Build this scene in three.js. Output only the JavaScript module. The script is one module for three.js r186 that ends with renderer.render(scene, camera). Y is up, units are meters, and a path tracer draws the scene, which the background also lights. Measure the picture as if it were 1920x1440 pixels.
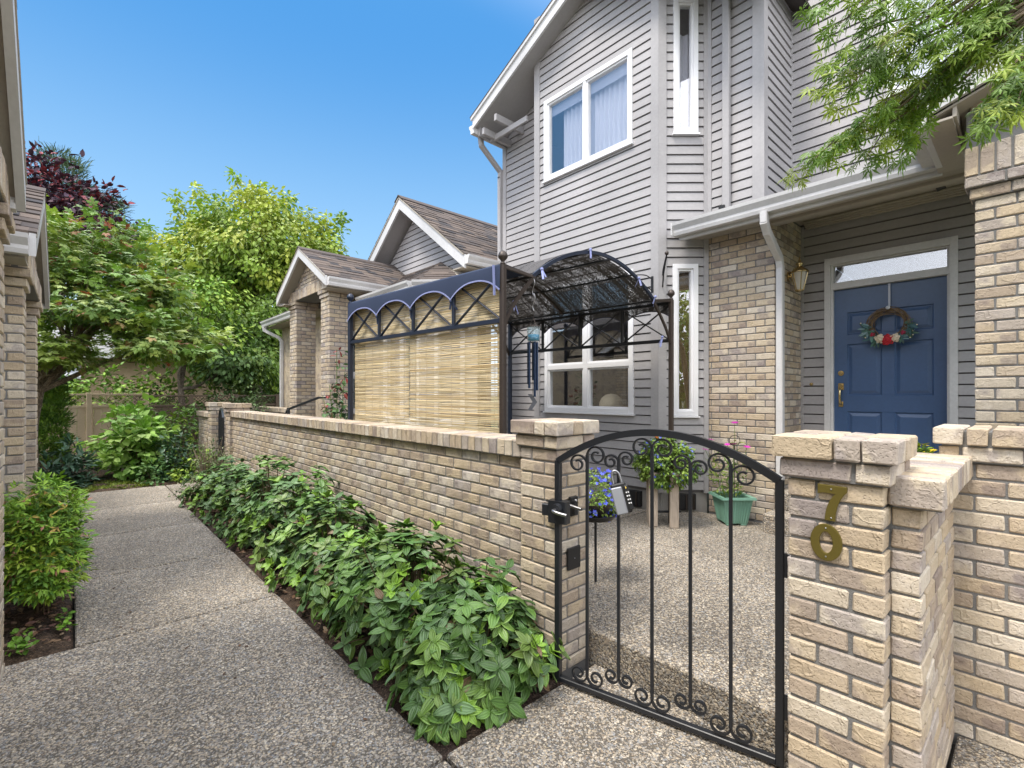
import * as THREE from 'three';
import { mergeGeometries } from 'three/addons/utils/BufferGeometryUtils.js';

// ---------------------------------------------------------------- camera, sky, sun, exposure
// Place frame: a runs along the garden wall away from the viewer, b runs from the path into the house, y up.
const V = (a, y, b) => new THREE.Vector3(-a, y, -b);
const scene = new THREE.Scene();
const camera = new THREE.PerspectiveCamera(2 * Math.atan(720 / 901.5) * 180 / Math.PI, 4 / 3, 0.05, 1500);
camera.position.copy(V(0, 1.43, 0));
camera.rotation.set(0, 47.53 * Math.PI / 180, 0);
camera.setViewOffset(1920, 1440, 0, -20, 1920, 1440);
camera.updateProjectionMatrix();
const renderer = new THREE.WebGLRenderer({ antialias: true });
renderer.setSize(1024, 768);
renderer.toneMapping = THREE.LinearToneMapping;
renderer.toneMappingExposure = 1.68;
renderer.shadowMap.enabled = true;

let seedv = 12345;
function srand(s) { seedv = s >>> 0; }
function rnd() { seedv = (seedv + 0x6D2B79F5) >>> 0; let t = seedv; t = Math.imul(t ^ (t >>> 15), t | 1); t ^= t + Math.imul(t ^ (t >>> 7), t | 61); return ((t ^ (t >>> 14)) >>> 0) / 4294967296; }
const rr = (x, y) => x + (y - x) * rnd();
const clamp = (x, a, b) => Math.min(b, Math.max(a, x));
const mix = (a, b, t) => a + (b - a) * t;
const sst = (a, b, x) => { const t = clamp((x - a) / (b - a), 0, 1); return t * t * (3 - 2 * t); };
function hash2(x, y, s) { let h = Math.imul(x, 374761393) + Math.imul(y, 668265263) + Math.imul(s, 1274126177); h = Math.imul(h ^ (h >>> 13), 1274126177); return ((h ^ (h >>> 16)) >>> 0) / 4294967296; }
function vnoise(x, y, p, s) {          // value noise with period p
  const xi = Math.floor(x), yi = Math.floor(y), fx = x - xi, fy = y - yi;
  const ux = fx * fx * (3 - 2 * fx), uy = fy * fy * (3 - 2 * fy);
  const m = (n) => ((n % p) + p) % p;
  const x0 = m(xi), x1 = m(xi + 1), y0 = m(yi), y1 = m(yi + 1);
  return mix(mix(hash2(x0, y0, s), hash2(x1, y0, s), ux), mix(hash2(x0, y1, s), hash2(x1, y1, s), ux), uy);
}
function fbm(u, v, p, oct, s) { let a = 0.5, r = 0, t = 0; for (let i = 0; i < oct; i++) { r += a * vnoise(u * p, v * p, p, s + i); t += a; a *= 0.5; p *= 2; } return r / t; }

// sky: clear blue low over the trees, a thin even veil of high cloud overhead and behind (the windows mirror it)
{
  const W = 512, H = 256, d = new Float32Array(W * H * 4);
  for (let j = 0; j < H; j++) for (let i = 0; i < W; i++) {
    const el = ((j + 0.5) / H - 0.5) * Math.PI, az = ((i + 0.5) / W) * 2 * Math.PI;
    const e = Math.max(0, Math.sin(el));
    const t = sst(0.10, 0.62, e);
    let r = mix(0.275, 0.060, t), g = mix(0.465, 0.225, t), b = mix(0.655, 0.505, t);
    // veil: grows away from the clear quarter seen past the houses
    const dx = Math.cos(el) * Math.cos(az - Math.PI), dz = Math.cos(el) * Math.sin(az - Math.PI);
    const dir = -(dx * -0.93 + dz * -0.10);          // +1 opposite to the clear quarter
    const n = fbm(i / W, j / H, 6, 5, 31);
    const w = clamp(sst(-0.56, 0.2, dir + 0.42 * sst(0.5, 0.95, e)) * (0.74 + 0.5 * n), 0, 1);
    const c = 1.35 + 0.5 * n;
    r = mix(r, 1.02 * c, w); g = mix(g, 1.04 * c, w); b = mix(b, 1.12 * c, w);
    if (el < 0) { r = 0.18; g = 0.17; b = 0.15; }
    const k = 4 * (j * W + i); d[k] = r; d[k + 1] = g; d[k + 2] = b; d[k + 3] = 1;
  }
  const tx = new THREE.DataTexture(d, W, H, THREE.RGBAFormat, THREE.FloatType);
  tx.mapping = THREE.EquirectangularReflectionMapping; tx.magFilter = THREE.LinearFilter; tx.minFilter = THREE.LinearFilter; tx.needsUpdate = true;
  scene.background = tx; scene.environment = tx;
}
const sun = new THREE.DirectionalLight(new THREE.Color(1.0, 0.93, 0.83), 2.25);
sun.position.copy(V(5.5, 36, -17)); sun.target.position.copy(V(4, 0, 2));
sun.castShadow = true; sun.shadow.radius = 26; sun.shadow.mapSize.set(2048, 2048);
Object.assign(sun.shadow.camera, { left: -25, right: 25, top: 25, bottom: -25, near: 1, far: 90 });
scene.add(sun, sun.target);

// ---------------------------------------------------------------- helpers
const origins = new WeakMap(), taken = new Map();
function numbered(n) { const k = taken.get(n) || 0; taken.set(n, k + 1); return k ? n + '_' + String(k).padStart(3, '0') : n; }
function thing(name, label, category, [a, y, b], group) {
  const g = new THREE.Group(); g.name = numbered(name); g.position.copy(V(a, y, b)); g.userData = { label, category };
  if (group) g.userData.group = group;
  origins.set(g, g.position.clone()); scene.add(g); return g;
}
function structure(name, label) { const g = new THREE.Group(); g.name = name; g.userData = { label, kind: 'structure' }; origins.set(g, new THREE.Vector3()); scene.add(g); return g; }
function part(parent, name, geo, mat, kind) {
  const o = origins.get(parent); if (!geo.userData.shared) geo.translate(-o.x, -o.y, -o.z);
  const m = new THREE.Mesh(geo, mat); m.name = name; m.castShadow = m.receiveShadow = true; origins.set(m, o); parent.add(m);
  if (kind) m.userData.kind = kind;
  return m;
}
const merge = (l) => { const c = l.map(g => { const q = g.index ? g.toNonIndexed() : g; for (const k of Object.keys(q.attributes)) if (!['position', 'normal', 'uv', 'color'].includes(k)) q.deleteAttribute(k); return q; });
  const col = c.every(g => g.attributes.color); if (!col) c.forEach(g => g.deleteAttribute('color')); return mergeGeometries(c); };
function tris(pts, uvs) {             // flat shaded triangle soup
  const g = new THREE.BufferGeometry(); const n = pts.length; const p = new Float32Array(n * 3);
  pts.forEach((v, i) => { p[3 * i] = v.x; p[3 * i + 1] = v.y; p[3 * i + 2] = v.z; });
  g.setAttribute('position', new THREE.BufferAttribute(p, 3)); g.computeVertexNormals();
  if (uvs) { const u = new Float32Array(n * 2); uvs.forEach((v, i) => { u[2 * i] = v[0]; u[2 * i + 1] = v[1]; }); g.setAttribute('uv', new THREE.BufferAttribute(u, 2)); }
  else boxUV(g);
  return g;
}
function boxUV(g, off = [0, 0], rot = 0) {     // metre-sized uv from the dominant direction of each face
  const p = g.attributes.position, n = g.attributes.normal, u = new Float32Array(p.count * 2);
  for (let i = 0; i < p.count; i++) {
    const nx = Math.abs(n.getX(i)), ny = Math.abs(n.getY(i)), nz = Math.abs(n.getZ(i)); let s, t;
    if (ny >= nx && ny >= nz) { s = p.getX(i); t = p.getZ(i); } else if (nx >= nz) { s = p.getZ(i); t = p.getY(i); } else { s = p.getX(i); t = p.getY(i); }
    u[2 * i] = s + off[0]; u[2 * i + 1] = t + off[1];
  }
  g.setAttribute('uv', new THREE.BufferAttribute(u, 2)); return g;
}
function chamferBox(w, h, d, c, jit = 0) {     // 44 triangles, centred
  const X = w / 2, Y = h / 2, Z = d / 2, pt = [];
  const id = (sx, sy, sz, ax) => ((sx > 0 ? 4 : 0) + (sy > 0 ? 2 : 0) + (sz > 0 ? 1 : 0)) * 3 + ax;
  for (const sx of [-1, 1]) for (const sy of [-1, 1]) for (const sz of [-1, 1]) for (let ax = 0; ax < 3; ax++) {
    const j = () => (jit ? rr(-jit, jit) : 0);
    pt.push(new THREE.Vector3(sx * (X - (ax === 0 ? 0 : c)) + j(), sy * (Y - (ax === 1 ? 0 : c)) + j(), sz * (Z - (ax === 2 ? 0 : c)) + j()));
  }
  const out = [];
  const tri = (i, j, k) => { const a = pt[i], b = pt[j], e = pt[k]; const n = b.clone().sub(a).cross(e.clone().sub(a)); const m = a.clone().add(b).add(e); if (n.dot(m) < 0) out.push(a, e, b); else out.push(a, b, e); };
  const quad = (i, j, k, l) => { tri(i, j, k); tri(i, k, l); };
  for (let ax = 0; ax < 3; ax++) for (const s of [-1, 1]) {
    const q = [[-1, -1], [1, -1], [1, 1], [-1, 1]].map(([p, r]) => { const v = [0, 0, 0]; v[ax] = s; v[(ax + 1) % 3] = p; v[(ax + 2) % 3] = r; return id(v[0], v[1], v[2], ax); }); quad(...q);
  }
  for (let ax = 0; ax < 3; ax++) { const b1 = (ax + 1) % 3, b2 = (ax + 2) % 3; for (const s1 of [-1, 1]) for (const s2 of [-1, 1]) {
    const f = (e, k) => { const v = [0, 0, 0]; v[ax] = e; v[b1] = s1; v[b2] = s2; return id(v[0], v[1], v[2], k); };
    quad(f(-1, b1), f(1, b1), f(1, b2), f(-1, b2)); } }
  for (const sx of [-1, 1]) for (const sy of [-1, 1]) for (const sz of [-1, 1]) tri(id(sx, sy, sz, 0), id(sx, sy, sz, 1), id(sx, sy, sz, 2));
  return tris(out);
}
function box(a0, a1, y0, y1, b0, b1, c = 0.002, jit = 0) {
  const w = Math.abs(a1 - a0), h = Math.abs(y1 - y0), d = Math.abs(b1 - b0);
  const g = chamferBox(w, h, d, Math.min(c, w / 4, h / 4, d / 4), jit); g.translate(-(a0 + a1) / 2, (y0 + y1) / 2, -(b0 + b1) / 2); return g;
}
const UP = new THREE.Vector3(0, 1, 0);
function prism(p0, p1, prof, o, up = UP, p1shift) {   // profile [[out, up]...] swept straight from p0 to p1; p1shift lets the ends be cut aslant: fn(end,[x,y])->extra length
  const d = p1.clone().sub(p0).normalize();
  const at = (p, q, e) => p.clone().addScaledVector(o, q[0]).addScaledVector(up, q[1]).addScaledVector(d, p1shift ? p1shift(e, q) : 0);
  const A = prof.map(q => at(p0, q, 0)), B = prof.map(q => at(p1, q, 1)), out = [], n = prof.length;
  const cen = new THREE.Vector3(); A.forEach(v => cen.add(v)); B.forEach(v => cen.add(v)); cen.multiplyScalar(1 / (2 * n));
  let area = 0; for (let i = 0; i < n; i++) { const [x, y] = prof[i], [x2, y2] = prof[(i + 1) % n]; area += x * y2 - x2 * y; }
  const flip = (area > 0) !== (o.clone().cross(up).dot(d) > 0);
  const tri = (a, b, c) => flip ? out.push(a, c, b) : out.push(a, b, c);
  for (let i = 0; i < n; i++) { const j = (i + 1) % n; tri(A[i], A[j], B[j]); tri(A[i], B[j], B[i]); }
  const sh = prof.map(q => new THREE.Vector2(q[0], q[1]));
  for (const f of THREE.ShapeUtils.triangulateShape(sh, [])) {
    const s = area > 0 ? 1 : -1; const [i, j, k] = f;
    const T = (P, rev) => { const a = P[i], b = P[j], c = P[k]; const nn = b.clone().sub(a).cross(c.clone().sub(a)); const want = rev ? -1 : 1; if (nn.dot(d) * want > 0) out.push(a, b, c); else out.push(a, c, b); };
    T(A, true); T(B, false);
  }
  return tris(out);
}
function bar(p, q, w, h, up = UP) {        // rectangular bar between two points
  const d = q.clone().sub(p).normalize(); let o = new THREE.Vector3().crossVectors(d, up); if (o.lengthSq() < 1e-6) o = new THREE.Vector3(1, 0, 0); o.normalize();
  const u = new THREE.Vector3().crossVectors(o, d).normalize(); const c = Math.min(w, h) * 0.12, x = w / 2, y = h / 2;
  return prism(p, q, [[-x + c, -y], [x - c, -y], [x, -y + c], [x, y - c], [x - c, y], [-x + c, y], [-x, y - c], [-x, -y + c]], o, u);
}
function tube(pts, r, seg, rad = 7, closed = false) { const c = new THREE.CatmullRomCurve3(pts, closed); const g = new THREE.TubeGeometry(c, seg || pts.length * 3, r, rad, closed); return g; }
function taper(pts, r0, r1, seg = 8, rad = 7) {      // tapering limb with closed tip
  const c = new THREE.CatmullRomCurve3(pts); const g = new THREE.TubeGeometry(c, seg, 1, rad, false); const p = g.attributes.position, n = g.attributes.normal;
  for (let i = 0; i <= seg; i++) { const q = c.getPointAt(i / seg); const r = mix(r0, r1, i / seg); for (let j = 0; j <= rad; j++) { const k = i * (rad + 1) + j; p.setXYZ(k, q.x + n.getX(k) * r, q.y + n.getY(k) * r, q.z + n.getZ(k) * r); } }
  const u = g.attributes.uv; for (let i = 0; i < u.count; i++) u.setXY(i, u.getX(i) * c.getLength(), u.getY(i) * r0 * 6);
  return g;
}
function lathe(prof, pos, seg = 20) { const g = new THREE.LatheGeometry(prof.map(q => new THREE.Vector2(q[0], q[1])), seg); g.translate(pos.x, pos.y, pos.z); return g; }
function sphere(p, r, s = 10) { const g = new THREE.SphereGeometry(r, s, Math.max(6, s - 2)); g.translate(p.x, p.y, p.z); return g; }
function sweepRect(pts, w, h, nrm, closed = false) {     // rectangular section along points lying in a plane with normal nrm; w along nrm, h in the plane
  const out = [], N = pts.length, R = [];
  for (let i = 0; i < N; i++) { const a = pts[closed ? (i - 1 + N) % N : Math.max(0, i - 1)], b = pts[closed ? (i + 1) % N : Math.min(N - 1, i + 1)]; const t = b.clone().sub(a).normalize(); const s = new THREE.Vector3().crossVectors(nrm, t).normalize();
    const c = [[-1, -1], [1, -1], [1, 1], [-1, 1]].map(([x, y]) => pts[i].clone().addScaledVector(nrm, x * w / 2).addScaledVector(s, y * h / 2)); R.push(c); }
  const M = closed ? N : N - 1;
  for (let i = 0; i < M; i++) { const A = R[i], B = R[(i + 1) % N]; for (let k = 0; k < 4; k++) { const l = (k + 1) % 4; out.push(A[k], B[l], A[l], A[k], B[k], B[l]); } }
  if (!closed) { const A = R[0], B = R[N - 1]; out.push(A[0], A[1], A[2], A[0], A[2], A[3], B[0], B[2], B[1], B[0], B[3], B[2]); }
  return tris(out);
}
function colorize(g, c) { const n = g.attributes.position.count, a = new Float32Array(n * 3); for (let i = 0; i < n; i++) { a[3 * i] = c[0]; a[3 * i + 1] = c[1]; a[3 * i + 2] = c[2]; } g.setAttribute('color', new THREE.BufferAttribute(a, 3)); return g; }

// ---------------------------------------------------------------- textures (what the surfaces are made of)
const enc = (x) => { x = clamp(x, 0, 1); return Math.round(255 * (x <= 0.0031308 ? 12.92 * x : 1.055 * Math.pow(x, 1 / 2.4) - 0.055)); };
function colorTex(n, fn, rep) {
  const d = new Uint8Array(n * n * 4); for (let j = 0; j < n; j++) for (let i = 0; i < n; i++) { const c = fn(i / n, j / n, i, j), k = 4 * (j * n + i); d[k] = enc(c[0]); d[k + 1] = enc(c[1]); d[k + 2] = enc(c[2]); d[k + 3] = 255; }
  const t = new THREE.DataTexture(d, n, n); t.colorSpace = THREE.SRGBColorSpace; return fin(t, rep);
}
function grayTex(n, fn, rep) {
  const d = new Uint8Array(n * n * 4); for (let j = 0; j < n; j++) for (let i = 0; i < n; i++) { const c = Math.round(255 * clamp(fn(i / n, j / n, i, j), 0, 1)), k = 4 * (j * n + i); d[k] = d[k + 1] = d[k + 2] = c; d[k + 3] = 255; }
  return fin(new THREE.DataTexture(d, n, n), rep);
}
function fin(t, rep) { t.wrapS = t.wrapT = THREE.RepeatWrapping; t.magFilter = THREE.LinearFilter; t.minFilter = THREE.LinearMipmapLinearFilter; t.generateMipmaps = true; t.repeat.set(rep || 1, rep || 1); t.needsUpdate = true; return t; }

// brick: sand-faced clay with flashed mauve patches, pits and pressed creases (1 m)
const brickMap = colorTex(1024, (u, v) => {
  const p = sst(0.50, 0.66, fbm(u, v, 9, 4, 3)), q = sst(0.56, 0.70, fbm(u, v, 14, 4, 9)), f = fbm(u, v, 90, 3, 17), g = fbm(u, v, 300, 2, 23);
  let r = 0.98, gg = 0.97, b = 0.95; r = mix(r, 0.62, p * 0.75); gg = mix(gg, 0.61, p * 0.75); b = mix(b, 0.69, p * 0.75);
  r = mix(r, 1.12, q * 0.6); gg = mix(gg, 1.14, q * 0.6); b = mix(b, 1.22, q * 0.6);
  const s = 0.80 + 0.26 * f + 0.18 * g, pit = g > 0.83 ? 0.6 : 1; return [r * s * pit * 0.92, gg * s * pit * 0.92, b * s * pit * 0.92];
});
const brickBump = grayTex(1024, (u, v) => {
  const w = fbm(u, v, 16, 4, 41), c = 1 - sst(0.0, 0.035, Math.abs(fbm(u + 0.06 * w, v, 11, 3, 47) - 0.5)), f = fbm(u, v, 160, 3, 53), pit = fbm(u, v, 260, 2, 59) > 0.74 ? 0.35 : 0;
  return 0.45 + 0.5 * (w - 0.5) + 0.28 * c + 0.28 * (f - 0.5) - pit;
});
// exposed aggregate (2.4 m)
const AG = 2048, agC = new Float32Array(AG * AG * 3), agH = new Float32Array(AG * AG);
{
  srand(77);
  for (let i = 0; i < AG * AG; i++) { agC[3 * i] = 0.12; agC[3 * i + 1] = 0.108; agC[3 * i + 2] = 0.092; agH[i] = 0.1; }
  const pal = [[0.40, 0.34, 0.25], [0.32, 0.30, 0.28], [0.10, 0.10, 0.105], [0.56, 0.52, 0.45], [0.22, 0.17, 0.12], [0.24, 0.26, 0.29], [0.36, 0.31, 0.245], [0.45, 0.39, 0.30], [0.15, 0.145, 0.14], [0.31, 0.285, 0.25], [0.20, 0.195, 0.19], [0.27, 0.24, 0.20]];
  for (let n = 0; n < 150000; n++) {
    const cx = rnd() * AG, cy = rnd() * AG, r = 2.4 + 4.4 * Math.pow(rnd(), 1.9), an = rnd() * Math.PI, el = rr(0.55, 0.95), c = pal[Math.floor(rnd() * pal.length)], br = rr(0.75, 1.2), ca = Math.cos(an), sa = Math.sin(an), R = Math.ceil(r);
    for (let y = -R; y <= R; y++) for (let x = -R; x <= R; x++) {
      const p = (x * ca + y * sa) / r, q = (-x * sa + y * ca) / (r * el), dd = p * p + q * q; if (dd > 1) continue;
      const k = ((Math.floor(cy + y) + AG) % AG) * AG + ((Math.floor(cx + x) + AG) % AG); const h = 0.35 + 0.6 * Math.sqrt(1 - dd); if (h < agH[k] - 0.12) continue;
      agH[k] = h; const mx = (q) => mix(0.31, c[q] * br, 0.78); agC[3 * k] = mx(0); agC[3 * k + 1] = mx(1) * 0.985; agC[3 * k + 2] = mx(2) * 0.95;
    }
  }
}
const agMap = colorTex(AG, (u, v, i, j) => { const k = j * AG + i, n = 0.70 + 0.42 * fbm(u, v, 5, 4, 61) + 0.24 * sst(0.35, 0.7, fbm(u, v, 3, 5, 67)); return [agC[3 * k] * n, agC[3 * k + 1] * n, agC[3 * k + 2] * n]; }, 1 / 2.4);
const agBump = grayTex(AG, (u, v, i, j) => agH[j * AG + i], 1 / 2.4);
// mulch and soil (1.5 m)
const soilMap = colorTex(1024, (u, v) => { const f = fbm(u * 1, v, 40, 4, 71), g = fbm(u, v, 220, 2, 73), w = fbm(u, v, 7, 3, 79); const s = 0.35 + 1.0 * f * g * 2; const ch = g > 0.78 ? 2.2 : 1; return [0.075 * s * ch * (0.8 + 0.5 * w), 0.055 * s * ch * (0.8 + 0.4 * w), 0.040 * s * ch]; }, 1 / 1.5);
const soilBump = grayTex(1024, (u, v) => 0.5 * fbm(u, v, 40, 4, 71) + 0.5 * fbm(u, v, 160, 3, 73), 1 / 1.5);
const lawnMap = colorTex(512, (u, v) => { const f = fbm(u, v, 30, 4, 83), w = fbm(u, v, 5, 3, 85); const s = 0.5 + f; return [mix(0.05, 0.09, w) * s, mix(0.075, 0.085, w) * s, 0.032 * s]; }, 1 / 4);
const paintMap = grayTex(512, (u, v) => 0.90 + 0.16 * (fbm(u, v, 4, 5, 91) - 0.5) + 0.05 * (fbm(u, v, 128, 2, 93) - 0.5), 0.5); paintMap.colorSpace = THREE.SRGBColorSpace;
const grainBump = grayTex(512, (u, v) => fbm(u * 1, v * 16 % 1, 16, 3, 97) * 0.5 + 0.5 * fbm(u, v, 64, 3, 99), 1);
const barkMap = colorTex(512, (u, v) => { const f = fbm(u, v, 12, 4, 101), c = sst(0.42, 0.6, fbm(u, (v * 3) % 1, 18, 3, 103)); const s = 0.5 + 0.9 * f; return [mix(0.10, 0.20, c) * s, mix(0.08, 0.165, c) * s, mix(0.06, 0.125, c) * s]; }, 2);
const barkBump = grayTex(512, (u, v) => fbm(u, (v * 3) % 1, 18, 4, 103), 2);
const woodMap = colorTex(512, (u, v) => { const f = fbm((u * 2) % 1, (v * 0.1) % 1, 40, 4, 107), w = fbm(u, v, 6, 3, 109); const s = 0.65 + 0.6 * f; return [0.33 * s * (0.8 + 0.4 * w), 0.285 * s * (0.8 + 0.4 * w), 0.235 * s * (0.8 + 0.4 * w)]; }, 2);
const meshAlpha = grayTex(1024, (u, v) => { const s = 0.6 * vnoise(u * 60, v * 2, 60, 113) + 0.4 * vnoise(u * 14, v * 2, 14, 114), n = hash2(Math.floor(u * 512), Math.floor(v * 170), 115); return n > 1.20 - 0.62 * s ? 0.2 : 1; }, 1);
const grit = grayTex(512, (u, v) => 0.5 + 0.5 * (fbm(u, v, 200, 2, 117) - 0.5), 2);

// ---------------------------------------------------------------- materials
const S = (c, o = {}) => new THREE.MeshStandardMaterial(Object.assign({ color: new THREE.Color().setRGB(...c), roughness: 0.8 }, o));
const P = (c, o = {}) => new THREE.MeshPhysicalMaterial(Object.assign({ color: new THREE.Color().setRGB(...c), roughness: 0.6 }, o));
const DS = { side: THREE.DoubleSide };
const brickTones = [[0.58, 0.49, 0.365], [0.52, 0.42, 0.30], [0.55, 0.455, 0.34], [0.62, 0.54, 0.43], [0.45, 0.365, 0.28], [0.49, 0.425, 0.36], [0.57, 0.465, 0.33], [0.45, 0.39, 0.335], [0.42, 0.365, 0.33], [0.64, 0.57, 0.47]];
const brickMats = brickTones.map(c => S(c, { map: brickMap, bumpMap: brickBump, bumpScale: 0.006, roughness: 0.93 }));
const brickWeight = [0, 0, 1, 1, 2, 2, 3, 3, 4, 4, 5, 6, 6, 7, 9];
const M = {
  mortar: S([0.185, 0.183, 0.178], { bumpMap: grit, bumpScale: 0.004, roughness: 0.98 }),
  aggregate: S([1.22, 1.17, 1.10], { map: agMap, bumpMap: agBump, bumpScale: 0.006, roughness: 0.9 }),
  joint: S([0.045, 0.04, 0.034], { roughness: 1 }),
  soil: S([1.15, 1.1, 1.05], { map: soilMap, bumpMap: soilBump, bumpScale: 0.03, roughness: 1 }),
  lawn: S([1, 1, 1], { map: lawnMap, roughness: 1 }),
  siding: S([0.455, 0.44, 0.44], { map: paintMap, bumpMap: grainBump, bumpScale: 0.0006, roughness: 0.62 }),
  sheath: S([0.16, 0.15, 0.15], { roughness: 0.9 }),
  white: S([0.74, 0.735, 0.73], { map: paintMap, roughness: 0.5 }),
  gutter: S([0.74, 0.73, 0.72], { map: paintMap, roughness: 0.42 }),
  fascia: S([0.72, 0.715, 0.71], { map: paintMap, roughness: 0.55 }),
  soffit: S([0.46, 0.415, 0.35], { map: paintMap, roughness: 0.8 }),
  vinyl: S([0.80, 0.80, 0.81], { roughness: 0.35 }),
  glass: P([0.96, 0.97, 0.98], { transmission: 1, thickness: 0, roughness: 0.015, ior: 2.4 }),
  blind: S([0.50, 0.51, 0.58], { roughness: 0.8 }),
  room: S([0.20, 0.175, 0.145], { roughness: 0.95 }),
  door: P([0.056, 0.116, 0.25], { roughness: 0.38, clearcoat: 0.25, clearcoatRoughness: 0.3, map: paintMap }),
  brass: S([0.66, 0.52, 0.27], { metalness: 1, roughness: 0.22 }),
  agedBrass: S([0.17, 0.135, 0.030], { metalness: 0.55, roughness: 0.48, bumpMap: grit, bumpScale: 0.0006 }),
  iron: P([0.010, 0.012, 0.016], { roughness: 0.42, clearcoat: 0.25, clearcoatRoughness: 0.35, bumpMap: grit, bumpScale: 0.0006 }),
  bronze: S([0.060, 0.046, 0.038], { roughness: 0.45, metalness: 0.35 }),
  navyMetal: S([0.022, 0.030, 0.052], { roughness: 0.4, metalness: 0.2 }),
  steel: S([0.42, 0.42, 0.43], { metalness: 1, roughness: 0.38 }),
  canopy: S([0.085, 0.08, 0.08], { roughness: 0.95, alphaMap: meshAlpha, transparent: true, side: THREE.DoubleSide }),
  valance: S([0.018, 0.030, 0.066], { roughness: 0.9, side: THREE.DoubleSide }),
  lilac: S([0.25, 0.28, 0.50], { roughness: 0.9, side: THREE.DoubleSide }),
  bark: S([1, 1, 1], { map: barkMap, bumpMap: barkBump, bumpScale: 0.02, roughness: 1 }),
  greyBark: S([1.5, 1.45, 1.35], { map: barkMap, bumpMap: barkBump, bumpScale: 0.01, roughness: 1 }),
  stem: S([0.12, 0.085, 0.045], { roughness: 0.9 }),
  greenStem: S([0.13, 0.19, 0.05], { roughness: 0.8 }),
  wood: S([1.35, 1.3, 1.25], { map: woodMap, roughness: 0.9 }),
  tanFence: S([0.70, 0.56, 0.39], { map: paintMap, bumpMap: grainBump, bumpScale: 0.002, roughness: 0.9 }),
  brownFence: S([0.12, 0.085, 0.06], { map: paintMap, roughness: 0.95 }),
  foundation: S([0.34, 0.325, 0.30], { bumpMap: grit, bumpScale: 0.003, roughness: 0.95 }),
  black: S([0.012, 0.012, 0.013], { roughness: 0.5 }),
  teal: P([0.20, 0.40, 0.30], { roughness: 0.42, map: paintMap }),
};
// ---------------------------------------------------------------- brick building
const brickCache = new Map();
function brickGeo(w, h, d) {           // a few shared variants for each size
  const vi = Math.floor(rnd() * 5), key = [w, h, d].map(x => Math.round(x * 1000)).join('_') + '_' + vi;
  let g = brickCache.get(key);
  if (!g) { g = chamferBox(w, h, d, 0.0045, 0.0017); boxUV(g, [rnd(), rnd()]); g.userData.shared = true; brickCache.set(key, g); }
  return g;
}
const pickBrick = () => brickMats[brickWeight[Math.floor(rnd() * brickWeight.length)]];
function brick(parent, a0, a1, y0, y1, b0, b1, name = 'brick', bag) {
  const jw = 0.0015; const g = brickGeo(Math.abs(a1 - a0), y1 - y0, Math.abs(b1 - b0));
  const p = V((a0 + a1) / 2 + rr(-jw, jw), (y0 + y1) / 2, (b0 + b1) / 2 + rr(-jw, jw));
  if (bag) { const mi = brickWeight[Math.floor(rnd() * brickWeight.length)]; const c = g.clone(); c.translate(p.x, p.y, p.z); colorize(c, brickTones[mi]); bag.push(c); return null; }
  const m = part(parent, name, g, pickBrick()); const o = origins.get(parent); m.position.set(p.x - o.x, p.y - o.y, p.z - o.z); return m;
}
const bagMat = S([1, 1, 1], { map: brickMap, bumpMap: brickBump, bumpScale: 0.006, roughness: 0.93, vertexColors: true });
const CH = 0.0677, BL = 0.1733, BW = 0.0817, JT = 0.010, MOD = BL + JT, BH = CH - JT;
// a face of running bond along a (front plane at b0, looking toward -b when s=1) or along b (plane at a0)
function faceAlongA(parent, a0, a1, y0, n, b0, depth = BW, offs = [0, MOD / 2], bag) {
  for (let r = 0; r < n; r++) { const y = y0 + r * CH; let x = a0 - offs[r % offs.length];
    while (x < a1 - 0.012) { const p = Math.max(x, a0), q = Math.min(x + BL, a1); if (q - p > 0.02) brick(parent, p, q, y + JT / 2, y + CH - JT / 2, b0, b0 + depth, 'brick', typeof bag === 'function' ? bag(p, y) : bag); x += MOD; } }
}
function faceAlongB(parent, b0, b1, y0, n, a0, depth = BW, offs = [0, MOD / 2], bag) {
  for (let r = 0; r < n; r++) { const y = y0 + r * CH; let x = b0 - offs[r % offs.length];
    while (x < b1 - 0.012) { const p = Math.max(x, b0), q = Math.min(x + BL, b1); if (q - p > 0.02) brick(parent, a0, a0 + depth, y + JT / 2, y + CH - JT / 2, p, q, 'brick', typeof bag === 'function' ? bag(p, y) : bag); x += MOD; } }
}
function pinwheel(parent, a0, a1, b0, b1, y, flip, W = BW, bag) {     // four bricks round a square course
  const y0 = y + JT / 2, y1 = y + CH - JT / 2, t = JT;
  if (!flip) { brick(parent, a0, a1 - W - t, y0, y1, b0, b0 + W, 'brick', bag); brick(parent, a1 - W, a1, y0, y1, b0, b1 - W - t, 'brick', bag); brick(parent, a0 + W + t, a1, y0, y1, b1 - W, b1, 'brick', bag); brick(parent, a0, a0 + W, y0, y1, b0 + W + t, b1, 'brick', bag); }
  else { brick(parent, a0 + W + t, a1, y0, y1, b0, b0 + W, 'brick', bag); brick(parent, a1 - W, a1, y0, y1, b0 + W + t, b1, 'brick', bag); brick(parent, a0, a1 - W - t, y0, y1, b1 - W, b1, 'brick', bag); brick(parent, a0, a0 + W, y0, y1, b0, b1 - W - t, 'brick', bag); }
}
function capCourse(parent, a0, a1, b0, b1, y0, y1) {
  const rows = [[0.27, 0.21, 0.52], [0.5, 0.22, 0.28], [0.33, 0.20, 0.47]], dep = [0.38, 0.22, 0.40]; let z = b0; const da = a1 - a0, db = b1 - b0;
  dep.forEach((f, i) => { let x = a0; const z1 = Math.min(b1, z + f * db); rows[i].forEach((g) => { const x1 = x + g * da; brick(parent, x + 0.003, x1 - 0.003, y0, y1, z + 0.003, z1 - 0.003, 'cap_brick'); x = x1; }); z = z1; });
}
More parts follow.
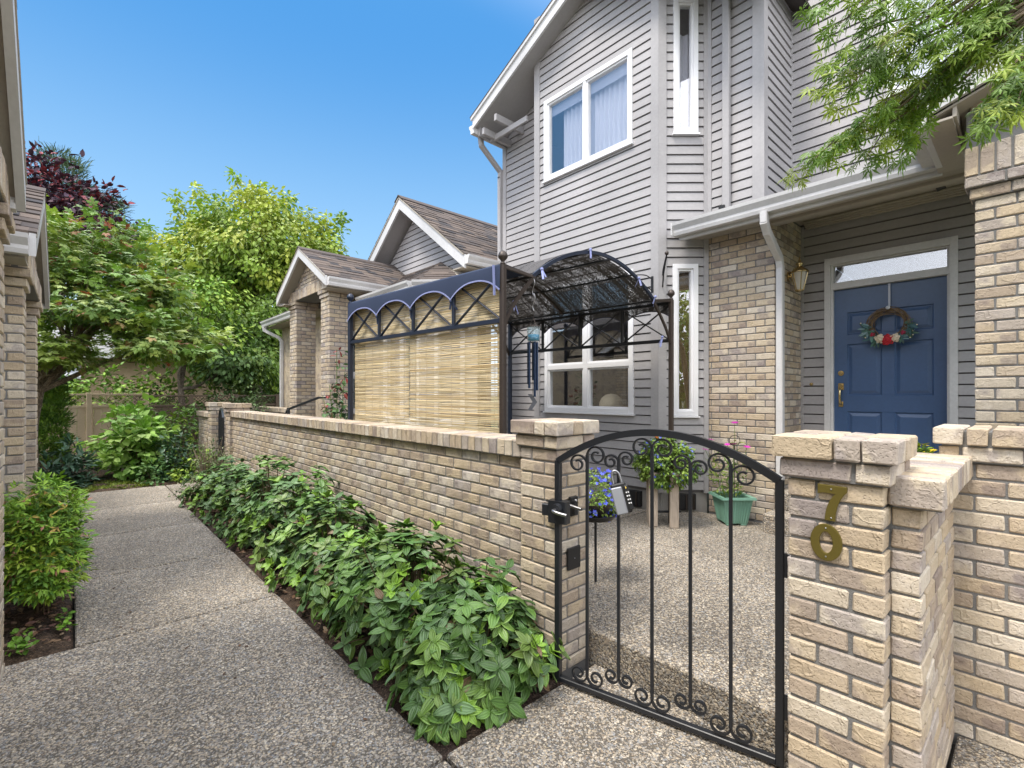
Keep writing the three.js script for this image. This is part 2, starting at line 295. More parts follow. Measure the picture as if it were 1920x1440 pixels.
function pillar(name, label, a0, a1, b0, b1, group) {
  const t = thing(name, label, 'pillar', [(a0 + a1) / 2, 0, (b0 + b1) / 2], group); srand(Math.round(a0 * 1000) + 7);
  part(t, 'mortar_core', box(a0 + 0.007, a1 - 0.007, -0.1, 17 * CH, b0 + 0.007, b1 - 0.007, 0.001), M.mortar);
  for (let r = 0; r < 17; r++) pinwheel(t, a0, a1, b0, b1, r * CH, r % 2);
  const e = 0.02, f = 0.042;
  part(t, 'mortar_bed', box(a0 - e + 0.008, a1 + e - 0.008, 17 * CH, 19 * CH - 0.008, b0 - e + 0.008, b1 + e - 0.008, 0.001), M.mortar);
  pinwheel(t, a0 - e, a1 + e, b0 - e, b1 + e, 17 * CH, 1, 0.09);
  capCourse(t, a0 - f, a1 + f, b0 - f, b1 + f, 18 * CH + 0.004, 19 * CH + 0.006);
  return t;
}
const PW = 0.265;
// ---------------------------------------------------------------- ground, walks, beds
const ground = new THREE.Mesh(boxUV(new THREE.PlaneGeometry(900, 900, 1, 1).rotateX(-Math.PI / 2)), M.lawn);
ground.name = 'ground'; ground.position.y = -0.12; ground.receiveShadow = true; ground.userData = { kind: 'structure', label: 'earth and lawn around the houses' }; scene.add(ground);
function slabs(name, label, list, top, th = 0.1) {
  const g = structure(name, label);
  list.forEach(([a0, a1, b0, b1], i) => { part(g, 'slab', box(a0 + 0.009, a1 - 0.009, top - th, top, b0 + 0.009, b1 - 0.009, 0.007), M.aggregate); const E = (v, j, s) => { const lim = s < 0 ? Math.min(...list.map(l => l[j])) : Math.max(...list.map(l => l[j])); return Math.abs(v - lim) < 0.02 ? v - s * 0.012 : v + s * 0.006; }; part(g, 'joint_bed', box(E(a0, 0, -1), E(a1, 1, 1), top - th - 0.01, top - 0.045 - i * 0.0012, E(b0, 2, -1), E(b1, 3, 1), 0.001), M.joint); });
  return g;
}
slabs('path', 'exposed aggregate concrete path between the houses', [[-3, -0.6, -0.9, 1.09], [-0.6, 1.58, -0.9, 1.09], [1.58, 3.68, -0.29, 1.095], [3.68, 4.96, 0.005, 1.095], [4.96, 6.4, -0.26, 1.09], [6.4, 7.9, -0.26, 1.09], [7.9, 9.32, -0.26, 1.09]], 0, 0.12);
slabs('entry_walk', 'exposed aggregate walk in front of the iron gate', [[0.23, 1.6, 1.09, 2.066], [-3, 0.235, 1.09, 2.78]], 0, 0.12);
slabs('far_walk', 'short aggregate walk leading to the far gate', [[8.2, 9.32, 1.09, 2.7]], -0.002, 0.1);
slabs('patio', 'raised aggregate patio behind the brick wall', [[0.44, 2.9, 2.07, 3.7], [0.44, 2.9, 3.7, 5.06], [2.9, 7.6, 2.07, 4.7]], 0.155, 0.25);
{ // porch landing with steps up to the door
  const g = structure('porch_step', 'aggregate steps and landing at the blue door');
  part(g, 'step', box(-0.2, 1.72, 0.05, 0.325, 4.72, 5.96, 0.008), M.aggregate); part(g, 'landing', box(-0.2, 1.72, 0.326, 0.492, 5.02, 5.96, 0.008), M.aggregate);
}
function bed(name, label, a0, a1, b0, b1, y, seed, amp = 0.03) {
  const na = Math.ceil((a1 - a0) / 0.05), nb = Math.ceil((b1 - b0) / 0.05); const g = new THREE.PlaneGeometry(1, 1, na, nb); const p = g.attributes.position, u = g.attributes.uv;
  for (let i = 0; i < p.count; i++) { const s = p.getX(i) + 0.5, t = p.getY(i) + 0.5; const a = mix(a1, a0, s), b = mix(b0, b1, t); const e = Math.min(1, Math.min(b - b0, b1 - b, a - a0, a1 - a) / 0.12); const h = y + amp * (fbm(a / 4 + 3, b / 4 + 3, 24, 4, seed)) * Math.max(0, e) * 2.2; p.setXYZ(i, -a, h, -b); u.setXY(i, a, b); }
  g.computeVertexNormals(); const m = new THREE.Mesh(g, M.soil); m.name = name; m.userData = { kind: 'structure', label }; m.receiveShadow = true; scene.add(m); return m;
}
bed('planting_bed', 'dark mulch bed along the brick wall', 1.6, 8.2, 1.09, 1.9, -0.035, 5);
bed('side_bed', 'small mulch bed beside the path at the brick porch', 3.68, 4.96, -0.9, 0.005, -0.04, 6);
bed('end_bed', 'shrub bed past the end of the path', 9.32, 15.5, -2.2, 2.6, -0.03, 7, 0.05);
bed('side_border', 'soil strip along the brick porch', 4.96, 9.4, -1.3, -0.26, -0.04, 8);

// ---------------------------------------------------------------- walls and pillars
pillar('gate_pillar', 'square tan brick pillar at the latch end of the open iron gate', 1.644, 1.644 + PW, 1.81, 1.81 + PW);
const numPillar = pillar('gate_pillar', 'square tan brick pillar carrying the brass house number 70', 0.577 - PW, 0.577, 1.81, 1.81 + PW);
pillar('gate_pillar', 'brick pillar at the far end of the long garden wall', 8.49, 8.49 + PW, 1.81, 1.81 + PW);
pillar('gate_pillar', 'brick pillar past the far iron gate', 9.83, 9.83 + PW, 1.81, 1.81 + PW);
function coping(t, a0, a1, b0, b1, y, along, bagAfter) {   // bricks on edge
  const n = Math.round((along === 'a' ? a1 - a0 : b1 - b0) / CH), st = (along === 'a' ? a1 - a0 : b1 - b0) / n, bag = [];
  for (let i = 0; i < n; i++) {
    const B = bagAfter !== undefined && i > bagAfter ? bag : undefined, dy = rr(-0.0012, 0.0012);
    if (along === 'a') brick(t, a0 + i * st + 0.0035, a0 + (i + 1) * st - 0.0035, y + 0.004, y + 0.094 + dy, b0, b1, 'coping_brick', B); else brick(t, a0, a1, y + 0.004, y + 0.094 + dy, b0 + i * st + 0.0035, b0 + (i + 1) * st - 0.0035, 'coping_brick', B);
  }
  if (bag.length) part(t, 'coping_brick', merge(bag), bagMat, 'stuff');
  part(t, 'coping_mortar', along === 'a' ? box(a0 + 0.012, a1 - 0.012, y, y + 0.087, b0 + 0.007, b1 - 0.007, 0.001) : box(a0 + 0.007, a1 - 0.007, y, y + 0.087, b0 + 0.012, b1 - 0.012, 0.001), M.mortar);
}
{ // the long garden wall
  const a0 = 1.644 + PW + 0.004, a1 = 8.486, b0 = 1.848, th = 0.185, t = thing('garden_wall', 'long low tan brick garden wall with a brick-on-edge coping', 'wall', [(a0 + a1) / 2, 0, b0 + th / 2]);
  srand(201);
  part(t, 'mortar_core', box(a0, a1, -0.1, 16 * CH - 0.002, b0 + 0.006, b0 + th, 0.001), M.mortar);
  const bag = []; let cnt = 0;
  faceAlongA(t, a0, a1, 0, 16, b0, 0.06, [0.05, 0.05 + MOD / 2], (x, y) => { const px = x < 5.6 && (y > 0.25 || x < 2.4); if (px && cnt < 285) { cnt++; return undefined; } return bag; });
  part(t, 'brick', merge(bag), bagMat, 'stuff');
  coping(t, a0, a1, b0 - 0.036, b0 + th + 0.036, 16 * CH, 'a');
}
{ // return wall from the number pillar to the entry wall
  const b0 = 1.893, b1 = 2.735, a0 = 0.235, a1 = 0.312 + 0.12, t = thing('return_wall', 'short brick return wall beside the house number pillar', 'wall', [0.33, 0, 2.3]); srand(202);
  part(t, 'mortar_core', box(a0 + 0.007, a1 - 0.007, -0.1, 16 * CH - 0.002, b0 + 0.007, b1, 0.001), M.mortar);
  for (let r = 0; r < 16; r++) { const y0 = r * CH + JT / 2, y1 = (r + 1) * CH - JT / 2;
    if (r % 2) { brick(t, a0, a0 + 0.075, y0, y1, b0, b0 + BW); let z = b0 + MOD / 2; while (z < b1 - 0.02) { brick(t, a0, a0 + BW, y0, y1, z, Math.min(z + BL, b1)); z += MOD; } }
    else { let z = b0; while (z < b1 - 0.02) { brick(t, a0, a0 + (z === b0 ? 0.075 : BW), y0, y1, z, Math.min(z + BL, b1)); z += MOD; } } }
  // a brick wythe on the patio side above the number pillar's back
  part(t, 'back_face', box(a1 - 0.02, a1 + 0.004, 0.1, 16 * CH - 0.003, 1.81 + PW + 0.004, b1, 0.002), M.mortar);
  coping(t, 0.18, 0.308, 1.855, 1.81 + PW + 0.004, 16 * CH + 0.002, 'b'); coping(t, 0.18, 0.462, 1.81 + PW + 0.008, b1 - 0.004, 16 * CH + 0.002, 'b');
}
{ // entry wall to the right with its cap
  const b0 = 2.742, a1 = 0.262, a0 = -1.4, t = thing('entry_wall', 'tan brick wall with projecting cap beside the front porch', 'wall', [-0.5, 0, 2.86]); srand(203);
  part(t, 'mortar_core', box(a0, a1 - 0.007, -0.1, 17 * CH, b0 + 0.007, b0 + PW - 0.007, 0.001), M.mortar);
  faceAlongA(t, a0, a1, 0, 17, b0, BW, [0.07, 0.07 + MOD / 2]);
  for (let r = 0; r < 17; r++) brick(t, a1 - BW, a1, r * CH + JT / 2, (r + 1) * CH - JT / 2, b0 + BW + JT, b0 + PW);
  part(t, 'mortar_bed', box(a0, a1 + 0.02 - 0.008, 17 * CH, 19 * CH - 0.008, b0 - 0.012, b0 + PW + 0.012, 0.001), M.mortar);
  faceAlongA(t, a0, a1 + 0.02, 17 * CH, 1, b0 - 0.02, 0.1, [0.03]); 
  let x = a1 + 0.042, i = 0; for (const w of [0.10, 0.07, 0.16, 0.10, 0.07, 0.17, 0.1, 0.07, 0.16, 0.1, 0.07, 0.17, 0.1, 0.07]) { brick(t, x - w + 0.004, x - 0.004, 18 * CH + 0.004, 19 * CH + 0.006, b0 - 0.042, b0 + PW + 0.03, 'cap_brick'); x -= w + 0.004; i++; }
}
{ // walls beyond the far gate
  const t = thing('far_wall', 'low brick wall left of the far gate pillar', 'wall', [10.6, 0, 1.94]); srand(204);
  part(t, 'mortar_core', box(10.1, 11.2, -0.1, 15 * CH, 1.855, 2.03, 0.001), M.mortar); const bag = []; faceAlongA(t, 10.1, 11.2, 0, 15, 1.848, 0.06, [0, MOD / 2], bag); part(t, 'brick', merge(bag), bagMat, 'stuff');
  coping(t, 10.1, 11.2, 1.81, 2.07, 15 * CH, 'a', -1);
  const u = thing('courtyard_wall', 'low brick courtyard wall behind the far gate, under the rose leaves', 'wall', [9.2, 0, 4.4]); srand(205);
  part(u, 'mortar_core', box(9.9, 13.2, -0.1, 15.5 * CH, 3.307, 3.5, 0.001), M.mortar); const bg = []; faceAlongA(u, 9.9, 13.2, 0.3, 11, 3.3, 0.06, [0, MOD / 2], bg); part(u, 'brick', merge(bg), bagMat, 'stuff');
  coping(u, 9.9, 13.2, 3.26, 3.54, 15.5 * CH, 'a', -1);
}
// brass numerals on the pillar
{
  // local shapes: x to the viewer's right, y up, front towards the path
  const seven = new THREE.Shape(); seven.moveTo(-0.038, 0.057); seven.lineTo(0.040, 0.057); seven.lineTo(0.040, 0.042); seven.bezierCurveTo(0.021, 0.020, 0.010, -0.012, 0.010, -0.055); seven.lineTo(-0.016, -0.055); seven.bezierCurveTo(-0.015, -0.016, -0.005, 0.012, 0.012, 0.033); seven.lineTo(-0.026, 0.033); seven.lineTo(-0.038, 0.028); seven.lineTo(-0.038, 0.057);
  const zero = new THREE.Shape(); zero.absellipse(0, 0, 0.043, 0.058, 0, Math.PI * 2); const h = new THREE.Path(); h.absellipse(0, 0, 0.020, 0.036, 0, Math.PI * 2, true); zero.holes.push(h);
  const put = (sh, a, y, tilt) => { const g = new THREE.ExtrudeGeometry(sh, { depth: 0.006, bevelEnabled: true, bevelThickness: 0.0015, bevelSize: 0.0015, bevelSegments: 2, curveSegments: 20 }); g.rotateZ(tilt); const p = V(a, y, 1.8065); g.translate(p.x, p.y, p.z); const m = part(numPillar, 'numeral', g, M.agedBrass); for (const s of [-1, 1]) { const q = V(a, y + s * 0.046, 1.7985); part(m, 'screw', sphere(q, 0.0028, 8), M.steel); } };
  put(seven, 0.447, 1.080, -0.02); put(zero, 0.462, 0.952, 0.02);
}
// ---------------------------------------------------------------- siding, windows, roofs
const EXP = 0.1016;
function siding(parent, o, d, n, len, y0, y1, holes = [], lim, bag, name = 'siding_board') {
  // o,d,n are [a,b] pairs: start, direction, outward normal
  const D = V(d[0], 0, d[1]), N = V(n[0], 0, n[1]), O = V(o[0], 0, o[1]); let rows = Math.ceil((y1 - y0) / EXP - 0.05);
  for (let r = 0; r < rows; r++) {
    const yb = y0 + r * EXP, yt = Math.min(yb + EXP, y1), h = yt - yb; if (h < 0.03) continue;
    let spans = [[0, len, 0, len]];
    if (lim) { const A = lim(yb), B = lim(yt); if (!A || A[1] - A[0] < 0.02) continue; const C = B && B[1] > B[0] ? B : [(A[0] + A[1]) / 2, (A[0] + A[1]) / 2]; spans = [[A[0], A[1], C[0], C[1]]]; }
    const extra = [];
    for (const hl of holes) if (yb < hl.y1 - 0.004 && yt > hl.y0 + 0.004) { if (yt - hl.y1 > 0.012) extra.push([hl.u0, hl.u1, hl.y1 + 0.002, yt]); if (hl.y0 - yb > 0.03) extra.push([hl.u0, hl.u1, yb, hl.y0 - 0.018]); const ns = []; for (const [p, q, p2, q2] of spans) { if (hl.u1 <= p || hl.u0 >= q) { ns.push([p, q, p2, q2]); continue; } if (hl.u0 - p > 0.02) ns.push([p, hl.u0, p2, Math.max(p2, hl.u0)]); if (q - hl.u1 > 0.02) ns.push([hl.u1, q, Math.min(q2, hl.u1), q2]); } spans = ns; }
    for (const [p, q, z0, z1] of extra) { const hh = z1 - z0, lo = z0 === yb ? 0.013 : 0; const g = prism(O.clone().addScaledVector(D, p).setY(z0), O.clone().addScaledVector(D, q).setY(z0), [[-0.012, lo], [0.014, lo], [0.010, hh], [-0.012, hh]], N); if (bag) bag.push(g); else part(parent, name, g, M.siding); }
    for (const [p, q, p2, q2] of spans) {
      const g = prism(O.clone().addScaledVector(D, p).setY(yb), O.clone().addScaledVector(D, q).setY(yb), [[-0.012, 0.013], [0.018, 0.013], [0.008, h], [-0.012, h]], N, UP, (e, c) => (e ? (q2 - q) : (p2 - p)) * clamp(c[1] / h, 0, 1));
      if (bag) bag.push(g); else part(parent, name, g, M.siding);
    }
  }
}
function board(parent, name, o, d, n, u0, u1, y0, y1, t0, t1, mat) {     // flat trim board on a wall frame, t = distance out of the wall
  const D = V(d[0], 0, d[1]), N = V(n[0], 0, n[1]), O = V(o[0], 0, o[1]); const c = 0.002;
  return part(parent, name, prism(O.clone().addScaledVector(D, u0).setY(y0), O.clone().addScaledVector(D, u1).setY(y0), [[t0, 0], [t1 - c, 0], [t1, c], [t1, y1 - y0 - c], [t1 - c, y1 - y0], [t0, y1 - y0]], N), mat);
}
function wallSheet(parent, name, o, d, n, len, y0, y1, holes, mat, depth = 0.1, lim, off = -0.013) {   // solid wall with openings
  const sh = new THREE.Shape(); if (lim) { lim.forEach(([x, y], i) => i ? sh.lineTo(x, y) : sh.moveTo(x, y)); sh.closePath(); } else { sh.moveTo(0, y0); sh.lineTo(len, y0); sh.lineTo(len, y1); sh.lineTo(0, y1); sh.closePath(); }
  for (const h of holes) { const p = new THREE.Path(); p.moveTo(h.u0 + 0.01, h.y0 + 0.01); p.lineTo(h.u0 + 0.01, h.y1 - 0.01); p.lineTo(h.u1 - 0.01, h.y1 - 0.01); p.lineTo(h.u1 - 0.01, h.y0 + 0.01); p.closePath(); sh.holes.push(p); }
  const g = new THREE.ExtrudeGeometry(sh, { depth, bevelEnabled: false }); const D = V(d[0], 0, d[1]), N = V(n[0], 0, n[1]), O = V(o[0], 0, o[1]).addScaledVector(N, off);
  const m = new THREE.Matrix4().makeBasis(D, UP, N.clone().negate()); m.setPosition(O); g.applyMatrix4(m);
  if (m.determinant() < 0) { const ng = g.index ? g.toNonIndexed() : g; for (const k of ['position', 'normal', 'uv']) { const A = ng.attributes[k], s = A.itemSize, arr = A.array; for (let i = 0; i < A.count; i += 3) for (let c = 0; c < s; c++) { const t = arr[(i + 1) * s + c]; arr[(i + 1) * s + c] = arr[(i + 2) * s + c]; arr[(i + 2) * s + c] = t; } } ng.computeVertexNormals(); boxUV(ng); return part(parent, name, ng, mat); }
  boxUV(g); return part(parent, name, g, mat);
}
function windowUnit(parent, o, d, n, h, opt = {}) {    // vinyl frame, sashes, panes; h = opening rectangle
  const f = opt.f || 0.05; const w = board(parent, 'window', o, d, n, h.u0, h.u0 + f, h.y0, h.y1, -0.06, 0.032, M.vinyl);
  const bd = (u0, u1, y0, y1, t0 = -0.06, t1 = 0.032, nm = 'frame', mat = M.vinyl) => board(w, nm, o, d, n, u0, u1, y0, y1, t0, t1, mat);
  bd(h.u1 - f, h.u1, h.y0, h.y1); bd(h.u0 + f, h.u1 - f, h.y1 - f, h.y1, -0.06, 0.030); bd(h.u0 + f, h.u1 - f, h.y0, h.y0 + f, -0.06, 0.036);
  const cells = opt.cells || [[h.u0 + f, h.u1 - f, h.y0 + f, h.y1 - f]];
  for (const [u0, u1, y0, y1] of cells) { const s = 0.022;
    bd(u0, u0 + s, y0, y1, -0.05, 0.012, 'sash'); bd(u1 - s, u1, y0, y1, -0.05, 0.012, 'sash'); bd(u0 + s, u1 - s, y0, y0 + s, -0.05, 0.010, 'sash'); bd(u0 + s, u1 - s, y1 - s, y1, -0.05, 0.010, 'sash');
    bd(u0 + s - 0.004, u1 - s + 0.004, y0 + s - 0.004, y1 - s + 0.004, -0.022, -0.016, 'pane', M.glass); }
  for (const [u0, u1, y0, y1] of opt.bars || []) bd(u0, u1, y0, y1, -0.06, 0.026, 'mullion');
  for (const [u0, u1, y0, y1, mat, t] of opt.blinds || []) bd(u0, u1, y0, y1, (t || -0.10) - 0.006, t || -0.10, 'blind', mat);
  bd(h.u0 - 0.014, h.u1 + 0.014, h.y0 - 0.02, h.y0 - 0.002, -0.02, 0.05, 'sill');
  return w;
}
function curtain(parent, o, d, n, u0, u1, y0, y1, t, mat, folds) {   // hanging pleated cloth behind the glass
  const D = V(d[0], 0, d[1]), N = V(n[0], 0, n[1]), O = V(o[0], 0, o[1]), nu = folds * 8, pos = [], idx = [], uv = [];
  for (let i = 0; i <= nu; i++) for (let j = 0; j <= 4; j++) { const f = i / nu, p = O.clone().addScaledVector(D, mix(u0, u1, f)).addScaledVector(N, t + 0.022 * Math.sin(f * folds * 6.2832 + 0.6 * Math.sin(f * 9)) * (0.6 + 0.4 * j / 4)).setY(mix(y1, y0, j / 4)); pos.push(p.x, p.y, p.z); uv.push(f, j / 4); }
  for (let i = 0; i < nu; i++) for (let j = 0; j < 4; j++) { const a = i * 5 + j, b = a + 5; idx.push(a, b, a + 1, b, b + 1, a + 1); }
  const g = new THREE.BufferGeometry(); g.setAttribute('position', new THREE.Float32BufferAttribute(pos, 3)); g.setAttribute('uv', new THREE.Float32BufferAttribute(uv, 2)); g.setIndex(idx); g.computeVertexNormals(); return part(parent, 'curtain', g, mat);
}
const curtainMat = S([0.60, 0.60, 0.66], { roughness: 0.9, side: THREE.DoubleSide });
const gutterProf = [[0, 0], [0.075, 0], [0.085, 0.03], [0.085, 0.055], [0.115, 0.10], [0.12, 0.13], [0.105, 0.13], [0, 0.13]];
function gutter(parent, p0, p1, out, name = 'gutter') { return part(parent, name, prism(p0, p1, gutterProf, out), M.gutter); }
const roofMat = S([1, 1, 1], { vertexColors: true, bumpMap: grit, bumpScale: 0.004, roughness: 1 });
function roofPlane(parent, e0, e1, up, lim, vlen, th = 0.03) {    // e0->e1 along the eave, up = unit slope vector, lim(v)->[u0,u1]
  const D = e1.clone().sub(e0).normalize(), N = new THREE.Vector3().crossVectors(D, up).normalize(); if (N.y < 0) N.negate(); const ex = 0.135, list = [];
  for (let r = 0; r * ex < vlen; r++) { const v0 = r * ex, v1 = Math.min(vlen, v0 + ex + 0.02); const [p, q] = lim(v0), [p1, q1] = lim(Math.min(v1, vlen)); let u = p - rnd() * 0.2;
    while (u < q) { const w = rr(0.13, 0.36), a = Math.max(u, p), b = Math.min(u + w, q); u += w; if (b - a < 0.015) continue; const a1 = clamp(a, Math.max(p, p1), Math.min(q, q1)), b1 = clamp(b, Math.max(p, p1), Math.min(q, q1)); if (b1 - a1 < 0.003) continue;
      const t = rnd() < 0.45 ? 0.013 : 0.006; const at = (uu, v, h) => e0.clone().addScaledVector(D, uu).addScaledVector(up, v).addScaledVector(N, h);
      const A = at(a, v0, t), B = at(b, v0, t), C = at(b1, v1, 0.001), E = at(a1, v1, 0.001), A0 = at(a, v0, -0.004), B0 = at(b, v0, -0.004);
      const f = (x, y, z) => { const nn = y.clone().sub(x).cross(z.clone().sub(x)); return nn.dot(N) < 0 ? [x, z, y] : [x, y, z]; };
      const T = [...f(A, B, C), ...f(A, C, E)]; const fr = [A0, B0, B, A0, B, A]; const nf = B0.clone().sub(A0).cross(B.clone().sub(A0)); if (nf.dot(up) > 0) fr.splice(0, 6, A0, B, B0, A0, A, B);
      const g = tris([...T, ...fr]); const k = rnd(); const c = k < 0.4 ? [0.105, 0.084, 0.073] : k < 0.65 ? [0.135, 0.106, 0.088] : k < 0.87 ? [0.078, 0.066, 0.062] : [0.05, 0.047, 0.05]; const br = rr(0.85, 1.15); list.push(colorize(g, c.map(x => x * br)));
    } }
  const m = part(parent, 'shingle', merge(list), roofMat, 'stuff'); return m;
}
function deck(parent, pts, th, mat, name = 'roof_deck') {   // thin slab under the shingles from a planar polygon
  const n = pts[1].clone().sub(pts[0]).cross(pts[2].clone().sub(pts[0])).normalize(); if (n.y < 0) { pts.reverse(); n.negate(); }
  const top = pts.map(p => p.clone().addScaledVector(n, -0.008)), bot = pts.map(p => p.clone().addScaledVector(n, -0.008 - th)), out = []; const N = pts.length;
  for (let i = 1; i < N - 1; i++) { out.push(top[0], top[i], top[i + 1], bot[0], bot[i + 1], bot[i]); }
  for (let i = 0; i < N; i++) { const j = (i + 1) % N; out.push(top[i], bot[i], bot[j], top[i], bot[j], top[j]); }
  return part(parent, name, tris(out), mat);
}
function downspout(parent, pts, w = 0.075, d = 0.055, mat = M.gutter) {   // rectangular pipe through points
  for (let i = 0; i < pts.length - 1; i++) { const e = pts[i + 1].clone().sub(pts[i]).normalize().multiplyScalar(i ? 0.02 : 0); part(parent, 'downspout', bar(pts[i].clone().sub(e), pts[i + 1], w, d, Math.abs(pts[i + 1].clone().sub(pts[i]).normalize().y) > 0.95 ? new THREE.Vector3(0, 0, 1) : UP), mat); }
}

// ---------------------------------------------------------------- the townhouse
const H = thing('townhouse', 'two-storey grey lap-sided townhouse with blue front door and brick porch', 'house', [3.2, 0, 5.6]);
srand(301);
const e1 = [1, 0], e2 = [0, 1], nF = [0, -1];
const BB = 4.73, WB = 5.12, DB = 5.94, YS = 0.38, YT = 6.6;
// bay: front, angled side
const bayL = 4.675, bayR = 2.79;
{
  const o = [bayR, BB], len = bayL - bayR;
  const upW = { u0: 3.114 - bayR, u1: 4.499 - bayR, y0: 4.30, y1: 5.385 }, loW = { u0: 3.10 - bayR, u1: 4.485 - bayR, y0: 1.21, y1: 2.86 };
  const gab = (y) => { const l = [0.06, len - 0.06]; if (y > 5.9) { const e = (y - 5.9) / 0.45; l[1] = Math.min(l[1], len - e + 0.35); } return l; };
  siding(H, o, e1, nF, len, YS, YT, [upW, loW], gab);
  wallSheet(H, 'wall', o, e1, nF, len, YS - 0.02, YT, [upW, loW], M.sheath, 0.1);
  board(H, 'corner_board', o, e1, nF, -0.012, 0.085, YS - 0.02, YT, -0.012, 0.026, M.siding); board(H, 'corner_board', o, e1, nF, len - 0.09, len + 0.012, YS - 0.02, YT, -0.012, 0.026, M.siding);
  const um = (upW.u0 + upW.u1) / 2, f = 0.055;
  windowUnit(H, o, e1, nF, upW, { f, cells: [[upW.u0 + f, um - 0.02, upW.y0 + f, upW.y1 - f], [um + 0.02, upW.u1 - f, upW.y0 + f, upW.y1 - f]], bars: [[um - 0.02, um + 0.02, upW.y0 + f, upW.y1 - f]],
    blinds: [[upW.u0 + 0.01, upW.u1 - 0.01, upW.y1 - 0.2, upW.y1 - 0.02, M.blind, -0.065]] }); curtain(H, o, e1, nF, upW.u0 + 0.02, um - 0.01, upW.y0 + 0.02, upW.y1 - 0.03, -0.12, curtainMat, 9); curtain(H, o, e1, nF, um - 0.01, um + 0.46, upW.y0 + 0.02, upW.y1 - 0.03, -0.12, curtainMat, 6);
  const lm = (loW.u0 + loW.u1) / 2, ry = 1.79;
  windowUnit(H, o, e1, nF, loW, { f, cells: [[loW.u0 + f, lm - 0.035, loW.y0 + f, ry - 0.03], [lm + 0.035, loW.u1 - f, loW.y0 + f, ry - 0.03], [loW.u0 + f, lm - 0.035, ry + 0.03, loW.y1 - f], [lm + 0.035, loW.u1 - f, ry + 0.03, loW.y1 - f]],
    bars: [[lm - 0.035, lm + 0.035, loW.y0 + f, loW.y1 - f], [loW.u0 + f, lm - 0.035, ry - 0.03, ry + 0.03], [lm + 0.035, loW.u1 - f, ry - 0.03, ry + 0.03]] });
  // angled side of the bay, square to the view
  const q = [2.428, WB], dx = bayR - q[0], dy = BB - q[1], L = Math.hypot(dx, dy), d = [dx / L, dy / L], n = [-0.73, -0.68].map((v) => v / Math.hypot(0.73, 0.68));
  const nn = [d[1], -d[0]]; const nrm = nn[1] < 0 ? nn : [-nn[0], -nn[1]];
  const nlo = { u0: 0.115, u1: 0.39, y0: 1.20, y1: 2.85 }, nup = { u0: 0.115, u1: 0.38, y0: 4.27, y1: 5.75 };
  siding(H, q, d, nrm, L, YS, YT, [nlo, nup], (y) => [0.03, L - 0.055]);
  wallSheet(H, 'wall', q, d, nrm, L, YS - 0.02, YT, [nlo, nup], M.sheath, 0.08);
  board(H, 'corner_board', q, d, nrm, L - 0.075, L + 0.008, YS - 0.02, YT, -0.012, 0.025, M.siding); board(H, 'corner_board', q, d, nrm, 0, 0.05, YS - 0.02, YT, -0.012, 0.025, M.siding);
  windowUnit(H, q, d, nrm, nlo, { f: 0.05, blinds: [[nlo.u0, nlo.u1, nlo.y0, nlo.y1, S([0.17, 0.105, 0.035], { roughness: 0.7 }), -0.07]] });  // brown blind here is an added panel, shuts off light leaking round the room
  windowUnit(H, q, d, nrm, nup, { f: 0.05, }); curtain(H, q, d, nrm, nup.u0, nup.u1, nup.y0, nup.y1 - 0.33, -0.09, curtainMat, 4);
  // other angled side (edge-on) and the wall left of the bay
  const q2 = [bayL, BB], d2 = [0.7071, 0.7071], n2 = [0.7071, -0.7071]; const L2 = (WB - BB) / 0.7071; const bg = [];
  siding(H, q2, d2, n2, L2, YS, YT, [], (y) => [0.02, L2 - 0.02], bg); part(H, 'siding_board', merge(bg), M.siding, 'stuff');
  wallSheet(H, 'wall', q2, d2, n2, L2, YS - 0.02, YT, [], M.sheath, 0.06);
}
{ // wall left of the bay
  const o = [bayL + WB - BB, WB], len = 5.78 - o[0]; siding(H, o, e1, nF, len, YS, 5.86, [], (y) => [0.0, Math.max(0.0, Math.min(len - 0.05, 5.77 - (y - 5.48) / 0.45 - o[0]))]); wallSheet(H, 'wall', o, e1, nF, len, YS, 5.6, [], M.sheath, 0.1, [[0, YS], [len, YS], [len, 5.44], [0, 5.76]]);
  board(H, 'corner_board', o, e1, nF, len - 0.07, len + 0.01, YS, 5.58, -0.012, 0.026, M.siding);
  // far end wall of the house
  wallSheet(H, 'end_wall', [5.78, WB], e2, [1, 0], 5, YS, 5.6, [], M.siding, 0.1, null, 0);
}
{ // wall between bay and entry, brick veneer below, siding above the porch roof
  const o = [1.863, WB], len = 2.428 - 1.863; siding(H, o, e1, nF, len, 3.34, YT, [], (y) => [0.05, len - 0.03]); wallSheet(H, 'wall', o, e1, nF, len, YS, YT, [], M.sheath, 0.1);
  board(H, 'corner_board', o, e1, nF, -0.012, 0.09, 3.3, YT, -0.012, 0.026, M.siding); board(H, 'corner_board', o, e1, nF, len - 0.05, len, 3.3, YT, -0.012, 0.025, M.siding);
  // return wall, faces the entry
  const r = [1.863, WB], rl = DB - WB; siding(H, r, e2, [-1, 0], rl, 3.44, YT, [], (y) => [0.045, rl - 0.02]); wallSheet(H, 'wall', r, e2, [-1, 0], rl, 3.2, YT, [], M.sheath, 0.1);
  board(H, 'corner_board', r, e2, [-1, 0], -0.03, 0.07, 3.3, YT, -0.012, 0.026, M.siding); board(H, 'corner_board', r, e2, [-1, 0], rl - 0.03, rl - 0.001, 3.3, YT, -0.012, 0.022, M.siding);
  // pipe on the upper wall
  downspout(H, [V(2.20, YT, WB - 0.06), V(2.20, 3.36, WB - 0.06)], 0.075, 0.055, M.siding); part(H, 'pipe_end', box(2.2, 2.27, 3.37, 3.42, WB - 0.1, WB - 0.04, 0.01), M.black);
}
const doorR = 0.542, doorL = 1.455;
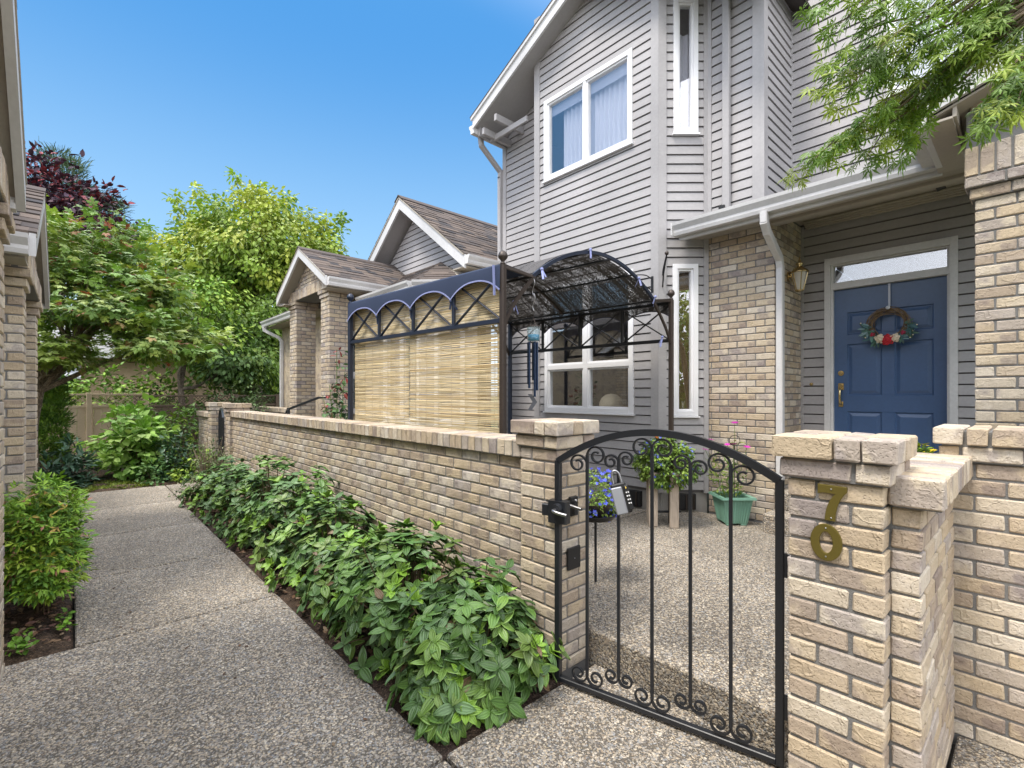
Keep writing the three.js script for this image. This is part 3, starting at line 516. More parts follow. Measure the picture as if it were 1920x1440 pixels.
{ // entry wall with the door, and the storey above it
  const o = [-1.6, DB], len = 1.80 + 1.6, U = (a) => a + 1.6; const dh = { u0: U(0.485), u1: U(1.53), y0: 0.49, y1: 2.87 }, uw = { u0: U(0.25), u1: U(1.0), y0: 4.35, y1: 5.5 };
  const lower = [];
  siding(H, o, e1, nF, len, 0.50, 3.27, [dh], (y) => [0.9, len - 0.06]); siding(H, o, e1, nF, len + 0.06, 3.60, YT, [uw], (y) => [0.5, len + 0.045]);
  wallSheet(H, 'wall', o, e1, nF, len + 0.06, 0.3, YT, [dh, uw], M.sheath, 0.1);
  board(H, 'corner_board', o, e1, nF, len - 0.065, len - 0.005, 0.5, 3.27, -0.012, 0.024, M.siding);
  windowUnit(H, o, e1, nF, uw, { f: 0.05, blinds: [[uw.u0, uw.u1, uw.y0, uw.y1, M.blind, -0.08]] });
  // door frame with transom
  const fr = board(H, 'door_frame', o, e1, nF, dh.u0, dh.u0 + 0.055, dh.y0, dh.y1, -0.10, 0.035, M.white);
  const bd = (u0, u1, y0, y1, t0, t1, nm = 'casing', mat = M.white) => board(fr, nm, o, e1, nF, u0, u1, y0, y1, t0, t1, mat);
  bd(dh.u1 - 0.055, dh.u1, dh.y0, dh.y1, -0.10, 0.035); bd(dh.u0 + 0.055, dh.u1 - 0.055, 2.80, 2.87, -0.10, 0.033); bd(dh.u0 + 0.055, dh.u1 - 0.055, 2.535, 2.605, -0.10, 0.020);
  bd(dh.u0 + 0.055, dh.u0 + 0.075, 0.49, 2.535, -0.10, 0.008, 'stop'); bd(dh.u1 - 0.075, dh.u1 - 0.055, 0.49, 2.535, -0.10, 0.008, 'stop'); bd(dh.u0 + 0.055, dh.u1 - 0.055, 0.465, 0.492, -0.1, 0.05, 'threshold', M.bronze);
  bd(dh.u0 + 0.055, dh.u0 + 0.075, 2.605, 2.80, -0.10, 0.004, 'stop'); bd(dh.u1 - 0.075, dh.u1 - 0.055, 2.605, 2.80, -0.1, 0.004, 'stop'); bd(dh.u0 + 0.075, dh.u1 - 0.075, 2.785, 2.80, -0.1, 0.004, 'stop');
  bd(dh.u0 + 0.073, dh.u1 - 0.073, 2.604, 2.787, -0.04, -0.034, 'transom_pane', M.glass);
  // six-panel door, its face 3 cm behind the wall face
  const T = -0.03, dr = board(H, 'door', o, e1, nF, U(doorR), U(doorR) + 0.115, 0.495, 2.533, T - 0.04, T, M.door), w = doorL - doorR, D0 = U(doorR);
  const dd = (u0, u1, y0, y1, t0, t1, nm, mat = M.door) => board(dr, nm, o, e1, nF, u0, u1, y0, y1, t0, t1, mat);
  dd(D0 + w - 0.115, D0 + w, 0.495, 2.533, T - 0.04, T, 'stile'); const mid = D0 + w / 2; const rails = [[0.495, 0.735], [1.255, 1.425], [1.955, 2.055], [2.285, 2.533]];
  rails.forEach(([y0, y1]) => dd(D0 + 0.115, D0 + w - 0.115, y0, y1, T - 0.04, T - 0.0005, 'rail'));
  for (let i = 0; i < 3; i++) { const y0 = rails[i][1], y1 = rails[i + 1][0]; dd(mid - 0.05, mid + 0.05, y0, y1, T - 0.04, T - 0.001, 'mullion');
    for (const [u0, u1] of [[D0 + 0.115, mid - 0.05], [mid + 0.05, D0 + w - 0.115]]) { // sunk field with a bevelled raised centre
      const O = V(o[0], 0, o[1]), X = (u, y, t) => V(o[0] + u, y, o[1] - t); const m1 = 0.016, m2 = 0.045, t0 = T - 0.014, t1 = T - 0.003; const R = (k, t) => [X(u0 + k, y0 + k, t), X(u1 - k, y0 + k, t), X(u1 - k, y1 - k, t), X(u0 + k, y1 - k, t)];
      const rings = [R(0, T - 0.002), R(m1 * 0.6, t0), R(m1, t0), R(m2, t1)], out = []; for (let s = 0; s < 3; s++) for (let k = 0; k < 4; k++) { const l = (k + 1) % 4; out.push(rings[s][k], rings[s + 1][l], rings[s][l], rings[s][k], rings[s + 1][k], rings[s + 1][l]); }
      out.push(rings[3][0], rings[3][2], rings[3][1], rings[3][0], rings[3][3], rings[3][2]); part(dr, 'panel', tris(out), M.door); } }
  // brass set
  const ha = doorL - 0.062, X = (a, y, t) => V(a, y, DB - T - (-0.0) - t - 0.0);
  const face = DB + 0.03; const kb = (a, y, t) => V(a, y, face - t);
  const cyl = (r, t0, t1, a, y) => { const g = new THREE.CylinderGeometry(r, r * 1.08, t1 - t0, 24); g.rotateX(Math.PI / 2); const p = kb(a, y, (t0 + t1) / 2); g.translate(p.x, p.y, p.z); return g; };
  part(dr, 'deadbolt', merge([cyl(0.027, 0, 0.012, ha, 1.655), cyl(0.017, 0.012, 0.022, ha, 1.655)]), M.brass);
  part(dr, 'handle_set', merge([new THREE.BoxGeometry(0.05, 0.07, 0.008).translate(...kb(ha, 1.515, 0.004).toArray()), cyl(0.018, 0.008, 0.02, ha, 1.525), tube([kb(ha, 1.50, 0.012), kb(ha, 1.475, 0.05), kb(ha, 1.42, 0.06), kb(ha, 1.36, 0.045), kb(ha, 1.33, 0.014)], 0.011, 20, 10), new THREE.BoxGeometry(0.04, 0.055, 0.008).translate(...kb(ha, 1.33, 0.004).toArray())].map(g => g)), M.brass);
  part(H, 'door_bell', merge([(() => { const g = new THREE.CylinderGeometry(0.016, 0.018, 0.012, 18); g.rotateX(Math.PI / 2); const p = V(1.655, 1.545, DB - 0.022); g.translate(p.x, p.y, p.z); return g; })(), sphere(V(1.655, 1.545, DB - 0.028), 0.007, 10)]), M.brass);
}
{ // brick pier beside the entry
  srand(302); const a0 = 1.753, a1 = 2.418, b0 = WB - 0.002, yT = 3.288, n = Math.floor((yT - 0.15) / CH);
  part(H, 'mortar_core', box(a0 + 0.007, a1 - 0.002, 0.02, yT, b0 + 0.007, DB - 0.02, 0.001), M.mortar);
  faceAlongA(H, a0, a1, 0.155, n, b0, BW, [0, MOD / 2]);
  const bag = []; for (let r = 0; r < n; r++) { let z = b0 + (r % 2 ? BW + JT : MOD / 2 + BW + JT - MOD / 2); if (r % 2) z = b0 + BW + JT; else z = b0 + BW + JT - MOD / 2; while (z < DB - 0.04) { const p = Math.max(z, b0 + BW + JT), q = Math.min(z + BL, DB - 0.03); if (q - p > 0.02) brick(H, a0, a0 + BW, 0.155 + r * CH + JT / 2, 0.155 + (r + 1) * CH - JT / 2, p, q, 'brick', bag); z += MOD; } }
  part(H, 'brick', merge(bag), bagMat, 'stuff');
}
{ // brick porch column with corbelled head and soldier course
  srand(303); const a1 = 0.257, a0 = a1 - 0.36, b0 = 4.07, b1 = b0 + 0.36; part(H, 'mortar_core', box(a0 + 0.007, a1 - 0.007, 0.1, 3.6, b0 + 0.007, b1 - 0.007, 0.001), M.mortar);
  const n = 36; const y0 = 2.618 - n * CH; for (let r = 0; r < n; r++) { const y = y0 + r * CH; if (y < 0.7) continue; const f = r % 2; const ya = y + JT / 2, yb = y + CH - JT / 2;
    if (f) { brick(H, a1 - BL, a1, ya, yb, b0, b0 + BW); brick(H, a0, a1 - BL - JT, ya, yb, b0, b0 + BW); } else { brick(H, a1 - BW, a1, ya, yb, b0, b0 + BW); brick(H, a0, a1 - BW - JT, ya, yb, b0, b0 + BW); } }
  for (const [e, y] of [[0.022, 2.618], [0.044, 2.618 + CH]]) { part(H, 'mortar_bed', box(a0 - e + 0.008, a1 + e - 0.008, y, y + CH, b0 - e + 0.008, b1 + e, 0.001), M.mortar); brick(H, a1 + e - BL, a1 + e, y + 0.004, y + CH - 0.004, b0 - e, b0 + 0.1); brick(H, a0 - e, a1 + e - BL - JT, y + 0.004, y + CH - 0.004, b0 - e, b0 + 0.1); }
  const ys = 2.618 + 2 * CH; part(H, 'mortar_bed', box(-1.2, a1 + 0.036, ys, ys + 0.40, b0 - 0.036, b1, 0.001), M.mortar); for (let x = a1 + 0.044; x > -1.1; x -= CH + 0.003) brick(H, x - CH + 0.009, x, ys + 0.005, ys + 0.178, b0 - 0.044, b0 + 0.05, 'soldier_brick');
  for (let r = 0; r < 5; r++) { const y = ys + 0.185 + r * CH; faceAlongA(H, -1.1, a1 + 0.02, y, 1, b0 - 0.03, BW, [r % 2 ? 0.02 : 0.11]); }
}
{ // porch roof: gutter, fascia, beam, ceiling, low roof
  const gL = 2.60, gR = 0.50, gb = 4.77, y = 3.105; gutter(H, V(gL, y, gb), V(gR, y, gb), V(0, 0, -1)); part(H, 'fascia', box(gR - 0.02, gL - 0.02, y - 0.035, y + 0.13, gb + 0.002, gb + 0.04, 0.003), M.fascia);
  part(H, 'soffit', box(0.32, gL - 0.04, y + 0.012, y + 0.03, gb + 0.041, WB - 0.03, 0.001), M.soffit);
  part(H, 'porch_ceiling', box(-0.6, 1.80, 3.29, 3.305, WB - 0.005, DB - 0.02, 0.002), M.soffit); part(H, 'beam', box(-0.3, 1.752, 3.085, 3.288, 5.0, WB - 0.01, 0.006), M.soffit);
  for (let i = 0; i < 4; i++) part(H, 'ceiling_moulding', box(0.25, 1.70, 3.225 + i * 0.014, 3.242 + i * 0.014, DB - 0.03 - 0.03 * (i + 1), DB - 0.03 - 0.03 * i, 0.003), M.soffit);
  deck(H, [V(gL, y + 0.145, gb - 0.05), V(gR - 1.5, y + 0.145, gb - 0.05), V(gR - 1.5, y + 0.145 + 0.30 * 1.19, DB - 0.03), V(1.85, y + 0.145 + 0.30 * 1.19, DB - 0.03), V(1.85, y + 0.145 + 0.30 * 0.37, WB - 0.03), V(gL, y + 0.145 + 0.30 * 0.37, WB - 0.03)], 0.012, S([0.05, 0.055, 0.065], { roughness: 0.9 }), 'porch_roof');
  part(H, 'gutter_cap', box(gL - 0.004, gL + 0.006, y, y + 0.13, gb - 0.12, gb, 0.001), M.gutter);
  // downspout with offset
  const pts = [V(1.70, y + 0.01, gb - 0.06), V(1.70, y - 0.09, gb - 0.055), V(1.705, y - 0.16, gb + 0.03), V(1.712, y - 0.34, WB + 0.01), V(1.716, y - 0.42, WB + 0.045), V(1.716, 0.2, WB + 0.045)]; downspout(H, pts, 0.062, 0.075);
  // entry gable on the right: side gutter, rake, soffit
  gutter(H, V(0.5, y, gb - 0.12), V(0.5, y, 3.86), V(1, 0, 0)); part(H, 'fascia', box(0.46, 0.498, y - 0.03, y + 0.15, 3.86, gb - 0.12, 0.003), M.fascia);
  const sl = 0.36, rk = (a) => y + 0.0 + (0.55 - a) * sl; const rd = V(-1, sl, 0).normalize();
  part(H, 'rake_board', prism(V(0.60, y - 0.02, 3.86), V(-1.2, y - 0.02 + 1.8 * sl, 3.86), [[-0.03, 0], [0.0, 0], [0.0, 0.19], [-0.03, 0.19]], V(0, 0, -1)), M.fascia);
  deck(H, [V(0.62, y + 0.19, 3.80), V(-1.2, y + 0.19 + 1.82 * sl, 3.80), V(-1.2, y + 0.19 + 1.82 * sl, 6.0), V(0.62, y + 0.19, 6.0)].map(v => v), 0.02, S([0.06, 0.06, 0.065], { roughness: 0.95 }), 'gable_roof');
  deck(H, [V(0.455, y + 0.03, 3.89), V(-1.2, y + 0.03 + 1.655 * sl, 3.89), V(-1.2, y + 0.03 + 1.655 * sl, 4.72), V(0.455, y + 0.03, 4.72)], 0.012, M.soffit, 'gable_soffit'); part(H, 'eave_soffit', box(0.34, 0.498, y - 0.028, y - 0.012, 3.87, gb - 0.0, 0.002), M.soffit); part(H, 'gable_return', box(0.26, 0.45, y - 0.01, y + 0.17, 4.46, 4.5, 0.003), M.soffit); part(H, 'gable_return', box(0.325, 0.345, y - 0.01, y + 0.12, 3.9, 4.455, 0.003), M.soffit);
}
{ // upper gable: rake, eave, rafters, gutter end, downspout
  const sl = 0.45, pk = 3.73, b0 = 4.50, tail = 5.77, yt = 5.42, Y = (a) => yt + (tail - a) * sl;
  const dir = V(-1, sl, 0); part(H, 'rake_board', prism(V(tail, yt, b0), V(pk, Y(pk), b0), [[0, 0.03], [0.03, 0.03], [0.03, 0.19], [0, 0.19]], V(0, 0, -1)), M.fascia);
  part(H, 'rake_trim', prism(V(tail + 0.02, yt + 0.15, b0 - 0.031), V(pk, Y(pk) + 0.16, b0 - 0.031), [[0, 0], [0.02, 0.005], [0.02, 0.05], [0, 0.05]], V(0, 0, -1)), M.gutter);
  part(H, 'rake_board', prism(V(2 * pk - tail, yt, b0), V(pk, Y(pk), b0), [[0, 0], [0.035, 0], [0.035, 0.22], [0, 0.22]], V(0, 0, -1)), M.fascia);
  for (const s of [1, -1]) { const A = pk + s * (tail - pk + 0.04), B = pk; deck(H, [V(A, yt + 0.215, b0 - 0.055), V(B, Y(pk) + 0.235, b0 - 0.055), V(B, Y(pk) + 0.235, 9), V(A, yt + 0.215, 9)], 0.015, S([0.07, 0.06, 0.055], { roughness: 1 }), 'roof');
    deck(H, [V(pk + s * (tail - pk - 0.02), yt + 0.07, b0 + 0.005), V(B, Y(pk) + 0.07, b0 + 0.005), V(B, Y(pk) + 0.07, 5.1), V(pk + s * (tail - pk - 0.02), yt + 0.07, 5.1)], 0.012, M.siding, 'roof_soffit'); }
  part(H, 'beam', box(4.9, 5.70, 5.32, 5.40, 4.76, 4.80, 0.004), M.siding); part(H, 'rafter', box(5.30, 5.35, 5.42, 5.52, 4.54, 5.1, 0.004), M.siding); part(H, 'rafter', box(5.58, 5.63, 5.33, 5.43, 4.54, 5.1, 0.004), M.siding);
  const p = V(tail, yt - 0.02, 4.42); gutter(H, V(tail - 0.02, yt - 0.03, 4.48), V(tail - 0.02, yt - 0.03, 9), V(1, 0, 0)); part(H, 'fascia', box(5.71, 5.748, yt - 0.06, yt + 0.12, 4.56, 9, 0.003), M.siding);
  downspout(H, [V(5.81, yt - 0.02, 4.66), V(5.81, yt - 0.14, 4.68), V(5.82, yt - 0.42, WB - 0.04), V(5.83, yt - 0.52, WB - 0.04), V(5.83, 0.3, WB - 0.04)], 0.07, 0.07, M.siding);
}
{ // foundation and crawl vents
  part(H, 'foundation', box(bayR - 0.02, bayL, 0.05, YS, BB + 0.02, BB + 0.15, 0.004), M.foundation);
  const q = [2.428, WB], d = [(bayR - 2.428) / 0.533, (BB - WB) / 0.533], n = [-Math.abs(d[1]), -Math.abs(d[0])];
  board(H, 'foundation', q, d, n, 0, 0.54, 0.05, YS, -0.14, -0.02, M.foundation);
  const vent = (u) => { const v = board(H, 'crawl_vent', q, d, n, u, u + 0.28, 0.18, 0.35, -0.015, 0.03, M.black); for (let i = 0; i < 4; i++) board(v, 'vent_bar', q, d, n, u + 0.02 + i * 0.08, u + 0.032 + i * 0.08, 0.185, 0.345, 0.03, 0.045, M.bronze); }; vent(0.14);
  const v2 = board(H, 'crawl_vent', [bayR, BB], e1, nF, 0.22, 0.56, 0.17, 0.34, -0.03, 0.03, M.black); for (let i = 0; i < 3; i++) board(v2, 'vent_bar', [bayR, BB], e1, nF, 0.26 + i * 0.1, 0.272 + i * 0.1, 0.175, 0.335, 0.03, 0.042, M.bronze);
}
{ // rooms behind the glass: floor, back walls, ceilings
  const mk = (a0, a1, y0, y1, b0, b1) => { part(H, 'room_wall', box(a0, a1, y0, y1, b1, b1 + 0.05, 0.001), M.room); part(H, 'room_wall', box(a0 - 0.05, a0, y0, y1, b0, b1, 0.001), M.room); part(H, 'room_wall', box(a1, a1 + 0.05, y0, y1, b0, b1, 0.001), M.room); part(H, 'room_floor', box(a0, a1, y0 - 0.05, y0, b0, b1, 0.001), M.room); part(H, 'room_ceiling', box(a0, a1, y1, y1 + 0.05, b0, b1, 0.001), M.room); };
  mk(2.5, 5.6, 0.5, 2.95, 5.35, 8.4); mk(2.5, 5.6, 4.0, 6.4, 5.35, 6.4); mk(-1.4, 1.7, 0.4, 3.0, 6.06, 8.5); mk(-1.4, 1.7, 3.2, 6.4, 6.06, 7);
  part(H, 'fireplace', merge([box(3.0, 3.75, 0.5, 1.45, 8.1, 8.38, 0.01), box(2.85, 3.9, 1.75, 1.85, 8.0, 8.38, 0.01)]), S([0.32, 0.30, 0.28])); part(H, 'firebox', box(3.15, 3.6, 0.55, 1.3, 8.05, 8.095, 0.004), M.black);
  const Lm = thing('table_lamp', 'round pale lamp shade seen through the lower bay window', 'lamp', [4.05, 0.5, 5.6]);
  part(Lm, 'shade', lathe([[0.17, 0], [0.168, 0.04], [0.14, 0.11], [0.08, 0.16], [0.0, 0.175]], V(4.05, 1.27, 5.6), 24), S([0.55, 0.50, 0.38], DS)); part(Lm, 'lamp_base', lathe([[0.0, 0], [0.09, 0.005], [0.03, 0.05], [0.025, 0.7], [0, 0.75]], V(4.05, 0.502, 5.6), 16), M.bronze);
}
{ // black plant brackets screwed to the bay corner
  const br = thing('plant_bracket', 'small black metal plant bracket on the bay front corner board', 'bracket', [3.0, 2.6, 4.70]); part(br, 'arm', merge([tube([V(2.86, 2.70, 4.70), V(2.88, 2.73, 4.60), V(3.05, 2.74, 4.50)], 0.006, 12, 6), tube([V(2.86, 2.58, 4.70), V(2.90, 2.62, 4.62), V(3.05, 2.74, 4.50)], 0.006, 12, 6)]), M.black); part(br, 'plate', box(2.84, 2.87, 2.55, 2.73, 4.697, 4.704, 0.002), M.black);
  const b2 = thing('plant_bracket', 'small black metal plant bracket above the narrow window', 'bracket', [2.76, 2.75, 4.70]); part(b2, 'arm', merge([tube([V(2.745, 2.73, 4.73), V(2.70, 2.76, 4.66), V(2.60, 2.89, 4.56)], 0.008, 12, 6), tube([V(2.745, 2.60, 4.73), V(2.69, 2.70, 4.65), V(2.60, 2.89, 4.56)], 0.008, 12, 6)]), M.black); part(b2, 'hook', sphere(V(2.60, 2.90, 4.56), 0.022, 8), M.bronze);
}
// ---------------------------------------------------------------- small brick porch with a gable (used by both neighbours)
function gablePorch(T, c, half, bF, s, yEave, slope, col, yBase, yCap, colW, opt = {}) {
  // c centre along a, bF front plane of the columns, s = +1 house lies toward +b, -1 toward -b; col = [a0 of near column, a0 of far column]
  const B = (d) => bF + s * d, bx = (a0, a1, y0, y1, d0, d1, cc) => box(a0, a1, y0, y1, B(d0), B(d1), cc); const tone = opt.bag ? [] : undefined;
  const nn = Math.round((yCap - yBase) / CH), y0 = yCap - nn * CH; const bag = [];
  for (const a0 of col) {
    const a1 = a0 + colW; part(T, 'mortar_core', bx(a0 + 0.006, a1 - 0.006, yBase - 0.3, yCap + 2 * CH, 0.006, colW - 0.006, 0.001), M.mortar);
    const near = opt.near && opt.near(a0);
    for (let r = 0; r < nn; r++) { const y = y0 + r * CH + JT / 2, yy = y + BH, f = r % 2; const dst = near ? undefined : bag;
      const q = (p, u, v, w) => brick(T, p, u, y, yy, Math.min(B(v), B(w)), Math.max(B(v), B(w)), 'brick', dst);
      const h = colW / 2;
      if (f) { q(a0, a0 + h - 0.005, 0, BW); q(a0 + h + 0.005, a1, 0, BW); q(a0, a0 + BW, BW + JT, BW + JT + (colW - BW - JT) * 0.66); q(a0, a0 + BW, BW + 2 * JT + (colW - BW - JT) * 0.66, colW); }
      else { q(a0, a0 + BW, 0, BL); q(a0, a0 + BW, BL + JT, colW); q(a0 + BW + JT, a0 + BW + JT + BL, 0, BW); q(a0 + BW + 2 * JT + BL, a1, 0, BW); } }
    for (const [e, k] of [[0.02, 0], [0.04, 1]]) { const y = yCap + k * CH; const dst = near ? undefined : bag; const q = (p, u, v, w) => brick(T, p, u, y + 0.004, y + CH - 0.004, Math.min(B(v), B(w)), Math.max(B(v), B(w)), 'brick', dst);
      q(a0 - e, a0 + colW * 0.55, -e, colW * 0.5); q(a0 + colW * 0.55 + JT, a1 + e, -e, colW * 0.5); q(a0 - e, a1 + e, colW * 0.5 + JT, colW + e); }
  }
  // lintel: soldier course, brick gable above
  const yl = yCap + 2 * CH, aL = col[0] - 0.03, aR = col[1] + colW + 0.03; part(T, 'lintel_core', bx(aL + 0.006, aR - 0.006, yl + 0.001, yl + 0.19, -0.022, colW, 0.002), M.mortar);
  for (let x = aL; x < aR - 0.03; x += CH) brick(T, x + 0.004, Math.min(x + CH - 0.004, aR), yl + 0.004, yl + 0.178, Math.min(B(-0.03), B(0.03)), Math.max(B(-0.03), B(0.03)), 'soldier_brick', bag);
  { let z = 0.06; while (z < colW) { brick(T, aL, aL + 0.04, yl + 0.004, yl + 0.178, Math.min(B(z), B(z + CH - 0.01)), Math.max(B(z), B(z + CH - 0.01)), 'soldier_brick', bag); z += CH; } }
  const peak = yEave + slope * half; const gy = yl + 0.182; let r = 0; for (let y = gy; y < peak - 0.1; y += CH, r++) { const hw = Math.min((aR - aL) / 2, (peak - 0.05 - y - CH) / slope); if (hw < 0.05) break; let x = c - hw - (r % 2 ? MOD / 2 : 0); while (x < c + hw) { const p = Math.max(x, c - hw), q = Math.min(x + BL, c + hw); if (q - p > 0.02) brick(T, p, q, y + 0.004, y + CH - 0.005, Math.min(B(0), B(0.05)), Math.max(B(0), B(0.05)), 'brick', bag); x += MOD; } }
  const gs = new THREE.Shape(); gs.moveTo(c - half + 0.1, gy - 0.01); gs.lineTo(c + half - 0.1, gy - 0.01); gs.lineTo(c, peak - 0.03); gs.closePath();
  { const w = Math.min(half - 0.1, (peak - 0.03 - gy) / slope); const P3 = [V(c - w, gy, B(0.012)), V(c + w, gy, B(0.012)), V(c, peak - 0.04, B(0.012)), V(c - w, gy, B(0.06)), V(c + w, gy, B(0.06)), V(c, peak - 0.04, B(0.06))]; const o = [P3[0], P3[2], P3[1], P3[3], P3[4], P3[5], P3[0], P3[1], P3[4], P3[0], P3[4], P3[3], P3[0], P3[3], P3[5], P3[0], P3[5], P3[2], P3[1], P3[2], P3[5], P3[1], P3[5], P3[4]]; part(T, 'gable_core', tris(o), S([0.30, 0.30, 0.295], { roughness: 1, side: THREE.DoubleSide })); }
  if (bag.length) part(T, 'brick', merge(bag), bagMat, 'stuff');
  // rakes, side gutters, roof
  const out = V(0, 0, -s), ov = opt.ov || 0.2, dep = opt.depth || 1.6;
  for (const e of [-1, 1]) {
    part(T, 'rake_board', prism(V(c + e * half, yEave - 0.10, B(-ov)), V(c, peak - 0.10, B(-ov)), [[0, 0], [0.035, 0], [0.035, 0.155], [0, 0.155]], out), M.fascia);
    part(T, 'rake_soffit', prism(V(c + e * (half - 0.01), yEave - 0.06, B(-ov) ), V(c, peak - 0.06, B(-ov)), [[-ov - 0.02, 0], [-0.002, 0], [-0.002, 0.015], [-ov - 0.02, 0.015]], out), M.soffit);
    const eave = V(c + e * half, yEave + 0.055, B(-ov - 0.04)), eb = V(c + e * half, yEave + 0.055, B(dep)); const up = V(-e, slope, 0).normalize(); const len = half * Math.hypot(1, slope);
    deck(T, [eave.clone(), eb.clone(), V(c, peak + 0.055, B(dep)), V(c, peak + 0.055, B(-ov - 0.04))], 0.02, M.soffit);
    roofPlane(T, eave, eb, up, () => [0, dep + ov + 0.04], len);
    gutter(T, V(c + e * (half - 0.03), yEave - 0.1, B(-ov)), V(c + e * (half - 0.03), yEave - 0.1, B(dep)), V(e, 0, 0));
    part(T, 'eave_soffit', box(c + e * (half - 0.04), c + e * (half - 0.32), yEave - 0.115, yEave - 0.10, B(-ov + 0.02), B(dep), 0.001), M.soffit);
  }
  part(T, 'ridge_cap', merge([-1, 1].map(e => prism(V(c, peak + 0.065, B(-ov - 0.045)), V(c, peak + 0.065, B(dep)), [[0, 0], [0.12, -0.12 * slope], [0.12, -0.12 * slope + 0.012], [0, 0.012]], V(e, 0, 0)))), S([0.085, 0.07, 0.065], { roughness: 1 }));
  part(T, 'porch_ceiling', bx(col[0], col[1] + colW, yl + 0.19, yl + 0.2, 0.07, dep, 0.001), M.soffit);
}
{ // neighbour's house past the gazebo
  srand(401);
  const N = thing('neighbour_house', 'single-storey house with brick gabled porch, grey gable siding and brown shingle roofs', 'house', [9, 0, 4.8]);
  gablePorch(N, 8.66, 1.2, 3.10, 1, 3.235, 0.58, [7.81, 9.37], 0.4, 3.04, 0.36, { ov: 0.17, depth: 2.2, near: () => true });
  // main gable with siding
  const wb = 4.75, pk = 7.83, yp = 4.93, sl = 0.74, n = nF; const lim = (y) => { const h = Math.max(0, (yp - 0.16 - y) / sl); return [Math.max(0, 7.83 - 5.80 - h), Math.min(4.2, 2.03 + h)]; };
  siding(N, [5.80, wb], e1, n, 4.2, 3.0, 4.9, [], (y) => lim(y));
  wallSheet(N, 'wall', [5.8, wb], e1, n, 4.2, 0, 0, [], M.sheath, 0.1, [[0, 0.3], [6.8, 0.3], [6.8, 3.3], [4.2, 3.3], [2.03, yp - 0.1], [0, 3.35]]);
  const ob = 4.42, tail = 5.86, Y = (a) => yp - Math.abs(a - pk) * sl;
  for (const a of [tail, 2 * pk - tail]) { part(N, 'rake_board', prism(V(a, Y(a) - 0.12, ob), V(pk, yp - 0.12, ob), [[0, 0], [0.035, 0], [0.035, 0.21], [0, 0.21]], V(0, 0, -1)), M.fascia);
    part(N, 'rake_soffit', prism(V(a, Y(a) - 0.05, ob), V(pk, yp - 0.05, ob), [[-0.36, 0], [-0.002, 0], [-0.002, 0.015], [-0.36, 0.015]], V(0, 0, -1)), M.siding); }
  const len = (pk - tail) * Math.hypot(1, sl);
  for (const [a, e] of [[tail, 1], [2 * pk - tail, -1]]) { const E0 = V(a, Y(a) + 0.10, ob - 0.05), E1 = V(a, Y(a) + 0.10, 9.2), up = V(e, sl, 0).normalize(); deck(N, [E0.clone(), E1.clone(), V(pk, yp + 0.10, 9.2), V(pk, yp + 0.10, ob - 0.05)], 0.02, M.soffit); roofPlane(N, E0, E1, up, () => [0, 9.2 - ob + 0.05], len); }
  part(N, 'ridge_cap', merge([-1, 1].map(e => prism(V(pk, yp + 0.115, ob - 0.06), V(pk, yp + 0.115, 9.2), [[0, 0], [0.13, -0.13 * sl], [0.13, -0.13 * sl + 0.014], [0, 0.014]], V(e, 0, 0)))), S([0.085, 0.07, 0.065], { roughness: 1 }));
  gutter(N, V(tail + 0.0, Y(tail) - 0.06, ob - 0.03), V(tail, Y(tail) - 0.06, 5.1), V(-1, 0, 0)); part(N, 'eave_soffit', box(tail + 0.01, tail + 0.35, Y(tail) - 0.09, Y(tail) - 0.07, ob, 5.1, 0.002), M.soffit);
  // window bay with a low hipped roof, its wall and windows behind the blinds
  const be = 3.52, ye = 2.98, c0 = V(7.6, ye, be), c1 = V(5.88, ye, be), c2 = V(5.36, ye, 4.04), c3 = V(5.36, ye, 4.75); const yt = 3.72;
  const t0 = V(8.6, yt, wb - 0.03), t1 = V(6.99, yt, wb - 0.03);
  { const up = V(0, yt - ye, wb - be).normalize(), L = Math.hypot(yt - ye, wb - be); deck(N, [V(7.6, ye + 0.01, be), c1.clone(), t1.clone(), t0.clone()], 0.02, M.soffit); roofPlane(N, V(7.6, ye + 0.02, be), V(5.88, ye + 0.02, be), up, (v) => [0 - v * 0.7, 1.72 - (v / L) * 1.11], L);
    const p0 = c1.clone(), p1 = c2.clone(); deck(N, [p0.clone(), p1.clone(), t1.clone()], 0.02, M.soffit); const D = p1.clone().sub(p0), dl = D.length(); D.normalize(); const rel = t1.clone().sub(p0); const along = rel.dot(D); const upv = rel.clone().addScaledVector(D, -along); const ul = upv.length(); roofPlane(N, p0.clone().add(new THREE.Vector3(0, 0.015, 0)), p1.clone().add(new THREE.Vector3(0, 0.015, 0)), upv.clone().normalize(), (v) => [along * v / ul, mix(dl, along, v / ul)], ul);
    deck(N, [p1.clone(), c3.clone(), t1.clone()], 0.02, M.soffit, 'roof_deck'); }
  gutter(N, V(7.5, ye - 0.10, be), V(5.88, ye - 0.10, be), V(0, 0, -1)); const dn = V(-0.7071, 0, -0.7071); gutter(N, V(5.88, ye - 0.10, be), V(5.36, ye - 0.10, 4.04), dn);
  part(N, 'bay_soffit', tris([V(7.6, ye - 0.1, be), V(5.88, ye - 0.1, be), V(5.88, ye - 0.1, 4.75), V(7.6, ye - 0.1, be), V(5.88, ye - 0.1, 4.75), V(7.6, ye - 0.1, 4.75), V(5.88, ye - 0.1, be), V(5.36, ye - 0.1, 4.04), V(5.88, ye - 0.1, 4.75)]), S([0.42, 0.385, 0.33], DS));
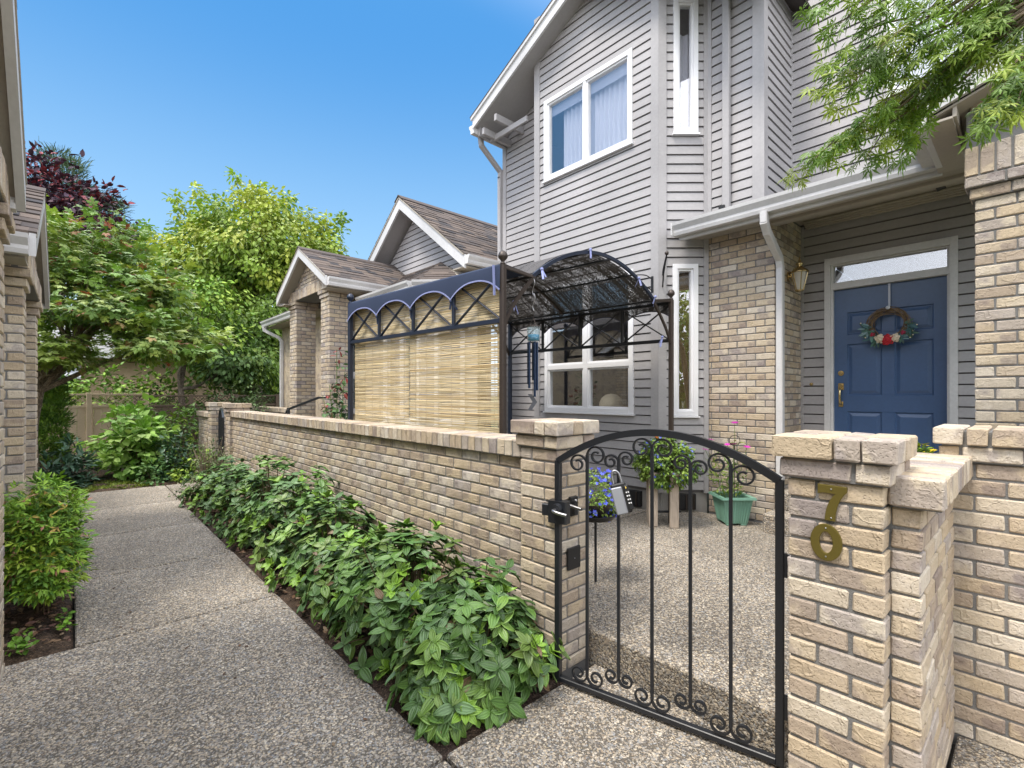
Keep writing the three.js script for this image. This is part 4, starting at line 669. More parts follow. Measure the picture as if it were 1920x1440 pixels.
  const bw = { u0: 0.12, u1: 1.2, y0: 1.0, y1: 2.6 }; const o = [5.95, 3.75]; wallSheet(N, 'bay_wall', o, e1, n, 1.9, 0.2, ye - 0.1, [bw], M.siding, 0.08, null, 0); windowUnit(N, o, e1, n, bw, { f: 0.06, cells: [[0.18, 0.64, 1.06, 2.54], [0.68, 1.14, 1.06, 2.54]], bars: [[0.64, 0.68, 1.06, 2.54]], blinds: [[0.12, 1.2, 1.0, 2.6, M.blind, -0.12]] });
  const dw = V(0, 0, 0); const d45 = [-0.7071, 0.7071], n45 = [-0.7071, -0.7071], bw2 = { u0: 0.14, u1: 0.58, y0: 1.0, y1: 2.6 }; wallSheet(N, 'bay_wall', [5.95, 3.75], d45, n45, 0.75, 0.2, ye - 0.1, [bw2], M.siding, 0.06, null, 0); windowUnit(N, [5.95, 3.75], d45, n45, bw2, { f: 0.05, blinds: [[0.14, 0.58, 1.0, 2.6, M.blind, -0.1]] });
  // brick wall beside the porch with the tall window, and the wing beyond the porch
  part(N, 'porch_wall', box(7.85, 13.0, 0.2, 3.3, 4.35, 4.45, 0.003), S([0.54, 0.45, 0.33], { map: brickMap, bumpMap: brickBump, bumpScale: 0.006, roughness: 0.95 }));
  const pw = { u0: 0.55, u1: 1.45, y0: 1.05, y1: 2.75 }; windowUnit(N, [8.3, 4.34], e1, n, pw, { f: 0.07, cells: [[0.62, 1.38, 1.12, 1.78], [0.62, 1.38, 1.88, 2.68]], bars: [[0.62, 1.38, 1.78, 1.88]], blinds: [[0.55, 1.45, 1.05, 2.75, S([0.05, 0.08, 0.09]), -0.004]] });
  part(N, 'wing_wall', box(9.8, 13.0, 0.2, 3.25, 3.95, 4.05, 0.003), S([0.54, 0.45, 0.33], { map: brickMap, bumpMap: brickBump, bumpScale: 0.006, roughness: 0.95 }));
  gutter(N, V(9.75, 3.13, 3.62), V(13.25, 3.13, 3.62), V(0, 0, -1)); part(N, 'eave_soffit', box(9.7, 13.2, 3.11, 3.125, 3.63, 4.0, 0.002), M.soffit); deck(N, [V(9.6, 3.28, 3.5), V(13.4, 3.28, 3.5), V(13.4, 4.4, 5.6), V(9.6, 4.4, 5.6)], 0.03, S([0.12, 0.1, 0.09]), 'wing_roof');
  part(N, 'porch_landing', box(7.6, 10.2, 0.0, 0.42, 3.0, 4.4, 0.005), M.aggregate);
  downspout(N, [V(13.1, 3.14, 3.56), V(13.1, 3.04, 3.57), V(12.9, 2.86, 3.86), V(12.86, 2.78, 3.9), V(12.86, 0.2, 3.9)], 0.08, 0.08);
  const hr = thing('handrail', 'black metal handrail beside the neighbour brick porch', 'handrail', [8.4, 0.4, 2.9]); part(hr, 'rail', merge([bar(V(8.62, 1.18, 2.72), V(7.95, 1.38, 2.98), 0.035, 0.035), bar(V(7.95, 1.38, 2.98), V(7.80, 1.38, 3.04), 0.03, 0.03), bar(V(8.62, 1.20, 2.72), V(8.66, 1.12, 2.70), 0.03, 0.03)]), M.iron); part(hr, 'post', box(8.58, 8.62, 0.1, 1.18, 2.70, 2.74, 0.004), M.iron);
}
{ // brick house across the path, left edge
  srand(402);
  const W = thing('brick_house', 'brick house with gabled brick porches at the left of the path', 'house', [4.5, 0, -1.2]);
  gablePorch(W, 5.96, 1.36, -0.26, -1, 2.47, 0.53, [4.98, 6.64], 0.0, 2.21, 0.29, { ov: 0.045, depth: 1.5, near: () => true });
  gablePorch(W, 2.20, 1.32, -0.26, -1, 2.47, 0.85, [0.80, 3.34], 0.0, 2.21, 0.29, { ov: 0.05, depth: 1.5 });
  part(W, 'wall', box(-1, 12, -0.1, 3.4, -1.9, -1.7, 0.003), S([0.54, 0.45, 0.33], { map: brickMap, bumpMap: brickBump, bumpScale: 0.006, roughness: 0.95 }));
  deck(W, [V(-1, 3.45, -1.4), V(12, 3.45, -1.4), V(12, 4.5, -5), V(-1, 4.5, -5)], 0.05, S([0.12, 0.1, 0.09]), 'main_roof');
  const o = [4.66, -0.75]; siding(W, o, e1, [0, 1], 2.4, 2.95, 3.6, [], (y) => [0.0, 1.3]); part(W, 'gable_wall', box(4.5, 6.0, 2.6, 3.62, -0.9, -0.77, 0.002), M.siding);
}
{ // tan house far behind the trees
  const T = thing('tan_house', 'tan stucco house with grey roof glimpsed behind the fence', 'house', [21, 0, 1]);
  part(T, 'wall', box(20, 26, 0, 2.9, -4, 4.5, 0.01), S([0.48, 0.36, 0.24], { bumpMap: grit, bumpScale: 0.01, roughness: 0.95 })); deck(T, [V(19.4, 2.75, -4.5), V(19.4, 2.75, 5), V(22.5, 4.4, 5), V(22.5, 4.4, -4.5)], 0.12, S([0.26, 0.26, 0.27]), 'roof'); part(T, 'fascia', box(19.36, 19.42, 2.55, 2.78, -4.5, 5, 0.004), M.white);
  part(T, 'awning', prism(V(19.99, 1.9, -1.2), V(19.99, 1.9, 0.2), [[0, 0.35], [0.9, 0], [0.9, 0.06], [0, 0.42]], V(-1, 0, 0)), S([0.45, 0.47, 0.5])); part(T, 'window', box(19.96, 20.0, 0.9, 1.9, -1.1, 0.1, 0.004), M.black);
}
// ---------------------------------------------------------------- fences with lattice
function fence(label, a, b0, b1, top, mat, seed, posts, boards = true) {
  const t = thing('lattice_fence', label, 'fence', [a, 0, (b0 + b1) / 2]); srand(seed); const lat = 0.26, bw = 0.14;
  let x = b0; while (x < b1 - 0.02) { const e = Math.min(x + bw, b1); part(t, 'board', box(a - 0.012 + rr(-0.003, 0.003), a + 0.012, 0.03, top - lat - 0.05, x + 0.002, e - 0.002, 0.003), mat); x += bw; }
  part(t, 'rail', box(a - 0.03, a + 0.02, top - lat - 0.05, top - lat, b0, b1, 0.004), mat); part(t, 'rail', box(a - 0.03, a + 0.02, top - 0.04, top, b0, b1, 0.004), mat);
  for (const p of posts) part(t, 'post', box(a - 0.05, a + 0.05, 0, top + 0.02, p - 0.045, p + 0.045, 0.006), mat);
  const l = []; for (let s = b0 - lat; s < b1; s += 0.082) for (const e of [0, 1]) { let p0 = s, p1 = s + lat - 0.04, y0 = top - lat, y1 = top - 0.04; const k = (y1 - y0) / (p1 - p0); let q0 = p0, q1 = p1, z0 = y0, z1 = y1; if (q0 < b0) { z0 += (b0 - q0) * k; q0 = b0; } if (q1 > b1) { z1 -= (q1 - b1) * k; q1 = b1; } if (q1 - q0 < 0.02) continue; const A = e ? V(a + 0.006, z0, q0) : V(a - 0.006, z1 - 0 + (0), q0), Bq = e ? V(a + 0.006, z1, q1) : V(a - 0.006, z0, q1); l.push(bar(A, Bq, 0.009, 0.032, new THREE.Vector3(1, 0, 0))); }
  part(t, 'lattice', merge(l), mat, 'stuff'); return t;
}
fence('tan wooden fence with a lattice top beyond the path', 14.3, -0.9, 1.30, 1.45, M.tanFence, 411, [-0.9, 0.28, 1.30]);
fence('dark brown wooden fence with a lattice top under the trees', 15.6, 1.2, 4.6, 1.42, M.brownFence, 412, [1.2, 2.4, 3.5, 4.6]);
// ---------------------------------------------------------------- wrought iron gate, standing ajar
function ironGate(label, hinge, dir, len, yb, yt, rise, pickets, full) {
  const t = thing('iron_gate', label, 'gate', [hinge[0], yb, hinge[1]]); const D = V(dir[0], 0, dir[1]), Nn = new THREE.Vector3().crossVectors(D, UP).normalize(); const O = V(hinge[0], 0, hinge[1]);
  const at = (u, y, n = 0) => O.clone().addScaledVector(D, u).setY(y).addScaledVector(Nn, n); const w = 0.03;
  part(t, 'post', bar(at(0, yb), at(0, yt + 0.004), w, w, D), M.iron); part(t, 'post', bar(at(len, yb), at(len, yt + 0.004), w, w, D), M.iron);
  const arc = []; for (let i = 0; i <= 36; i++) { const u = len * i / 36, z = (u / len) * 2 - 1; arc.push(at(u, yt + rise * (1 - z * z))); } part(t, 'arch', sweepRect(arc, 0.03, 0.03, Nn), M.iron);
  part(t, 'bottom_rail', bar(at(w / 2, yb + 0.012), at(len - w / 2, yb + 0.012), 0.03, 0.025), M.iron);
  const topAt = (u) => yt + rise * (1 - Math.pow(u / len * 2 - 1, 2)) - 0.018;
  const spiral = (cu, cy, R, a0, sgn, turns, vs) => { const pts = []; const n = 46; for (let i = 0; i <= n; i++) { const f = i / n, th = a0 + sgn * f * turns * 2 * Math.PI, r = R * (1 - 0.70 * Math.pow(f, 0.9)); pts.push(at(cu + Math.cos(th) * r + (Math.sign(cu) * 0), cy + vs * Math.sin(th) * r)); } return pts; };
  pickets.forEach((u, i) => {
    const odd = i % 2 === 0, R = odd ? 0.049 : 0.038, Rb = odd ? 0.044 : 0.036, sc = [];
    let top = full ? 0 : topAt(u) - 0.002, low = full ? 9 : yb + 0.02;
    if (full) for (const s of [-1, 1]) {
      // each scroll leaves the picket tangentially, runs over its crown and curls inward
      if (u + s * 2 * R < len - 0.012 && u + s * 2 * R > 0.012) { const cy = topAt(u + s * R) - R - 0.002 - (odd ? 0 : 0.058); top = Math.max(top, cy); sc.push([at(u + s * 0.004, cy - 0.035), ...spiral(u + s * R, cy, R, s > 0 ? Math.PI : 0, -s, 1.36, 1)]); }
      if (u + s * 2 * Rb < len - 0.012 && u + s * 2 * Rb > 0.012) { const cy = yb + 0.027 + Rb + (odd ? 0 : 0.05); low = Math.min(low, cy); sc.push([at(u + s * 0.004, cy + 0.035), ...spiral(u + s * Rb, cy, Rb, s > 0 ? Math.PI : 0, -s, 1.36, -1)]); }
    }
    part(t, 'picket', bar(at(u, low), at(u, top), 0.0135, 0.0135, D), M.iron);
    for (const p of sc) part(t, 'scroll', sweepRect(p, 0.0125, 0.008, Nn), M.iron);
  });
  return { t, at, Nn, D };
}
{
  const G = ironGate('black wrought iron gate with scrolls, standing ajar between two brick pillars', [0.665, 1.998], [0.975, -0.223], 0.966, 0.015, 1.10, 0.163, [0.8086, 0.650, 0.4946, 0.331, 0.1735], true), { t, at, Nn } = G;
  // latch box with lever handles
  const lb = part(t, 'latch_box', bar(at(0.962, 0.795), at(0.962, 0.905), 0.05, 0.105, G.D), M.iron); const fr = new THREE.Vector3().copy(Nn); const sg = fr.dot(V(0, 0, -1)) > 0 ? 1 : -1;
  part(lb, 'latch_tongue', bar(at(1.01, 0.853), at(1.05, 0.853), 0.035, 0.06), M.iron);
  for (const s of [1, -1]) { const n0 = s * sg; part(lb, 'handle_rose', (() => { const g = new THREE.CylinderGeometry(0.026, 0.029, 0.03, 20); const q = new THREE.Quaternion().setFromUnitVectors(UP, fr.clone().multiplyScalar(n0)); g.applyQuaternion(q); const p = at(0.955, 0.868, n0 * 0.038); g.translate(p.x, p.y, p.z); return g; })(), M.iron);
    part(lb, 'lever', tube([at(0.955, 0.868, n0 * 0.05), at(0.955, 0.868, n0 * 0.072), at(0.94, 0.866, n0 * 0.08), at(0.91, 0.861, n0 * 0.08), at(0.878, 0.857, n0 * 0.078)], 0.0085, 20, 8), M.steel); }
  for (const y of [0.78, 0.24]) part(t, 'hinge', merge([bar(at(-0.018, y - 0.045), at(-0.018, y + 0.045), 0.016, 0.016, G.D), bar(at(-0.02, y + 0.02), at(-0.085, y + 0.02), 0.012, 0.05)]), M.iron);
  for (const u of [0.745, 0.165]) { const z = u / 0.966 * 2 - 1; }
  // strike and plate on the pillar's inner side
  const sp = thing('latch_strike', 'black steel latch strike on the inner side of the gate pillar', 'latch', [1.64, 0.8, 1.95]); part(sp, 'plate', merge([box(1.622, 1.643, 0.80, 0.90, 1.90, 1.955, 0.003), box(1.60, 1.623, 0.81, 0.885, 1.90, 1.915, 0.003)]), M.black); part(sp, 'bolt', sphere(V(1.618, 0.88, 1.93), 0.008, 8), M.steel);
  const cp = thing('cover_plate', 'flat square black cover plate on the gate pillar below the latch', 'plate', [1.64, 0.6, 1.93]); part(cp, 'plate', box(1.630, 1.6435, 0.52, 0.635, 1.885, 1.985, 0.003), M.black); part(cp, 'screw', sphere(V(1.629, 0.577, 1.935), 0.003, 6), M.steel);
  // key lockbox hung on the second picket
  const K = thing('lockbox', 'silver and black key lockbox with keypad hanging on the gate', 'lockbox', [1.29, 0.9, 1.83]); const c = at(0.640, 1.0, sg * 0.03);
  const tilt = new THREE.Quaternion().setFromAxisAngle(fr.clone().multiplyScalar(sg), 0.28); const turn = new THREE.Quaternion().setFromAxisAngle(UP, 0.42);
  const place = (g, x, y, z) => { g.translate(x, y - 0.075, z); const m = new THREE.Matrix4().makeBasis(V(-0.975, 0, 0.223), UP, fr.clone().multiplyScalar(sg)); g.applyQuaternion(turn); g.applyMatrix4(m); g.applyQuaternion(tilt); const o = at(0.648, 1.045, sg * 0.03); g.translate(o.x, o.y, o.z); return g; };
  part(K, 'body', place(chamferBox(0.068, 0.135, 0.042, 0.006), 0, -0.01, 0.0), M.black); part(K, 'cover', place(chamferBox(0.050, 0.120, 0.03, 0.004), -0.012, -0.018, 0.012), S([0.34, 0.35, 0.38], { metalness: 0.5, roughness: 0.45 }));
  part(K, 'keypad', place(chamferBox(0.022, 0.11, 0.03, 0.004), 0.031, -0.012, 0.012), M.black); const keys = []; for (let i = 0; i < 4; i++) for (let j = 0; j < 2; j++) keys.push(place(chamferBox(0.0055, 0.006, 0.004, 0.001), 0.0275 + j * 0.0085, 0.012 - i * 0.016, 0.028)); part(K, 'key', merge(keys), S([0.75, 0.75, 0.75])); part(K, 'indicator', place(chamferBox(0.005, 0.009, 0.003, 0.001), 0.030, 0.033, 0.028), S([0.7, 0.5, 0.1]));
  const sh = []; for (let i = 0; i <= 16; i++) { const a = Math.PI * i / 16; sh.push([Math.cos(a) * 0.018, 0.085 + Math.sin(a) * 0.03]); } const sg2 = tube([[0.018, 0.05], ...sh, [-0.018, 0.05]].map(q => new THREE.Vector3(q[0], q[1], 0)), 0.0052, 40, 8); part(K, 'shackle', place(sg2, 0, 0, 0), M.steel);
}
ironGate('small black iron gate between the two far brick pillars', [9.80, 1.93], [-0.99, -0.14], 0.98, 0.05, 1.05, 0.14, [0.16, 0.32, 0.48, 0.64, 0.8], false);

// ---------------------------------------------------------------- gazebo
{
  const A0 = [2.61, 2.30], U = [2.175, -0.18], W = [-0.16, 2.08]; const at = (u, w, y) => V(A0[0] + u * U[0] + w * W[0], y, A0[1] + u * U[1] + w * W[1]);
  const G = thing('gazebo', 'small metal gazebo with arched dark shade canopy over the patio', 'gazebo', [3.6, 0.155, 3.25]); const yr = 1.968, yt = 2.37;
  const du = at(1, 0, 0).sub(at(0, 0, 0)).normalize(), dw = at(0, 1, 0).sub(at(0, 0, 0)).normalize(); const nU = new THREE.Vector3().crossVectors(du, UP).normalize(), nW = new THREE.Vector3().crossVectors(dw, UP).normalize();
  const post = (u, w, mat) => { const p = part(G, 'post', bar(at(u, w, 0.157), at(u, w, yt), 0.042, 0.042, du), mat); part(p, 'finial', lathe([[0, 0], [0.02, 0], [0.02, 0.012], [0.012, 0.018], [0.014, 0.028], [0.034, 0.05], [0.036, 0.065], [0.028, 0.088], [0.012, 0.1], [0, 0.102]], at(u, w, yt), 18), mat); return p; };
  post(0, 0, M.bronze); post(1, 0, M.navyMetal); post(0, 1, M.bronze); post(1, 1, M.navyMetal);
  // trusses on the long sides
  for (const w of [0, 1]) { const mt = w ? M.black : M.navyMetal; part(G, 'rail', bar(at(0.01, w, yr), at(0.99, w, yr), 0.026, 0.034), mt); part(G, 'rail', bar(at(0.01, w, yt - 0.03), at(0.99, w, yt - 0.03), 0.022, 0.028), mt);
    for (let i = 1; i < 4; i++) part(G, 'strut', bar(at(i / 4, w, yr + 0.015), at(i / 4, w, yt - 0.045), 0.026, 0.026, du), mt);
    for (let i = 0; i < 4; i++) { const off = dw.clone().multiplyScalar(0.006); part(G, 'brace', bar(at(i / 4 + 0.012, w, yr + 0.012).add(off), at((i + 1) / 4 - 0.012, w, yt - 0.06).add(off), 0.009, 0.022, dw), mt); part(G, 'brace', bar(at(i / 4 + 0.012, w, yt - 0.06).sub(off), at((i + 1) / 4 - 0.012, w, yr + 0.012).sub(off), 0.009, 0.022, dw), mt); } }
  // arched ends
  const w0 = 0.135, w1 = 0.865, ya = 2.33, pk = 2.635; const arcY = (w) => { const z = (w - 0.5) / (0.5 - w0); return pk - (pk - ya) * z * z; };
  for (const u of [0, 0.5, 1]) { const pts = []; for (let i = 0; i <= 26; i++) { const w = mix(w0, w1, i / 26); pts.push(at(u, w, arcY(w))); } part(G, 'arch', sweepRect(pts, 0.022, 0.028, du.clone()), u === 0 ? M.navyMetal : M.bronze);
    if (u === 0.5) continue;
    for (const e of [0, 1]) { const f = (w) => e ? 1 - w : w; part(G, 'arm', bar(at(u, f(0.005), yt - 0.012), at(u, f(w0 + 0.01), ya - 0.005), 0.02, 0.024), M.bronze); const k = []; for (let i = 0; i <= 10; i++) { const q = i / 10; k.push(at(u, f(0.008 + 0.127 * Math.pow(q, 1.35)), mix(yr - 0.03, ya - 0.02, q))); } part(G, 'knee_brace', sweepRect(k, 0.018, 0.026, du.clone()), M.bronze); } }
  for (const w of [w0, 0.285, 0.43, 0.57, 0.715, w1]) part(G, 'purlin', bar(at(0, w, arcY(w) - 0.004), at(1, w, arcY(w) - 0.004), 0.016, 0.016), M.black);
  // shade cloth over the arch and down both long sides
  { const nu = 30, nw = 26, pos = [], uv = [], idx = []; for (let i = 0; i <= nu; i++) for (let j = 0; j <= nw; j++) { const u = i / nu, w = mix(w0 - 0.015, w1 + 0.015, j / nw); const sag = 0.012 * Math.abs(Math.sin((w - w0) / (w1 - w0) * 5 * Math.PI)) * Math.sin(Math.PI * u); const inset = 0.035 * Math.sin(Math.PI * j / nw); const p = at(mix(inset, 1 - inset, u), w, arcY(clamp(w, w0, w1)) + 0.016 - sag); pos.push(p.x, p.y, p.z); uv.push(u * 2.17, w * 2.0); } for (let i = 0; i < nu; i++) for (let j = 0; j < nw; j++) { const a = i * (nw + 1) + j, b = a + nw + 1; idx.push(a, b, a + 1, b, b + 1, a + 1); } const g = new THREE.BufferGeometry(); g.setAttribute('position', new THREE.Float32BufferAttribute(pos, 3)); g.setAttribute('uv', new THREE.Float32BufferAttribute(uv, 2)); g.setIndex(idx); g.computeVertexNormals(); part(G, 'canopy', g, M.canopy); }
  for (const e of [0, 1]) { // sloping strip from arch foot to the side, then a scalloped valance
    const f = (w) => e ? 1 - w : w, nu = 80, rows = [[w0 - 0.01, ya + 0.014], [0.0, yt + 0.012], [-0.012, yt - 0.01], [-0.014, null]]; const pos = [], uv = [], idx = []; const edge = [];
    for (let i = 0; i <= nu; i++) { const u = i / nu, z = ((u * 4) % 1) * 2 - 1, zz = i === nu ? 1 : z; const bot = yt - 0.085 - 0.10 * Math.pow(Math.abs(zz), 2.4); rows.forEach(([w, y], k) => { const p = at(u, f(w), y === null ? bot : y); pos.push(p.x, p.y, p.z); uv.push(u * 2.17, k * 0.3); if (y === null) edge.push(p.clone().addScaledVector(dw, e ? 0.003 : -0.003)); }); }
    for (let i = 0; i < nu; i++) for (let j = 0; j < 3; j++) { const a = i * 4 + j, b = a + 4; idx.push(a, b, a + 1, b, b + 1, a + 1); }
    const g = new THREE.BufferGeometry(); g.setAttribute('position', new THREE.Float32BufferAttribute(pos, 3)); g.setAttribute('uv', new THREE.Float32BufferAttribute(uv, 2)); g.setIndex(idx); g.computeVertexNormals(); const vl = part(G, 'valance', g, e ? M.canopy : M.valance);
    part(vl, 'trim', sweepRect(edge, 0.004, 0.011, dw.clone()), e ? S([0.10, 0.10, 0.16]) : M.lilac);
    if (!e) { part(vl, 'trim', bar(at(0.022, f(-0.02), yt + 0.0), at(0.018, f(-0.02), yt - 0.22), 0.004, 0.02, dw), M.lilac); }
  }
  // ribbon ties
  srand(501); const tie = (p, q = 2) => { const l = []; for (let i = 0; i < q; i++) { const d = new THREE.Vector3(rr(-1, 1), -rr(1.2, 2.2), rr(-1, 1)).normalize(); const s = rr(0.06, 0.11); l.push(bar(p.clone(), p.clone().addScaledVector(d, s), 0.016, 0.003, new THREE.Vector3(rr(-1, 1), 0.2, rr(-1, 1)).normalize())); } l.push(sphere(p, 0.014, 7)); return merge(l); };
  for (const [u, w, y] of [[0, 0.17, 2.39], [0, 0.43, 2.64], [0, 0.74, 2.50], [0, 0.86, 2.36]]) part(G, 'ribbon', tie(at(u - 0.01, w, y)), M.lilac);
  for (const u of [0.25, 0.5, 0.75]) part(G, 'ribbon', tie(at(u, -0.012, 2.17), 2), M.valance);
  part(G, 'ribbon', tie(at(0.0, 0.93, 1.99), 2), M.lilac); part(G, 'ribbon', tie(at(0.01, 0.06, 2.12), 2), M.lilac);
  // roll-up reed blinds hung inside the front truss
  const reedMats = []; const reedTone = [[0.74, 0.62, 0.38], [0.68, 0.55, 0.31], [0.80, 0.69, 0.46], [0.55, 0.41, 0.21], [0.73, 0.61, 0.39]];
  const blind = (label, u0, u1, seed) => { srand(seed); const T = thing('reed_blind', label, 'blind', [A0[0] + (u0 + u1) / 2 * U[0], 0.9, 2.25], 'natural reed blinds on the gazebo'); const l = []; const y1 = 2.335, y0 = 0.92; let y = y1; const off = 0.034;
    while (y > y0) { const th = rr(0.0032, 0.0056); y -= th * rr(0.5, 0.8) + (rnd() < 0.09 ? rr(0.001, 0.0035) : 0); const segs = 5, pts = []; const tl = rr(-0.007, 0.007), ph = rr(0, 6), am = rr(0, 0.004); const ua = u0 - rr(0, 0.004), ub = u1 + rr(0, 0.004); for (let i = 0; i <= segs; i++) { const f = i / segs; pts.push(at(mix(ua, ub, f), off / 2.08 + rr(-0.001, 0.001), y + tl * (f - 0.5) + am * Math.sin(ph + f * 7))); } const g = new THREE.TubeGeometry(new THREE.CatmullRomCurve3(pts), 10, th / 2 * rr(0.8, 1.05), 5); const c = reedTone[Math.floor(rnd() * 5)], br = rr(0.58, 1.2); l.push(colorize(g.toNonIndexed(), c.map(v => v * br))); }
    part(T, 'reed', merge(l), S([1, 1, 1], { vertexColors: true, roughness: 0.75 }), 'stuff');
    const cords = []; const n = 7; for (let i = 0; i < n; i++) { const u = mix(u0, u1, (i + 0.5) / n); for (const o of [off - 0.0045, off + 0.0045]) cords.push(bar(at(u, o / 2.08, y0), at(u, o / 2.08, y1), 0.0018, 0.0018, du)); } part(T, 'cord', merge(cords), S([0.55, 0.47, 0.32]));
    part(T, 'head_slat', bar(at(u0, off / 2.08, y1 + 0.012), at(u1, off / 2.08, y1 + 0.012), 0.012, 0.022), S([0.45, 0.32, 0.16])); return T; };
  blind('reed blind at the rose bush end of the gazebo', 0.553, 0.985, 511); blind('reed blind next to the bare gazebo corner post by the gate', 0.018, 0.545, 512);
  // candle jar hanging from the gazebo on hooks
  const J = thing('candle_jar', 'blue and clear glass candle jar hanging by chains from the gazebo', 'candle jar', [2.5, 1.9, 2.6]); const jp = at(0.0, 0.14, 2.31); const cx = jp.x, cz = jp.z; const pt = (x, y, z) => new THREE.Vector3(cx + x, y, cz + z);
  const s1 = []; for (let i = 0; i <= 20; i++) { const f = i / 20; s1.push(pt(0.012 * Math.sin(f * Math.PI * 2), 2.315 - f * 0.13, 0)); } part(J, 'hook', tube(s1, 0.003, 40, 6), M.steel); const s2 = s1.map(p => p.clone().add(new THREE.Vector3(0.003, -0.115, 0))); part(J, 'hook', tube(s2, 0.003, 40, 6), M.steel);
  const ty = 2.07; for (let i = 0; i < 3; i++) { const a = i * 2.1 + 0.4; part(J, 'chain', merge([tube([pt(0, ty, 0), pt(0.0, 2.01, 0)], 0.0022, 6, 5), tube([pt(0, 2.01, 0), pt(0.046 * Math.cos(a), 1.95, 0.046 * Math.sin(a))], 0.0022, 6, 5)]), M.bronze); }
  const bx = 0.046; part(J, 'glass', lathe([[0, 0], [bx, 0.002], [bx + 0.003, 0.02], [bx + 0.004, 0.115], [bx + 0.001, 0.115], [bx, 0.02], [0, 0.006]], pt(0, 1.835, 0), 28), P([0.9, 0.96, 0.98], { transmission: 0.95, roughness: 0.12, thickness: 0 })); part(J, 'blue_band', lathe([[0, 0.008], [bx - 0.003, 0.008], [bx - 0.002, 0.05], [0, 0.052]], pt(0, 1.835, 0), 28), P([0.03, 0.28, 0.45], { roughness: 0.35 })); part(J, 'rim', lathe([[bx, 0], [bx + 0.006, 0], [bx + 0.006, 0.006], [bx, 0.006]], pt(0, 1.947, 0), 28), M.bronze);
  // wind chime
  const C = thing('wind_chime', 'navy tube wind chime with a pointed sail beside the bay window', 'wind chime', [4.15, 1.5, 3.6]); const cp = V(3.25, 0, 3.24), q = (x, y, z) => new THREE.Vector3(cp.x + x, y, cp.z + z);
  part(C, 'disc', lathe([[0, 0], [0.05, 0], [0.05, 0.014], [0, 0.014]], q(0, 1.97, 0), 20), M.wood); part(C, 'cord', tube([q(0, 2.55, 0), q(0, 1.38, 0)], 0.0018, 6, 5), M.black);
  const tb = [[0, 0.52], [1, 0.44], [2, 0.40], [3, 0.36], [4, 0.46]]; for (const [i, l] of tb) { const a = i * 1.257 + 0.3; part(C, 'tube', (() => { const g = new THREE.CylinderGeometry(0.0125, 0.0125, l, 12, 1, true); const p = q(0.044 * Math.cos(a), 1.93 - l / 2, 0.044 * Math.sin(a)); g.translate(p.x, p.y, p.z); return g; })(), P([0.03, 0.055, 0.12], { metalness: 0.4, roughness: 0.3, side: THREE.DoubleSide })); }
  const sail = new THREE.Shape(); sail.moveTo(-0.045, 0.075); sail.lineTo(-0.005, 0.075); sail.lineTo(0.045, 0); sail.lineTo(-0.005, -0.075); sail.lineTo(-0.045, -0.075); sail.lineTo(0, 0); sail.closePath(); const sgm = new THREE.ExtrudeGeometry(sail, { depth: 0.005, bevelEnabled: false }); sgm.rotateY(0.75); const spp = q(0, 1.36, 0); sgm.translate(spp.x, spp.y, spp.z); part(C, 'sail', sgm, S([0.20, 0.21, 0.24], { metalness: 0.6, roughness: 0.4 }));
}
// ---------------------------------------------------------------- porch lantern and door wreath
{
  const L = thing('wall_lantern', 'polished brass coach lantern on the brick pier beside the door', 'lantern', [1.74, 2.6, 5.5]); const c = V(1.645, 0, 5.5);
  const at = (y) => new THREE.Vector3(c.x, y, c.z); part(L, 'wall_plate', (() => { const g = new THREE.CylinderGeometry(0.045, 0.055, 0.02, 24); g.rotateZ(Math.PI / 2); const p = V(1.742, 2.66, 5.5); g.translate(p.x, p.y, p.z); return g; })(), M.brass);
  part(L, 'arm', tube([V(1.735, 2.66, 5.5), V(1.71, 2.65, 5.5), V(1.69, 2.66, 5.5), V(1.66, 2.70, 5.5)], 0.010, 16, 8), M.brass);
  part(L, 'roof', lathe([[0.082, 0], [0.086, 0.008], [0.05, 0.045], [0.028, 0.06], [0.02, 0.068], [0.036, 0.085], [0.03, 0.10], [0.012, 0.112], [0.016, 0.122], [0.007, 0.135], [0.004, 0.165], [0, 0.168]], at(2.68), 24), M.brass);
  const N = 6; for (let i = 0; i < N; i++) { const a = i / N * 2 * Math.PI, t0 = new THREE.Vector3(c.x + 0.078 * Math.cos(a), 2.68, c.z + 0.078 * Math.sin(a)), b0 = new THREE.Vector3(c.x + 0.036 * Math.cos(a), 2.50, c.z + 0.036 * Math.sin(a)); part(L, 'rib', bar(t0, b0, 0.008, 0.008), M.brass); }
  part(L, 'glass', lathe([[0.034, 0], [0.074, 0.18]], at(2.50), 6), P([0.92, 0.90, 0.84], { transmission: 0.55, roughness: 0.3, thickness: 0, side: THREE.DoubleSide })); part(L, 'base', lathe([[0, 0], [0.03, 0.002], [0.04, 0.012], [0.036, 0.02], [0, 0.02]], at(2.485), 18), M.brass); part(L, 'bulb', lathe([[0, 0], [0.012, 0], [0.012, 0.05], [0.006, 0.075], [0, 0.09]], at(2.51), 12), S([0.8, 0.78, 0.7]));
}
